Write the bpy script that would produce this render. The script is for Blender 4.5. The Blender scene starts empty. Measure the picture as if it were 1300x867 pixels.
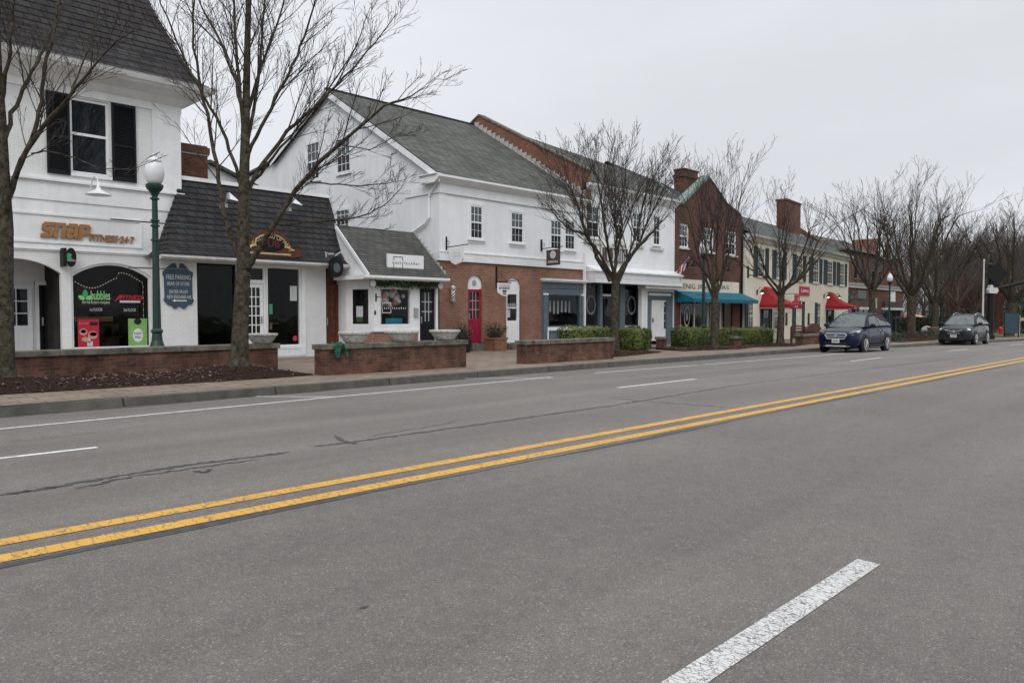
import bpy, math, random
from mathutils import Vector, Matrix
from mathutils.geometry import tessellate_polygon
R = math.radians
random.seed(7)
scene = bpy.context.scene
COL = scene.collection

# ------------------------------------------------------------------ camera
F_PX, CXP, CYP = 950.0, 650.0, 433.5          # focal length in pixels of a 1300 px wide frame
TH = math.atan(922/950.0)                      # angle between the view axis and the street (+X)
PIT = math.atan(35/950.0)
CAM_H = 1.40
cam_d = bpy.data.cameras.new('camera')
cam = bpy.data.objects.new('camera', cam_d); COL.objects.link(cam)
cam.location = (0, 0, CAM_H)
cam.rotation_euler = (R(90)-PIT, 0, TH-R(90))
cam_d.sensor_width = 36.0
cam_d.lens = 36.0*F_PX/1300.0
cam_d.clip_start = 0.1; cam_d.clip_end = 2000
scene.camera = cam

# ------------------------------------------------------------------ sky, sun, exposure
world = bpy.data.worlds.new('World'); scene.world = world; world.use_nodes = True
nt = world.node_tree; nt.nodes.clear()
def wn(t, **k):
    n = nt.nodes.new(t)
    for a, v in k.items(): setattr(n, a, v)
    return n
SUN_EL, SUN_AZ = R(42), R(-138)                # azimuth measured from +X, counter-clockwise
out = wn('ShaderNodeOutputWorld'); bg = wn('ShaderNodeBackground')
sky = wn('ShaderNodeTexSky', sky_type='NISHITA'); sky.sun_disc = False
sky.sun_elevation = SUN_EL; sky.sun_rotation = R(90)-SUN_AZ
sky.dust_density = 6; sky.air_density = 1
tc = wn('ShaderNodeTexCoord'); sep = wn('ShaderNodeSeparateXYZ')
nt.links.new(tc.outputs['Generated'], sep.inputs[0])
ramp = wn('ShaderNodeValToRGB'); el = ramp.color_ramp.elements      # overcast sky: brighter towards the zenith
el[0].position = 0.0; el[0].color = (.785, .81, .86, 1)
el[1].position = 1.0; el[1].color = (.97, 1, 1.06, 1)
e = el.new(.30); e.color = (.80, .82, .862, 1)
e = el.new(.46); e.color = (.80, .825, .875, 1)
nt.links.new(sep.outputs['Z'], ramp.inputs[0])
mr = wn('ShaderNodeMapRange'); mr.inputs['From Min'].default_value = .40; mr.inputs['From Max'].default_value = 1
mr.inputs['To Min'].default_value = 10.0; mr.inputs['To Max'].default_value = 19.5
nt.links.new(sep.outputs['Z'], mr.inputs['Value'])
cl = wn('ShaderNodeTexNoise'); cl.inputs['Scale'].default_value = 1.5; cl.inputs['Detail'].default_value = 6
mp = wn('ShaderNodeMapping'); mp.inputs['Scale'].default_value = (1, 1, 3.2)
nt.links.new(tc.outputs['Generated'], mp.inputs[0]); nt.links.new(mp.outputs[0], cl.inputs['Vector'])
cr = wn('ShaderNodeMapRange'); cr.inputs['From Min'].default_value = .34; cr.inputs['From Max'].default_value = .66
cr.inputs['To Min'].default_value = .92; cr.inputs['To Max'].default_value = 1.06
nt.links.new(cl.outputs['Fac'], cr.inputs['Value'])
m1 = wn('ShaderNodeMath', operation='MULTIPLY')
nt.links.new(mr.outputs[0], m1.inputs[0]); nt.links.new(cr.outputs[0], m1.inputs[1])
vm = wn('ShaderNodeVectorMath', operation='SCALE')
nt.links.new(ramp.outputs['Color'], vm.inputs[0]); nt.links.new(m1.outputs[0], vm.inputs['Scale'])
mx = wn('ShaderNodeMixRGB'); mx.inputs['Fac'].default_value = .04
nt.links.new(vm.outputs[0], mx.inputs['Color1']); nt.links.new(sky.outputs[0], mx.inputs['Color2'])
nt.links.new(mx.outputs[0], bg.inputs['Color']); bg.inputs['Strength'].default_value = .1
nt.links.new(bg.outputs[0], out.inputs['Surface'])
sun_d = bpy.data.lights.new('sun', 'SUN'); sun_d.energy = 1.25; sun_d.angle = R(40); sun_d.color = (1, .985, .965)
sun = bpy.data.objects.new('sun', sun_d); COL.objects.link(sun); sun.location = (0, -20, 60)
sv = Vector((math.cos(SUN_EL)*math.cos(SUN_AZ), math.cos(SUN_EL)*math.sin(SUN_AZ), math.sin(SUN_EL)))
sun.rotation_euler = sv.to_track_quat('Z', 'Y').to_euler()
scene.view_settings.view_transform = 'Standard'; scene.view_settings.look = 'None'
scene.view_settings.exposure = 0.0; scene.view_settings.gamma = 1.0
scene.view_settings.use_curve_mapping = False

# ------------------------------------------------------------------ survey: photo measurements to metres
_f = Vector((math.cos(TH)*math.cos(PIT), math.sin(TH)*math.cos(PIT), -math.sin(PIT)))
_r = Vector((math.sin(TH), -math.cos(TH), 0)); _u = _r.cross(_f)
def ray(x, y): return _f + _r*((x-CXP)/F_PX) - _u*((y-CYP)/F_PX)
def P(x, y, Y):                                # point of the wall plane at lateral distance Y -> (X, Z)
    d = ray(x, y); t = Y/d.y; return d.x*t, CAM_H+d.z*t
def PX(x, y, X):                               # point of the cross-street plane X -> (Y, Z)
    d = ray(x, y); t = X/d.x; return d.y*t, CAM_H+d.z*t
def PD(x, y, dep):                             # point at a given depth
    return Vector((0, 0, CAM_H)) + ray(x, y)*dep
def gz(X, Y): return .105-.03*abs(Y-5.05)-.005*X-.004*max(0, X-32)
def G(x, y):                                   # point of the road surface
    z = 0
    for i in range(50):
        d = ray(x, y); t = (z-CAM_H)/d.z; X, Y = d.x*t, d.y*t; z = .5*z+.5*gz(X, Y)
    return X, Y
KERB = [(-60, 12.9), (2.7, 13.42), (14, 13.95), (21, 14.15), (33, 14.2), (37, 14.0), (43, 12.9), (50, 12.4), (58, 11.6), (70, 10.5), (100, 8.6), (160, 6)]
def kerbY(X):
    for (a, b), (c, d) in zip(KERB, KERB[1:]):
        if X <= c: return b+(d-b)*(X-a)/(c-a)
    return KERB[-1][1]
def sz(X, Y):                                  # pavement surface
    k = kerbY(X)
    s = .010 if X < 22 else max(-.004, .010-.0008*(X-22))
    return gz(X, min(k, 14.2))+.14+s*(Y-k)

# ------------------------------------------------------------------ materials
def new_mat(name):
    m = bpy.data.materials.new(name); m.use_nodes = True
    nt = m.node_tree; b = nt.nodes['Principled BSDF']; return m, nt, b
def node(nt, t, **k):
    n = nt.nodes.new(t)
    for a, v in k.items():
        if a.startswith('i_'):
            n.inputs[a[2:].replace('_', ' ')].default_value = v
        else: setattr(n, a, v)
    return n
def c4(c): return (c[0], c[1], c[2], 1)
def plain(name, col, rough=.6, var=.12, scale=3.0, bump=0.0, bscale=60, metal=0.0, spec=.3, coat=0.0, streak=0.0):
    m, nt, b = new_mat(name)
    tc = node(nt, 'ShaderNodeTexCoord')
    n = node(nt, 'ShaderNodeTexNoise', i_Scale=scale, i_Detail=6, i_Roughness=.65)
    nt.links.new(tc.outputs['Object'], n.inputs['Vector'])
    mix = node(nt, 'ShaderNodeMixRGB'); mix.inputs['Color1'].default_value = c4([v*(1-var*1.5) for v in col]); mix.inputs['Color2'].default_value = c4([min(1, v*(1+var)) for v in col])
    rp = node(nt, 'ShaderNodeMapRange'); rp.inputs['From Min'].default_value = .3; rp.inputs['From Max'].default_value = .68
    nt.links.new(n.outputs['Fac'], rp.inputs['Value']); nt.links.new(rp.outputs[0], mix.inputs['Fac'])
    last = mix
    if streak:                                 # rain streaks running down the paint
        mp = node(nt, 'ShaderNodeMapping'); mp.inputs['Scale'].default_value = (5, 5, .35); nt.links.new(tc.outputs['Object'], mp.inputs[0])
        n3 = node(nt, 'ShaderNodeTexNoise', i_Scale=1.0, i_Detail=7, i_Roughness=.7); nt.links.new(mp.outputs[0], n3.inputs['Vector'])
        r3 = node(nt, 'ShaderNodeMapRange'); r3.inputs['From Min'].default_value = .35; r3.inputs['From Max'].default_value = .6; r3.inputs['To Min'].default_value = 1-streak; r3.inputs['To Max'].default_value = 1.02
        nt.links.new(n3.outputs['Fac'], r3.inputs['Value']); last = node(nt, 'ShaderNodeVectorMath', operation='SCALE'); nt.links.new(mix.outputs[0], last.inputs[0]); nt.links.new(r3.outputs[0], last.inputs['Scale'])
    nt.links.new(last.outputs[0], b.inputs['Base Color'])
    b.inputs['Roughness'].default_value = rough; b.inputs['Metallic'].default_value = metal
    b.inputs['Specular IOR Level'].default_value = spec; b.inputs['Coat Weight'].default_value = coat
    if bump:
        n2 = node(nt, 'ShaderNodeTexNoise', i_Scale=bscale, i_Detail=4); nt.links.new(tc.outputs['Object'], n2.inputs['Vector'])
        bp = node(nt, 'ShaderNodeBump', i_Strength=bump, i_Distance=.02); nt.links.new(n2.outputs['Fac'], bp.inputs['Height']); nt.links.new(bp.outputs[0], b.inputs['Normal'])
    return m
def uvz(nt, kz=1.0):                           # u = x + y, v = z * kz in object space
    tc = node(nt, 'ShaderNodeTexCoord'); s = node(nt, 'ShaderNodeSeparateXYZ'); nt.links.new(tc.outputs['Object'], s.inputs[0])
    a = node(nt, 'ShaderNodeMath', operation='ADD'); nt.links.new(s.outputs[0], a.inputs[0]); nt.links.new(s.outputs[1], a.inputs[1])
    k = node(nt, 'ShaderNodeMath', operation='MULTIPLY'); nt.links.new(s.outputs[2], k.inputs[0]); k.inputs[1].default_value = kz
    c = node(nt, 'ShaderNodeCombineXYZ'); nt.links.new(a.outputs[0], c.inputs[0]); nt.links.new(k.outputs[0], c.inputs[1])
    return tc, c
def courses(name, c1, c2, mortar, bw=.21, bh=.073, ms=.009, kz=1.0, rough=.85, bump=.5, dist=.012, var=.35, vscale=1.2, off=.5, flat=False, streak=0.0):
    m, nt, b = new_mat(name)
    tc, vec = uvz(nt, kz)
    if flat: vec = tc
    br = node(nt, 'ShaderNodeTexBrick', offset=off)
    br.inputs['Scale'].default_value = 1; br.inputs['Brick Width'].default_value = bw; br.inputs['Row Height'].default_value = bh
    br.inputs['Mortar Size'].default_value = ms; br.inputs['Mortar Smooth'].default_value = .2; br.inputs['Bias'].default_value = -.1
    br.inputs['Color1'].default_value = c4(c1); br.inputs['Color2'].default_value = c4(c2); br.inputs['Mortar'].default_value = c4(mortar)
    nt.links.new(vec.outputs['Object' if flat else 0], br.inputs['Vector'])
    n = node(nt, 'ShaderNodeTexNoise', i_Scale=vscale, i_Detail=7, i_Roughness=.7)
    if streak:
        mp = node(nt, 'ShaderNodeMapping'); mp.inputs['Scale'].default_value = (1, 1, streak); nt.links.new(tc.outputs['Object'], mp.inputs[0]); nt.links.new(mp.outputs[0], n.inputs['Vector'])
    else: nt.links.new(tc.outputs['Object'], n.inputs['Vector'])
    rp = node(nt, 'ShaderNodeMapRange'); rp.inputs['From Min'].default_value = .3; rp.inputs['From Max'].default_value = .7
    rp.inputs['To Min'].default_value = 1-var; rp.inputs['To Max'].default_value = 1+var*.5
    nt.links.new(n.outputs['Fac'], rp.inputs['Value'])
    sc = node(nt, 'ShaderNodeVectorMath', operation='SCALE'); nt.links.new(br.outputs['Color'], sc.inputs[0]); nt.links.new(rp.outputs[0], sc.inputs['Scale'])
    nt.links.new(sc.outputs[0], b.inputs['Base Color'])
    inv = node(nt, 'ShaderNodeMath', operation='SUBTRACT'); inv.inputs[0].default_value = 1; nt.links.new(br.outputs['Fac'], inv.inputs[1])
    n2 = node(nt, 'ShaderNodeTexNoise', i_Scale=45, i_Detail=3); nt.links.new(tc.outputs['Object'], n2.inputs['Vector'])
    ad = node(nt, 'ShaderNodeMath', operation='MULTIPLY_ADD'); nt.links.new(n2.outputs['Fac'], ad.inputs[0]); ad.inputs[1].default_value = .4; nt.links.new(inv.outputs[0], ad.inputs[2])
    bp = node(nt, 'ShaderNodeBump', i_Strength=bump, i_Distance=dist); nt.links.new(ad.outputs[0], bp.inputs['Height']); nt.links.new(bp.outputs[0], b.inputs['Normal'])
    b.inputs['Roughness'].default_value = rough; b.inputs['Specular IOR Level'].default_value = .25
    return m
def boards(name, col, pitch=.3, vertical=True, groove=.06, dark=.72, rough=.5):
    m, nt, b = new_mat(name)
    tc, vec = uvz(nt); s = node(nt, 'ShaderNodeSeparateXYZ'); nt.links.new(vec.outputs[0], s.inputs[0])
    dv = node(nt, 'ShaderNodeMath', operation='DIVIDE'); nt.links.new(s.outputs[0 if vertical else 1], dv.inputs[0]); dv.inputs[1].default_value = pitch
    fr = node(nt, 'ShaderNodeMath', operation='FRACT'); nt.links.new(dv.outputs[0], fr.inputs[0])
    lt = node(nt, 'ShaderNodeMath', operation='GREATER_THAN'); nt.links.new(fr.outputs[0], lt.inputs[0]); lt.inputs[1].default_value = groove
    n = node(nt, 'ShaderNodeTexNoise', i_Scale=1.6, i_Detail=6, i_Roughness=.7)
    mp = node(nt, 'ShaderNodeMapping'); mp.inputs['Scale'].default_value = (1, 1, .35); nt.links.new(tc.outputs['Object'], mp.inputs[0]); nt.links.new(mp.outputs[0], n.inputs['Vector'])
    rp = node(nt, 'ShaderNodeMapRange'); rp.inputs['From Min'].default_value = .3; rp.inputs['From Max'].default_value = .7; rp.inputs['To Min'].default_value = .88; rp.inputs['To Max'].default_value = 1.04
    nt.links.new(n.outputs['Fac'], rp.inputs['Value'])
    mix = node(nt, 'ShaderNodeMixRGB'); mix.inputs['Color1'].default_value = c4([v*dark for v in col]); mix.inputs['Color2'].default_value = c4(col); nt.links.new(lt.outputs[0], mix.inputs['Fac'])
    sc = node(nt, 'ShaderNodeVectorMath', operation='SCALE'); nt.links.new(mix.outputs[0], sc.inputs[0]); nt.links.new(rp.outputs[0], sc.inputs['Scale'])
    nt.links.new(sc.outputs[0], b.inputs['Base Color'])
    bp = node(nt, 'ShaderNodeBump', i_Strength=.4, i_Distance=.01); nt.links.new(lt.outputs[0], bp.inputs['Height']); nt.links.new(bp.outputs[0], b.inputs['Normal'])
    b.inputs['Roughness'].default_value = rough; b.inputs['Specular IOR Level'].default_value = .3
    return m
def pane_mat(name, tint=(.4, .44, .45), dark=None, wav=.02, ior=1.36):
    m, nt, b = new_mat(name); o = nt.nodes['Material Output']
    tc = node(nt, 'ShaderNodeTexCoord'); n = node(nt, 'ShaderNodeTexNoise', i_Scale=1.3, i_Detail=2); nt.links.new(tc.outputs['Object'], n.inputs['Vector'])
    bp = node(nt, 'ShaderNodeBump', i_Strength=wav, i_Distance=.3); nt.links.new(n.outputs['Fac'], bp.inputs['Height'])
    gl = node(nt, 'ShaderNodeBsdfGlossy', i_Roughness=.02); gl.inputs['Color'].default_value = (.9, .9, .9, 1); nt.links.new(bp.outputs[0], gl.inputs['Normal'])
    fr = node(nt, 'ShaderNodeFresnel'); mix = node(nt, 'ShaderNodeMixShader')
    ge = node(nt, 'ShaderNodeNewGeometry'); io = node(nt, 'ShaderNodeMapRange'); io.inputs['To Min'].default_value = ior; io.inputs['To Max'].default_value = 1/ior
    nt.links.new(ge.outputs['Backfacing'], io.inputs['Value']); nt.links.new(io.outputs[0], fr.inputs['IOR'])
    if dark is None:
        base = node(nt, 'ShaderNodeBsdfTransparent'); base.inputs['Color'].default_value = c4(tint)
    else:
        base = node(nt, 'ShaderNodeBsdfDiffuse')
        n3 = node(nt, 'ShaderNodeTexNoise', i_Scale=2.2, i_Detail=3); nt.links.new(tc.outputs['Object'], n3.inputs['Vector'])
        mm = node(nt, 'ShaderNodeMixRGB'); mm.inputs['Color1'].default_value = c4([v*.6 for v in dark]); mm.inputs['Color2'].default_value = c4([v*1.5 for v in dark]); nt.links.new(n3.outputs['Fac'], mm.inputs['Fac'])
        nt.links.new(mm.outputs[0], base.inputs['Color'])
    nt.links.new(fr.outputs[0], mix.inputs[0]); nt.links.new(base.outputs[0], mix.inputs[1]); nt.links.new(gl.outputs[0], mix.inputs[2]); nt.links.new(mix.outputs[0], o.inputs['Surface'])
    return m

def asphalt(name, base=.119):
    m, nt, b = new_mat(name); tc = node(nt, 'ShaderNodeTexCoord'); L = nt.links.new
    def noise(s, d=4, r=.6, sc=None):
        n = node(nt, 'ShaderNodeTexNoise', i_Scale=s, i_Detail=d, i_Roughness=r)
        if sc:
            mp = node(nt, 'ShaderNodeMapping'); mp.inputs['Scale'].default_value = sc; L(tc.outputs['Object'], mp.inputs[0]); L(mp.outputs[0], n.inputs['Vector'])
        else: L(tc.outputs['Object'], n.inputs['Vector'])
        return n
    def rng(n, a, b_, c, d):
        r = node(nt, 'ShaderNodeMapRange'); r.inputs['From Min'].default_value = a; r.inputs['From Max'].default_value = b_; r.inputs['To Min'].default_value = c; r.inputs['To Max'].default_value = d
        L(n.outputs[0], r.inputs['Value']); return r
    def mul(a, b_):
        x = node(nt, 'ShaderNodeMath', operation='MULTIPLY'); L(a.outputs[0], x.inputs[0]); L(b_.outputs[0], x.inputs[1]); return x
    big = rng(noise(.35, 5), .3, .7, .88, 1.12); streak = rng(noise(.5, 4, .6, (.12, 1.4, 1)), .3, .7, .9, 1.1)
    med = rng(noise(9, 4, .7), .3, .7, .88, 1.12)
    fine = rng(noise(115, 3, .75), .32, .68, .5, 1.5)
    v = node(nt, 'ShaderNodeTexVoronoi', feature='F1', i_Scale=120); L(tc.outputs['Object'], v.inputs['Vector'])
    vs = node(nt, 'ShaderNodeSeparateColor'); L(v.outputs['Color'], vs.inputs[0])
    st = rng(vs, .88, .97, 1.0, 1.75)
    trk = rng(noise(.9, 3, .5, (.015, 1.0, 1)), .35, .65, .86, 1.12)
    sp_ = node(nt, 'ShaderNodeSeparateXYZ'); L(tc.outputs['Object'], sp_.inputs[0])
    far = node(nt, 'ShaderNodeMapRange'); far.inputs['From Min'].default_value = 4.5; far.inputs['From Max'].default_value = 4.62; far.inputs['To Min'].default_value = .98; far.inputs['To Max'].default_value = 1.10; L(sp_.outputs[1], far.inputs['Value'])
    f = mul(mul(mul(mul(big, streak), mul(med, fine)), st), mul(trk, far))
    s = node(nt, 'ShaderNodeVectorMath', operation='SCALE'); s.inputs[0].default_value = (base*1.06, base*.95, base*.85); L(f.outputs[0], s.inputs['Scale'])
    L(s.outputs[0], b.inputs['Base Color']); b.inputs['Roughness'].default_value = .74; b.inputs['Specular IOR Level'].default_value = .5
    bp = node(nt, 'ShaderNodeBump', i_Strength=.55, i_Distance=.006); L(fine.outputs[0], bp.inputs['Height']); L(bp.outputs[0], b.inputs['Normal'])
    return m
def road_paint(name, col, under, cscale=9.0, wear=.045, scale=(1, 1, 1), fleck=.60):
    m, nt, b = new_mat(name); tc = node(nt, 'ShaderNodeTexCoord'); L = nt.links.new
    mp = node(nt, 'ShaderNodeMapping'); mp.inputs['Scale'].default_value = scale; L(tc.outputs['Object'], mp.inputs[0])
    wn_ = node(nt, 'ShaderNodeTexNoise', i_Scale=14, i_Detail=3); L(tc.outputs['Object'], wn_.inputs['Vector'])
    ad = node(nt, 'ShaderNodeMixRGB', blend_type='ADD'); ad.inputs['Fac'].default_value = .10; L(mp.outputs[0], ad.inputs['Color1']); L(wn_.outputs['Color'], ad.inputs['Color2'])
    v = node(nt, 'ShaderNodeTexVoronoi', feature='DISTANCE_TO_EDGE', i_Scale=cscale); L(ad.outputs[0], v.inputs['Vector'])
    crk = node(nt, 'ShaderNodeMapRange'); crk.inputs['From Min'].default_value = wear*.4; crk.inputs['From Max'].default_value = wear; L(v.outputs['Distance'], crk.inputs['Value'])
    big = node(nt, 'ShaderNodeTexNoise', i_Scale=60, i_Detail=4, i_Roughness=.75); L(tc.outputs['Object'], big.inputs['Vector'])
    fl = node(nt, 'ShaderNodeMapRange'); fl.inputs['From Min'].default_value = fleck+.06; fl.inputs['From Max'].default_value = fleck; L(big.outputs['Fac'], fl.inputs['Value'])
    m_ = node(nt, 'ShaderNodeMath', operation='MULTIPLY'); L(crk.outputs[0], m_.inputs[0]); L(fl.outputs[0], m_.inputs[1])
    n2 = node(nt, 'ShaderNodeTexNoise', i_Scale=3, i_Detail=6); L(tc.outputs['Object'], n2.inputs['Vector'])
    cc = node(nt, 'ShaderNodeMixRGB'); cc.inputs['Color1'].default_value = c4([v*.75 for v in col]); cc.inputs['Color2'].default_value = c4(col); L(n2.outputs['Fac'], cc.inputs['Fac'])
    mix = node(nt, 'ShaderNodeMixRGB'); mix.inputs['Color1'].default_value = c4(under); L(cc.outputs[0], mix.inputs['Color2']); L(m_.outputs[0], mix.inputs['Fac'])
    L(mix.outputs[0], b.inputs['Base Color']); b.inputs['Roughness'].default_value = .75
    return m

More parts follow.
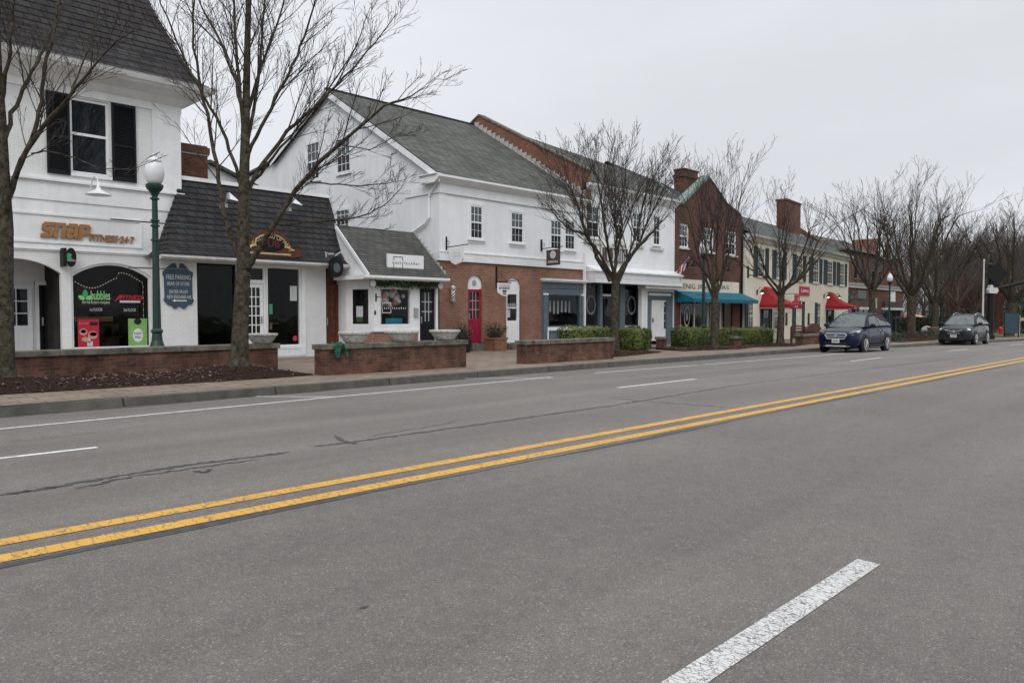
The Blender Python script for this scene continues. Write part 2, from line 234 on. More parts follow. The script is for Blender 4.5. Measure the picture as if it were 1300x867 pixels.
WHITE = (.70, .71, .71)
MT = {
 'white_brick': courses('painted_white_brick', (.72, .725, .72), (.69, .70, .695), (.64, .645, .64), ms=.006, rough=.6, bump=.35, var=.10, dist=.008),
 'white': plain('white_paint', (.76, .77, .775), .45, .06, 2, streak=.05),
 'white_board': boards('white_vertical_boards', (.77, .78, .79), .30, groove=.04, dark=.86),
 'white_panel': plain('white_wall_panel', (.76, .775, .79), .5, .05, .8, streak=.04),
 'white_dull': plain('weathered_white_trim', (.56, .56, .54), .6, .18, 4),
 'clap': boards('white_clapboards', (.68, .69, .70), .16, vertical=False, groove=.08),
 'brick_d': courses('orange_red_brick', (.29, .125, .075), (.20, .085, .055), (.30, .25, .21)),
 'brick_chim': courses('chimney_brick', (.15, .055, .03), (.085, .035, .022), (.12, .09, .07), var=.5, vscale=2.5),
 'brick_w': courses('weathered_wall_brick', (.155, .066, .045), (.08, .040, .030), (.115, .088, .07), var=.7, vscale=2.2, ms=.008),
 'brick_f': courses('dark_red_brick', (.13, .052, .036), (.085, .034, .027), (.13, .09, .075), var=.35),
 'brick_h': courses('warm_red_brick', (.165, .06, .04), (.11, .04, .03), (.16, .11, .09), var=.35),
 'brick_dark': courses('alley_brick', (.12, .05, .04), (.08, .035, .03), (.12, .09, .08)),
 'cream': courses('painted_cream_brick', (.70, .655, .54), (.65, .61, .50), (.58, .54, .45), ms=.008, rough=.65, bump=.3, var=.10, dist=.008),
 'stone': plain('grey_stone_cap', (.135, .125, .10), .85, .5, 3.5, .5, 30),
 'concrete': courses('concrete_kerb', (.115, .108, .095), (.10, .094, .083), (.035, .033, .03), bw=3.0, bh=9, ms=.02, off=0, bump=.2, var=.4, vscale=3),
 'cast': plain('cast_stone_planter', (.46, .45, .42), .9, .25, 14, .9, 26),
 'shingle_a': courses('charcoal_asphalt_shingles', (.054, .050, .050), (.032, .031, .033), (.02, .019, .019), bw=.33, bh=.19, ms=.018, kz=1.0, bump=.7, dist=.02, var=.4),
 'shingle_b': courses('dark_slate_shingles', (.046, .044, .045), (.026, .025, .028), (.015, .015, .015), bw=.28, bh=.19, ms=.018, kz=1.0, bump=.7, dist=.02, var=.35),
 'shingle_c': courses('grey_green_shingles', (.095, .096, .086), (.055, .056, .052), (.03, .03, .028), bw=.34, bh=.14, ms=.014, kz=1.5, bump=.8, dist=.02, var=.25),
 'shingle_d': courses('weathered_grey_shingles', (.115, .117, .104), (.062, .064, .058), (.032, .033, .03), bw=.42, bh=.17, ms=.016, kz=1.9, bump=.8, dist=.02, var=.4, vscale=.9),
 'shingle_f': courses('black_roof_slates', (.05, .05, .053), (.032, .032, .036), (.012, .012, .013), bw=.3, bh=.16, ms=.015, kz=1.9, var=.2),
 'shingle_g': courses('green_grey_slates', (.092, .102, .092), (.062, .070, .063), (.036, .04, .036), bw=.35, bh=.16, ms=.014, kz=1.9, var=.3),
 'decal': plain('frosted_decal', (.13, .138, .142), .5, .1, 6),
 'flash': plain('zinc_flashing', (.42, .42, .40), .5, .2, 6),
 'copper': plain('verdigris_copper', (.17, .235, .21), .8, .4, 5),
 'copper_new': plain('bright_copper_roof', (.62, .36, .24), .45, .1, 5),
 'black_paint': plain('black_shutter_paint', (.008, .009, .011), .55, .2, 4, spec=.2),
 'black_metal': plain('black_ironwork', (.010, .010, .011), .55, .2, 8, spec=.2),
 'green_metal': plain('dark_green_iron', (.007, .034, .026), .42, .2, 6, spec=.5),
 'shutter_g': plain('dark_blue_green_shutters', (.035, .055, .06), .6, .2, 5),
 'door_g': plain('dark_green_doors', (.02, .045, .04), .5, .2, 5),
 'red_door': plain('crimson_door_paint', (.29, .012, .042), .45, .08, 3),
 'blue_trim': plain('slate_blue_paint', (.105, .140, .165), .5, .1, 3),
 'navy_trim': plain('deep_blue_paint', (.045, .066, .090), .5, .1, 3),
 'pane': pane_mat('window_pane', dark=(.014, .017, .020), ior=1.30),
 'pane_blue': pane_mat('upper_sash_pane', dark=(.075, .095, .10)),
 'shop_glass': pane_mat('shop_glass', tint=(.80, .83, .83), ior=1.33),
 'dark_glass': pane_mat('tinted_shop_glass', tint=(.70, .72, .73), ior=1.3),
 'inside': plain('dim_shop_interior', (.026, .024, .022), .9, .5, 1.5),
 'inside_gold': plain('warm_shop_interior', (.10, .065, .03), .9, .6, 1.2),
 'inside_warm': plain('shop_fittings', (.12, .085, .06), .8, .4, 3),
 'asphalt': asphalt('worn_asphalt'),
 'grit': plain('gutter_grit', (.062, .056, .048), .95, .6, 14, .5, 50),
 'tar': plain('crack_sealant', (.055, .055, .056), .6, .3, 20, .2, 60),
 'yellow': road_paint('yellow_road_paint', (.62, .34, .05), (.22, .145, .07), 11, .045, (1.3, .22, 1), .63),
 'white_road': road_paint('white_road_paint', (.60, .60, .58), (.15, .145, .135), 34, .085, (1.15, .55, 1), .60),
 'white_line': road_paint('fresh_white_line', (.74, .74, .72), (.3, .29, .28), 5, .03, (1, 1, 1), .68),
 'paver': courses('tan_paving_blocks', (.25, .198, .152), (.195, .154, .121), (.075, .062, .052), bw=.62, bh=.31, ms=.014, flat=True, bump=.25, var=.28, vscale=1.4, dist=.006),
 'mulch': plain('bark_mulch', (.030, .0185, .014), .95, .8, 26, 1.0, 38, spec=.05),
 'mulch_chip': plain('pale_bark_chips', (.16, .11, .085), .95, .5, 20),
 'soil': plain('bare_ground', (.16, .14, .11), .95, .4, 2, .4, 20),
 'lawn': plain('spring_lawn', (.06, .10, .03), .95, .45, 1.2, .8, 40),
 'bark': plain('grey_brown_bark', (.064, .055, .040), .95, .55, 9, 1.0, 34, spec=.1),
 'twig': plain('dark_twigs', (.046, .037, .033), .9, .3, 5),
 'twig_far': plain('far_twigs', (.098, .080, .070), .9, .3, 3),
 'twig_red': plain('reddish_brush', (.10, .045, .038), .9, .3, 3),
 'leaf': plain('hedge_leaves', (.118, .150, .032), .6, .6, 9),
 'leaf_shaded': plain('shaded_inner_leaves', (.022, .035, .012), .8, .4, 9),  # darker green paints in the shade inside the hedge
 'leaf_ever': plain('evergreen_leaves', (.028, .045, .024), .7, .5, 5),
 'leaf_dry': plain('dry_ornamental_foliage', (.08, .072, .04), .8, .6, 9),
 'garland': plain('garland_leaves', (.035, .075, .03), .7, .5, 12),
 'teal': plain('teal_awning_canvas', (.010, .115, .165), .75, .1, 2),
 'red_canvas': plain('red_awning_canvas', (.235, .011, .015), .75, .1, 2),
 'sign_blue': plain('slate_blue_sign', (.045, .078, .108), .5, .2, 6),
 'sign_white': plain('white_sign_board', (.74, .74, .74), .4, .03, 3),
 'sign_red': plain('red_sign_board', (.42, .014, .03), .4, .05, 3),
 'sign_brown': plain('brown_sign_board', (.075, .05, .045), .5, .2, 6),
 'letter_wood': plain('ochre_letters', (.30, .155, .065), .5, .15, 9),
 'letter_white': plain('white_letters', (.72, .72, .72), .5, .03, 4),
 'letter_grey': plain('pale_grey_letters', (.5, .51, .52), .5, .05, 4),
 'letter_black': plain('black_letters', (.012, .012, .012), .5, .1, 4),
 'gold': plain('gilt_letters', (.50, .40, .20), .4, .15, 9, metal=.3),
 'mahog': plain('red_brown_signwood', (.10, .032, .014), .45, .3, 8),
 'maroon': plain('maroon_letters', (.10, .02, .015), .5, .1, 4),
 'poster_red': plain('red_poster', (.42, .02, .04), .5, .1, 4),
 'poster_green': plain('green_poster', (.20, .42, .12), .5, .1, 4),
 'bright_green': plain('bright_green_letters', (.22, .52, .20), .5, .05, 4),
 'mid_green': plain('mid_green_leaf', (.05, .30, .12), .5, .05, 4),
 'cyan': plain('cyan_card', (.01, .24, .36), .5, .1, 4),
 'terra': plain('terracotta_planter_wood', (.22, .105, .058), .8, .25, 8),
 'globe': plain('frosted_globe', (.74, .75, .77), .25, .05, 3),
 'steel': plain('galvanised_steel', (.42, .43, .44), .4, .1, 5, metal=.6),
 'alu': plain('silver_paint', (.55, .56, .58), .35, .05, 5, metal=.7),
 'pole_grey': plain('pale_grey_pole', (.5, .5, .5), .5, .1, 5),
 'car_blue': plain('deep_blue_car_paint', (.002, .007, .030), .25, .05, 2, coat=.15, spec=.25),
 'car_grey': plain('dark_grey_car_paint', (.016, .019, .021), .25, .05, 2, coat=.15, spec=.25),
 'car_glass': pane_mat('car_glass', dark=(.05, .065, .062), wav=.0, ior=1.62),  # grey-green base colour stands in for reflected sky and trees
 'plastic': plain('black_plastic', (.015, .015, .016), .6, .1, 8),
 'rubber': plain('tyre_rubber', (.014, .014, .014), .85, .2, 8),
 'lens': plain('clear_lamp_lens', (.55, .57, .58), .12, .1, 9, spec=.8),
 'plate': plain('pale_licence_plate', (.55, .55, .54), .5, .12, 18),
 'flag_red': plain('flag_red', (.30, .03, .05), .8, .1, 4),
 'flag_blue': plain('flag_blue', (.03, .05, .14), .8, .1, 4),
 'balloon_white': plain('white_balloons', (.6, .56, .54), .3, .1, 2),
 'balloon_pink': plain('pink_balloons', (.55, .25, .25), .3, .1, 2),
 'balloon_red': plain('red_balloons', (.5, .03, .05), .3, .1, 2),
 'green_cloth': plain('dark_green_cloth', (.012, .085, .05), .9, .3, 8),
 'warm_wood': plain('brown_bench_wood', (.075, .032, .022), .6, .3, 8),
}
lamp_m, _nt, _b = new_mat('lit_lamp_bulb'); _b.inputs['Emission Color'].default_value = (1, .8, .55, 1); _b.inputs['Emission Strength'].default_value = 2.2; _b.inputs['Base Color'].default_value = (.9, .8, .6, 1); MT['lit'] = lamp_m
fair_m, _nt, _b = new_mat('fairy_light'); _b.inputs['Emission Color'].default_value = (1, .85, .6, 1); _b.inputs['Emission Strength'].default_value = .6; MT['fairy'] = fair_m

# ------------------------------------------------------------------ object helpers
WL = {}                                        # world position of every object's origin
def tag(o, label=None, cat=None, group=None, kind=None):
    if label: o['label'] = label
    if cat: o['category'] = cat
    if group: o['group'] = group
    if kind: o['kind'] = kind
    return o
def thing(name, label, cat, loc=(0, 0, 0), rz=0, group=None):
    o = bpy.data.objects.new(name, None); COL.objects.link(o); o.empty_display_size = .2
    o.location = loc; o.rotation_euler = (0, 0, rz); WL[o.name] = Vector(loc)
    return tag(o, label, cat, group)
class MB:
    def __init__(s): s.v = []; s.f = []; s.smooth = False
    def poly(s, pts):
        n = len(s.v); s.v += [tuple(p) for p in pts]; s.f.append(tuple(range(n, n+len(pts)))); return s
    def box(s, x0, x1, y0, y1, z0, z1):
        n = len(s.v)
        s.v += [(x, y, z) for z in (z0, z1) for y in (y0, y1) for x in (x0, x1)]
        s.f += [(n, n+2, n+3, n+1), (n+4, n+5, n+7, n+6), (n, n+1, n+5, n+4), (n+2, n+6, n+7, n+3), (n, n+4, n+6, n+2), (n+1, n+3, n+7, n+5)]
        return s
    def extr(s, pts, off):                     # closed outline extruded by a vector
        n = len(s.v); k = len(pts); o = Vector(off)
        s.v += [tuple(Vector(p)) for p in pts]+[tuple(Vector(p)+o) for p in pts]
        s.f.append(tuple(range(n+k-1, n-1, -1))); s.f.append(tuple(range(n+k, n+2*k)))
        for i in range(k):
            j = (i+1) % k; s.f.append((n+i, n+j, n+k+j, n+k+i))
        return s
    def tube(s, pts, rad, sides=6, cap=True):
        n0 = len(s.v); pts = [Vector(p) for p in pts]; k = len(pts)
        prev = None
        for i, p in enumerate(pts):
            d = (pts[min(i+1, k-1)]-pts[max(i-1, 0)])
            if d.length < 1e-9: d = Vector((0, 0, 1))
            d.normalize()
            if prev is None: a = d.orthogonal().normalized()
            else:
                a = prev-d*prev.dot(d)
                a = a.normalized() if a.length > 1e-6 else d.orthogonal().normalized()
            prev = a; b = d.cross(a); r = rad[i] if not isinstance(rad, (int, float)) else rad
            for j in range(sides):
                t = 2*math.pi*j/sides; s.v.append(tuple(p+(a*math.cos(t)+b*math.sin(t))*r))
        for i in range(k-1):
            for j in range(sides):
                a0 = n0+i*sides+j; a1 = n0+i*sides+(j+1) % sides; s.f.append((a0, a1, a1+sides, a0+sides))
        if cap:
            s.f.append(tuple(range(n0+sides-1, n0-1, -1))); s.f.append(tuple(range(n0+(k-1)*sides, n0+k*sides)))
        return s
    def lathe(s, prof, c, sides=16):           # prof = [(r, z)] about a vertical axis through c
        n0 = len(s.v); k = len(prof)
        for r, z in prof:
            for j in range(sides):
                t = 2*math.pi*j/sides; s.v.append((c[0]+r*math.cos(t), c[1]+r*math.sin(t), c[2]+z))
        for i in range(k-1):
            for j in range(sides):
                a0 = n0+i*sides+j; a1 = n0+i*sides+(j+1) % sides; s.f.append((a0, a1, a1+sides, a0+sides))
        s.f.append(tuple(range(n0+sides-1, n0-1, -1))); s.f.append(tuple(range(n0+(k-1)*sides, n0+k*sides)))
        return s
    def ball(s, c, r, seg=10, rings=7, sc=(1, 1, 1)):
        prof = []
        n0 = len(s.v)
        for i in range(rings+1):
            a = math.pi*i/rings
            for j in range(seg):
                t = 2*math.pi*j/seg; s.v.append((c[0]+r*sc[0]*math.sin(a)*math.cos(t), c[1]+r*sc[1]*math.sin(a)*math.sin(t), c[2]-r*sc[2]*math.cos(a)))
        for i in range(rings):
            for j in range(seg):
                a0 = n0+i*seg+j; a1 = n0+i*seg+(j+1) % seg; s.f.append((a0, a1, a1+seg, a0+seg))
        return s
    def wall(s, outer, holes, Y, rev=.12, along='x'):     # wall with openings; outline and holes in (u, z); reveals go towards +Y (or +X)
        mk = (lambda u, z, d: (u, Y+d, z)) if along == 'x' else (lambda u, z, d: (Y+d, u, z))
        loops = [[Vector((u, z, 0)) for u, z in l] for l in [outer]+list(holes)]
        tris = tessellate_polygon(loops); flat = [p for l in loops for p in l]
        n = len(s.v); s.v += [mk(p.x, p.y, 0) for p in flat]
        for t in tris: s.f.append(tuple(n+i for i in t))
        for h in holes:
            k = len(h)
            for i in range(k):
                (u0, z0), (u1, z1) = h[i], h[(i+1) % k]
                s.poly([mk(u0, z0, 0), mk(u1, z1, 0), mk(u1, z1, rev), mk(u0, z0, rev)])
        return s
    def build(s, name, mat, parent=None, label=None, local=False, smooth=False, base=None):
        me = bpy.data.meshes.new(name)
        if parent is not None: o0 = Vector((0, 0, 0)) if local else WL[parent.name]
        elif base is not None: o0 = Vector(base)
        else:
            xs = [v[0] for v in s.v]; ys = [v[1] for v in s.v]; zs = [v[2] for v in s.v]
            o0 = Vector(((min(xs)+max(xs))/2, (min(ys)+max(ys))/2, min(zs)))
        me.from_pydata([(v[0]-o0.x, v[1]-o0.y, v[2]-o0.z) for v in s.v], [], s.f)
        me.update(); me.materials.append(MT[mat] if isinstance(mat, str) else mat)
        if smooth or s.smooth:
            me.polygons.foreach_set('use_smooth', [True]*len(me.polygons))
        o = bpy.data.objects.new(name, me); COL.objects.link(o)
        if parent is not None:
            o.parent = parent; WL[o.name] = WL[parent.name].copy()
        else: o.location = o0; WL[o.name] = o0
        if label: o['label'] = label
        return o
def fixn(o):                                   # consistent outward normals
    import bmesh
    bm = bmesh.new(); bm.from_mesh(o.data); bmesh.ops.recalc_face_normals(bm, faces=bm.faces); bm.to_mesh(o.data); bm.free(); return o
def rect(x0, x1, z0, z1): return [(x0, z0), (x1, z0), (x1, z1), (x0, z1)]
def arch(x0, x1, z0, zs, zt, n=14):            # opening with a curved head from springing zs to crown zt
    w = (x1-x0)/2; rise = zt-zs; rad = (w*w+rise*rise)/(2*rise); cx = (x0+x1)/2; cz = zt-rad; a = math.asin(min(1, w/rad))
    if rise > w*.98: a = math.pi/2
    pts = [(x0, z0), (x1, z0)]
    for i in range(n+1):
        t = a-2*a*i/n; pts.append((cx+rad*math.sin(t), cz+rad*math.cos(t)))
    return pts
def dup(root, loc=None, rz=None, label=None, name=None):
    r = root.copy(); COL.objects.link(r); WL[r.name] = Vector(loc) if loc is not None else Vector(r.location)
    if loc is not None: r.location = loc
    if rz is not None: r.rotation_euler = (0, 0, rz)
    if label: r['label'] = label
    for ch in list(root.children):
        c = ch.copy(); COL.objects.link(c); c.parent = r
        for g in list(ch.children):
            d = g.copy(); COL.objects.link(d); d.parent = c
    return r
def text(name, body, mat, parent, x0, x1, z0, z1, Y, depth=.012, shear=0.0, bold=0.0, curve_r=None, local=False, keep=False, spacing=1.0):
    cu = bpy.data.curves.new(name, 'FONT'); cu.body = body; cu.size = 1; cu.shear = shear; cu.offset = bold; cu.resolution_u = 3; cu.space_character = spacing
    to = bpy.data.objects.new(name, cu); COL.objects.link(to)
    dg = bpy.context.evaluated_depsgraph_get(); me = bpy.data.meshes.new_from_object(to.evaluated_get(dg))
    vs = [v.co.copy() for v in me.vertices]; fs = [tuple(p.vertices) for p in me.polygons]
    bpy.data.objects.remove(to); bpy.data.curves.remove(cu); bpy.data.meshes.remove(me)
    a = min(v.x for v in vs); b = max(v.x for v in vs); c = min(v.y for v in vs); d = max(v.y for v in vs)
    sx = (x1-x0)/(b-a); sz_ = (z1-z0)/(d-c)
    if keep: sx = sz_ = min(sx, sz_)
    cx, cz = (x0+x1)/2, (z0+z1)/2
    mb = MB(); n = len(vs)
    for dy in (0, depth):
        for v in vs:
            X = cx+(v.x-(a+b)/2)*sx; Z = cz+(v.y-(c+d)/2)*sz_
            if curve_r:
                t = (X-cx)/curve_r; rr = curve_r+(Z-cz); X = cx+rr*math.sin(t); Z = cz-curve_r+rr*math.cos(t)
            mb.v.append((X, Y-depth+dy, Z))
    mb.f += fs; mb.f += [tuple(n+i for i in reversed(f)) for f in fs]
    ed = {}
    for f in fs:
        for i in range(len(f)):
            e = (f[i], f[(i+1) % len(f)]); ed[e] = 1
    for (i, j) in ed:
        if (j, i) not in ed: mb.f.append((j, i, n+i, n+j))
    return mb.build(name, mat, parent, local=local)

# ------------------------------------------------------------------ ground, road, pavement
def sheet(name, xs, yfun, zfun, mat, off=0.0, kind='structure'):
    mb = MB(); rows = []
    for X in xs:
        ys = yfun(X); rows.append(len(mb.v)); mb.v += [(X, y, zfun(X, y)+off) for y in ys]; k = len(ys)
    for i in range(len(xs)-1):
        for j in range(k-1):
            a = rows[i]+j; b = rows[i+1]+j; mb.f.append((a, b, b+1, a+1))
    o = mb.build(name, mat, base=(0, 0, 0), smooth=True); return tag(o, kind=kind)
def lin(a, b, n): return [a+(b-a)*i/(n-1) for i in range(n)]
g = MB()
gx = lin(-700, 900, 9); gy = lin(-700, 900, 9)
for i in range(8):
    for j in range(8):
        q = [(gx[i], gy[j]), (gx[i+1], gy[j]), (gx[i+1], gy[j+1]), (gx[i], gy[j+1])]
        g.poly([(x, y, -1.35-.0005*max(-200, min(300, x))) for x, y in q])
tag(g.build('ground', 'soil', base=(0, 0, -1.4)), kind='structure')
XS = lin(-60, 30, 46)+lin(33, 160, 44)
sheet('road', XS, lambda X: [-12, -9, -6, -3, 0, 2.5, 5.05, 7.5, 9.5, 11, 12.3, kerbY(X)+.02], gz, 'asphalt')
kb = MB()
for a, b in zip(XS, XS[1:]):
    for (x0, x1) in ((a, (a+b)/2), ((a+b)/2, b)):
        y0, y1 = kerbY(x0), kerbY(x1)
        pr0 = [(x0, y0, gz(x0, y0)-.1), (x0, y0+.025, sz(x0, y0)+.004), (x0, y0+.055, sz(x0, y0)+.014), (x0, y0+.17, sz(x0, y0)+.014), (x0, y0+.17, sz(x0, y0)-.1)]
        pr1 = [(x1, y1, gz(x1, y1)-.1), (x1, y1+.025, sz(x1, y1)+.004), (x1, y1+.055, sz(x1, y1)+.014), (x1, y1+.17, sz(x1, y1)+.014), (x1, y1+.17, sz(x1, y1)-.1)]
        for i in range(4): kb.poly([pr0[i], pr1[i], pr1[i+1], pr0[i+1]])
tag(kb.build('kerb', 'concrete', base=(0, 0, 0)), kind='structure')
sheet('pavement', [x for x in XS if x <= 92], lambda X: [kerbY(X)+.16, 15.5, 17.5, 19.5, 21.5, 24, 30], sz, 'paver')
sheet('lawn', lin(60, 300, 30), lambda X: [kerbY(min(X, 160))+2.2, 16, 22, 30, 60, 120, 260], lambda X, Y: sz(min(X, 150), min(Y, 30))+.03+.004*max(0, Y-30), 'lawn')
sheet('far_verge', lin(-60, 300, 40), lambda X: [-260, -60, -30, -11.9], lambda X, Y: gz(min(X, 160), -12)+.06, 'lawn')

def strip(name, pts, w, mat, off=.004, taper=False, label=None):
    mb = MB(); k = len(pts)
    for i, (x, y) in enumerate(pts):
        a = Vector(pts[max(i-1, 0)]); b = Vector(pts[min(i+1, k-1)]); d = (b-a).normalized(); n = Vector((-d.y, d.x))
        ww = (w[i] if isinstance(w, list) else w)/2
        for s_ in (-1, 1):
            px_, py_ = x+n.x*ww*s_, y+n.y*ww*s_; mb.v.append((px_, py_, gz(px_, py_)+off))
    for i in range(k-1): mb.f.append((2*i, 2*i+2, 2*i+3, 2*i+1))
    o = mb.build(name, mat, base=(0, 0, 0)); return tag(o, kind='structure')
def along(a, b, n): return [(a[0]+(b[0]-a[0])*i/(n-1), a[1]+(b[1]-a[1])*i/(n-1)) for i in range(n)]
YL = [G(0, 691.5), G(0, 708.5)]
for k_, y_ in enumerate((5.03, 4.72)):
    pts = along((-40, y_), (34, y_+.0), 60)+[(34+4*i, y_-.010*i*i*.6) for i in range(1, 26)]
    strip('yellow_centre_line', pts, .135, 'yellow')
rs = random.Random(3)
# tar seam along the centre lines and the crack sealing of the far lane
pts = [(x, 4.575+.025*math.sin(x*.7)+rs.uniform(-.012, .012)) for x in lin(-10, 26, 140)]
strip('tar_seam', pts, [.05+.03*math.sin(i*.31)+rs.uniform(-.015, .015) for i in range(140)], 'tar', .0025)
def crack(pix, w, wob=.03, n=14):
    g_ = [G(*p) for p in pix]; pts = []
    for a, b in zip(g_, g_[1:]):
        for i in range(n):
            t = i/n; pts.append((a[0]+(b[0]-a[0])*t+rs.uniform(-wob, wob), a[1]+(b[1]-a[1])*t+rs.uniform(-wob, wob)*.8))
    pts.append(g_[-1]); k = len(pts)
    strip('tar_seam', pts, [w*(.45+rs.random())*min(1, (i+1)/5, (k-i)/5) for i in range(k)], 'tar', .003)
strip('gutter_grit', [(x, kerbY(x)-.10-.03*math.sin(x*1.7)) for x in lin(-30, 36, 200)], [.10+.07*abs(math.sin(i*.37))+rs.uniform(0, .06) for i in range(200)], 'grit', .002)
crack([(130, 548), (260, 530), (420, 517), (560, 504), (700, 491)], .012, .03)
crack([(700, 491), (820, 481), (930, 470), (1040, 461)], .014, .03)
crack([(0, 562), (90, 553), (130, 548)], .014, .02)
crack([(460, 556), (600, 532)], .02, .06)
crack([(0, 629), (60, 620), (145, 605), (240, 590), (330, 579), (368, 574)], .08)
crack([(100, 620), (150, 608), (245, 594), (330, 583)], .035, .05)
crack([(398, 567), (440, 562), (520, 551), (600, 540), (690, 527), (790, 513)], .075)
crack([(425, 553), (436, 560), (452, 564)], .05)
crack([(790, 513), (812, 509), (850, 503), (905, 494), (930, 490), (1000, 481)], .06)
crack([(812, 509), (870, 513), (935, 518)], .02)
crack([(776, 505), (812, 509)], .03)
crack([(1000, 481), (1060, 473), (1120, 466), (1180, 459), (1240, 453)], .06)
crack([(245, 598), (262, 600), (266, 595)], .03)
for (x, y) in [(462, 771)]:
    X, Y = G(x, y); mb = MB(); mb.poly([(X+.022*math.cos(t*.7854)*(1+.3*(t % 3 == 0)), Y+.012*math.sin(t*.7854), gz(X, Y)+.003) for t in range(8)]); tag(mb.build('tar_spot', 'tar', base=(X, Y, 0)), kind='structure')
for x0, x1 in ((-.45, 2.6), (-12.9, -9.9), (12.1, 15.17), (25.1, 28.2), (37.0, 40.1), (49.5, 52.5), (62, 65)):
    strip('lane_dash', along((x0, 8.62+.016*max(0, min(x0, 30))), (x1, 8.62+.016*max(0, min(x1, 30))), 5), .105, 'white_line')
for x0, x1 in ((1.45, 4.48), (-10.7, -7.7), (13.6, 16.6), (25.8, 28.8), (38, 41)):
    strip('lane_dash', along((x0, 1.49), (x1, 1.49), 7), .125, 'white_road')
e0, e1, e2 = G(0, 544.7), G(420, 504.3), G(700, 478.8)
strip('edge_line', [(-30, 10.9)]+[e0, e1, e2], .10, 'white_line')
e3, e4, e5 = G(755, 473.5), G(885, 463.5), G(1040, 451.5)
strip('edge_line', [e3, e4], .10, 'white_line'); e4b = G(893, 463)
strip('edge_line', [e4b, e5, (36, 12.15)], .10, 'white_line')
strip('edge_line', [G(325, 503.4), G(421, 504.0)], .085, 'white_line', .0045)
strip('edge_line', [G(590, 480.7), G(702, 479.4)], .085, 'white_line', .0045)

# mulch beds with scattered bark chips
def mulch(name, outline, peaks, seed):
    rr = random.Random(seed); mb = MB(); xs = [p[0] for p in outline]; x0, x1 = min(xs), max(xs); n = max(10, int((x1-x0)/.16))
    def ylim(X):
        ys = []
        for (a, b), (c, d) in zip(outline, outline[1:]+outline[:1]):
            if (a <= X < c) or (c <= X < a): ys.append(b+(d-b)*(X-a)/(c-a))
        return (min(ys), max(ys)) if len(ys) >= 2 else None
    rows = []; m = 13
    for i in range(n):
        X = x0+.005+(x1-x0-.01)*i/(n-1); l = ylim(X)
        if not l: continue
        rows.append(len(mb.v))
        for j in range(m):
            t = j/(m-1); Y = l[0]+(l[1]-l[0])*t
            e = min(1, t*5, (1-t)*8 if peaks is None else 1, (i+1)/4, (n-i)/4)
            z = sz(X, Y)+.012+.06*e
            for (px_, py_, ph, pr) in (peaks or []): z += ph*math.exp(-((X-px_)**2+(Y-py_)**2)/(pr*pr))*min(1, t*4)
            mb.v.append((X, Y+(rr.uniform(-.02, .02) if 0 < j < m-1 else rr.uniform(-.03, .03)), z+rr.uniform(-.014, .014)*e))
    for a, b in zip(rows, rows[1:]):
        for j in range(m-1): mb.f.append((a+j, b+j, b+j+1, a+j+1))
    o = mb.build(name, 'mulch', base=(0, 0, 0)); tag(o, kind='structure')
    me = o.data; ch = MB()
    for _ in range(int(n*22)):
        v = me.vertices[rr.randrange(len(me.vertices))].co; x, y = v.x+rr.uniform(-.1, .1), v.y+rr.uniform(-.05, .07); a = rr.uniform(0, 3.14); l = rr.uniform(.012, .045); w = l*rr.uniform(.25, .5)
        c, s_ = math.cos(a), math.sin(a); t = rr.uniform(-.4, .4)
        ch.poly([(x+c*l-s_*w, y+s_*l+c*w, v.z+.018+t*l), (x-c*l-s_*w, y-s_*l+c*w, v.z+.018-t*l), (x-c*l+s_*w, y-s_*l-c*w, v.z+.018-t*l), (x+c*l+s_*w, y+s_*l-c*w, v.z+.02+t*l)])
    tag(ch.build('bark_chips', 'mulch_chip', base=(0, 0, 0)), kind='stuff')
    ch['label'] if False else None
T1, T2, T3, T4, T5 = (3.36, 16.2), (7.85, 16.35), (22.6, 16.6), (29.95, 16.6), (36.6, 16.6)
mulch('mulch_bed', [(-4, 15.35), (2, 15.35), (8.5, 15.45), (9.35, 15.6), (9.0, 16.5), (8.6, 17.32), (-4, 17.32)], [(T1[0], T1[1], .17, .9), (T2[0], T2[1], .20, .85), (5.5, 17.2, .05, 1.5)], 1)
mulch('mulch_bed', [(19.9, 15.6), (22, 15.75), (25.6, 16.5), (24.6, 17.6), (22, 18.3), (19.9, 18.3)], [(T3[0], T3[1], .1, .7)], 2)
mulch('mulch_bed', [(27.3, 16.5), (31, 16.0), (33.6, 16.5), (33, 18.5), (27.6, 18.5)], [(T4[0], T4[1], .1, .7)], 3)
mulch('mulch_bed', [(33.7, 16.7), (36.5, 15.9), (40, 16.6), (40, 18.2), (34.2, 18.4)], [(T5[0], T5[1], .1, .7)], 4)
mulch('mulch_bed', [(48, 14.3), (55, 14.2), (61, 14.5), (61, 18.2), (48, 18.2)], [(56.5, 16.2, .35, 1.4)], 5)

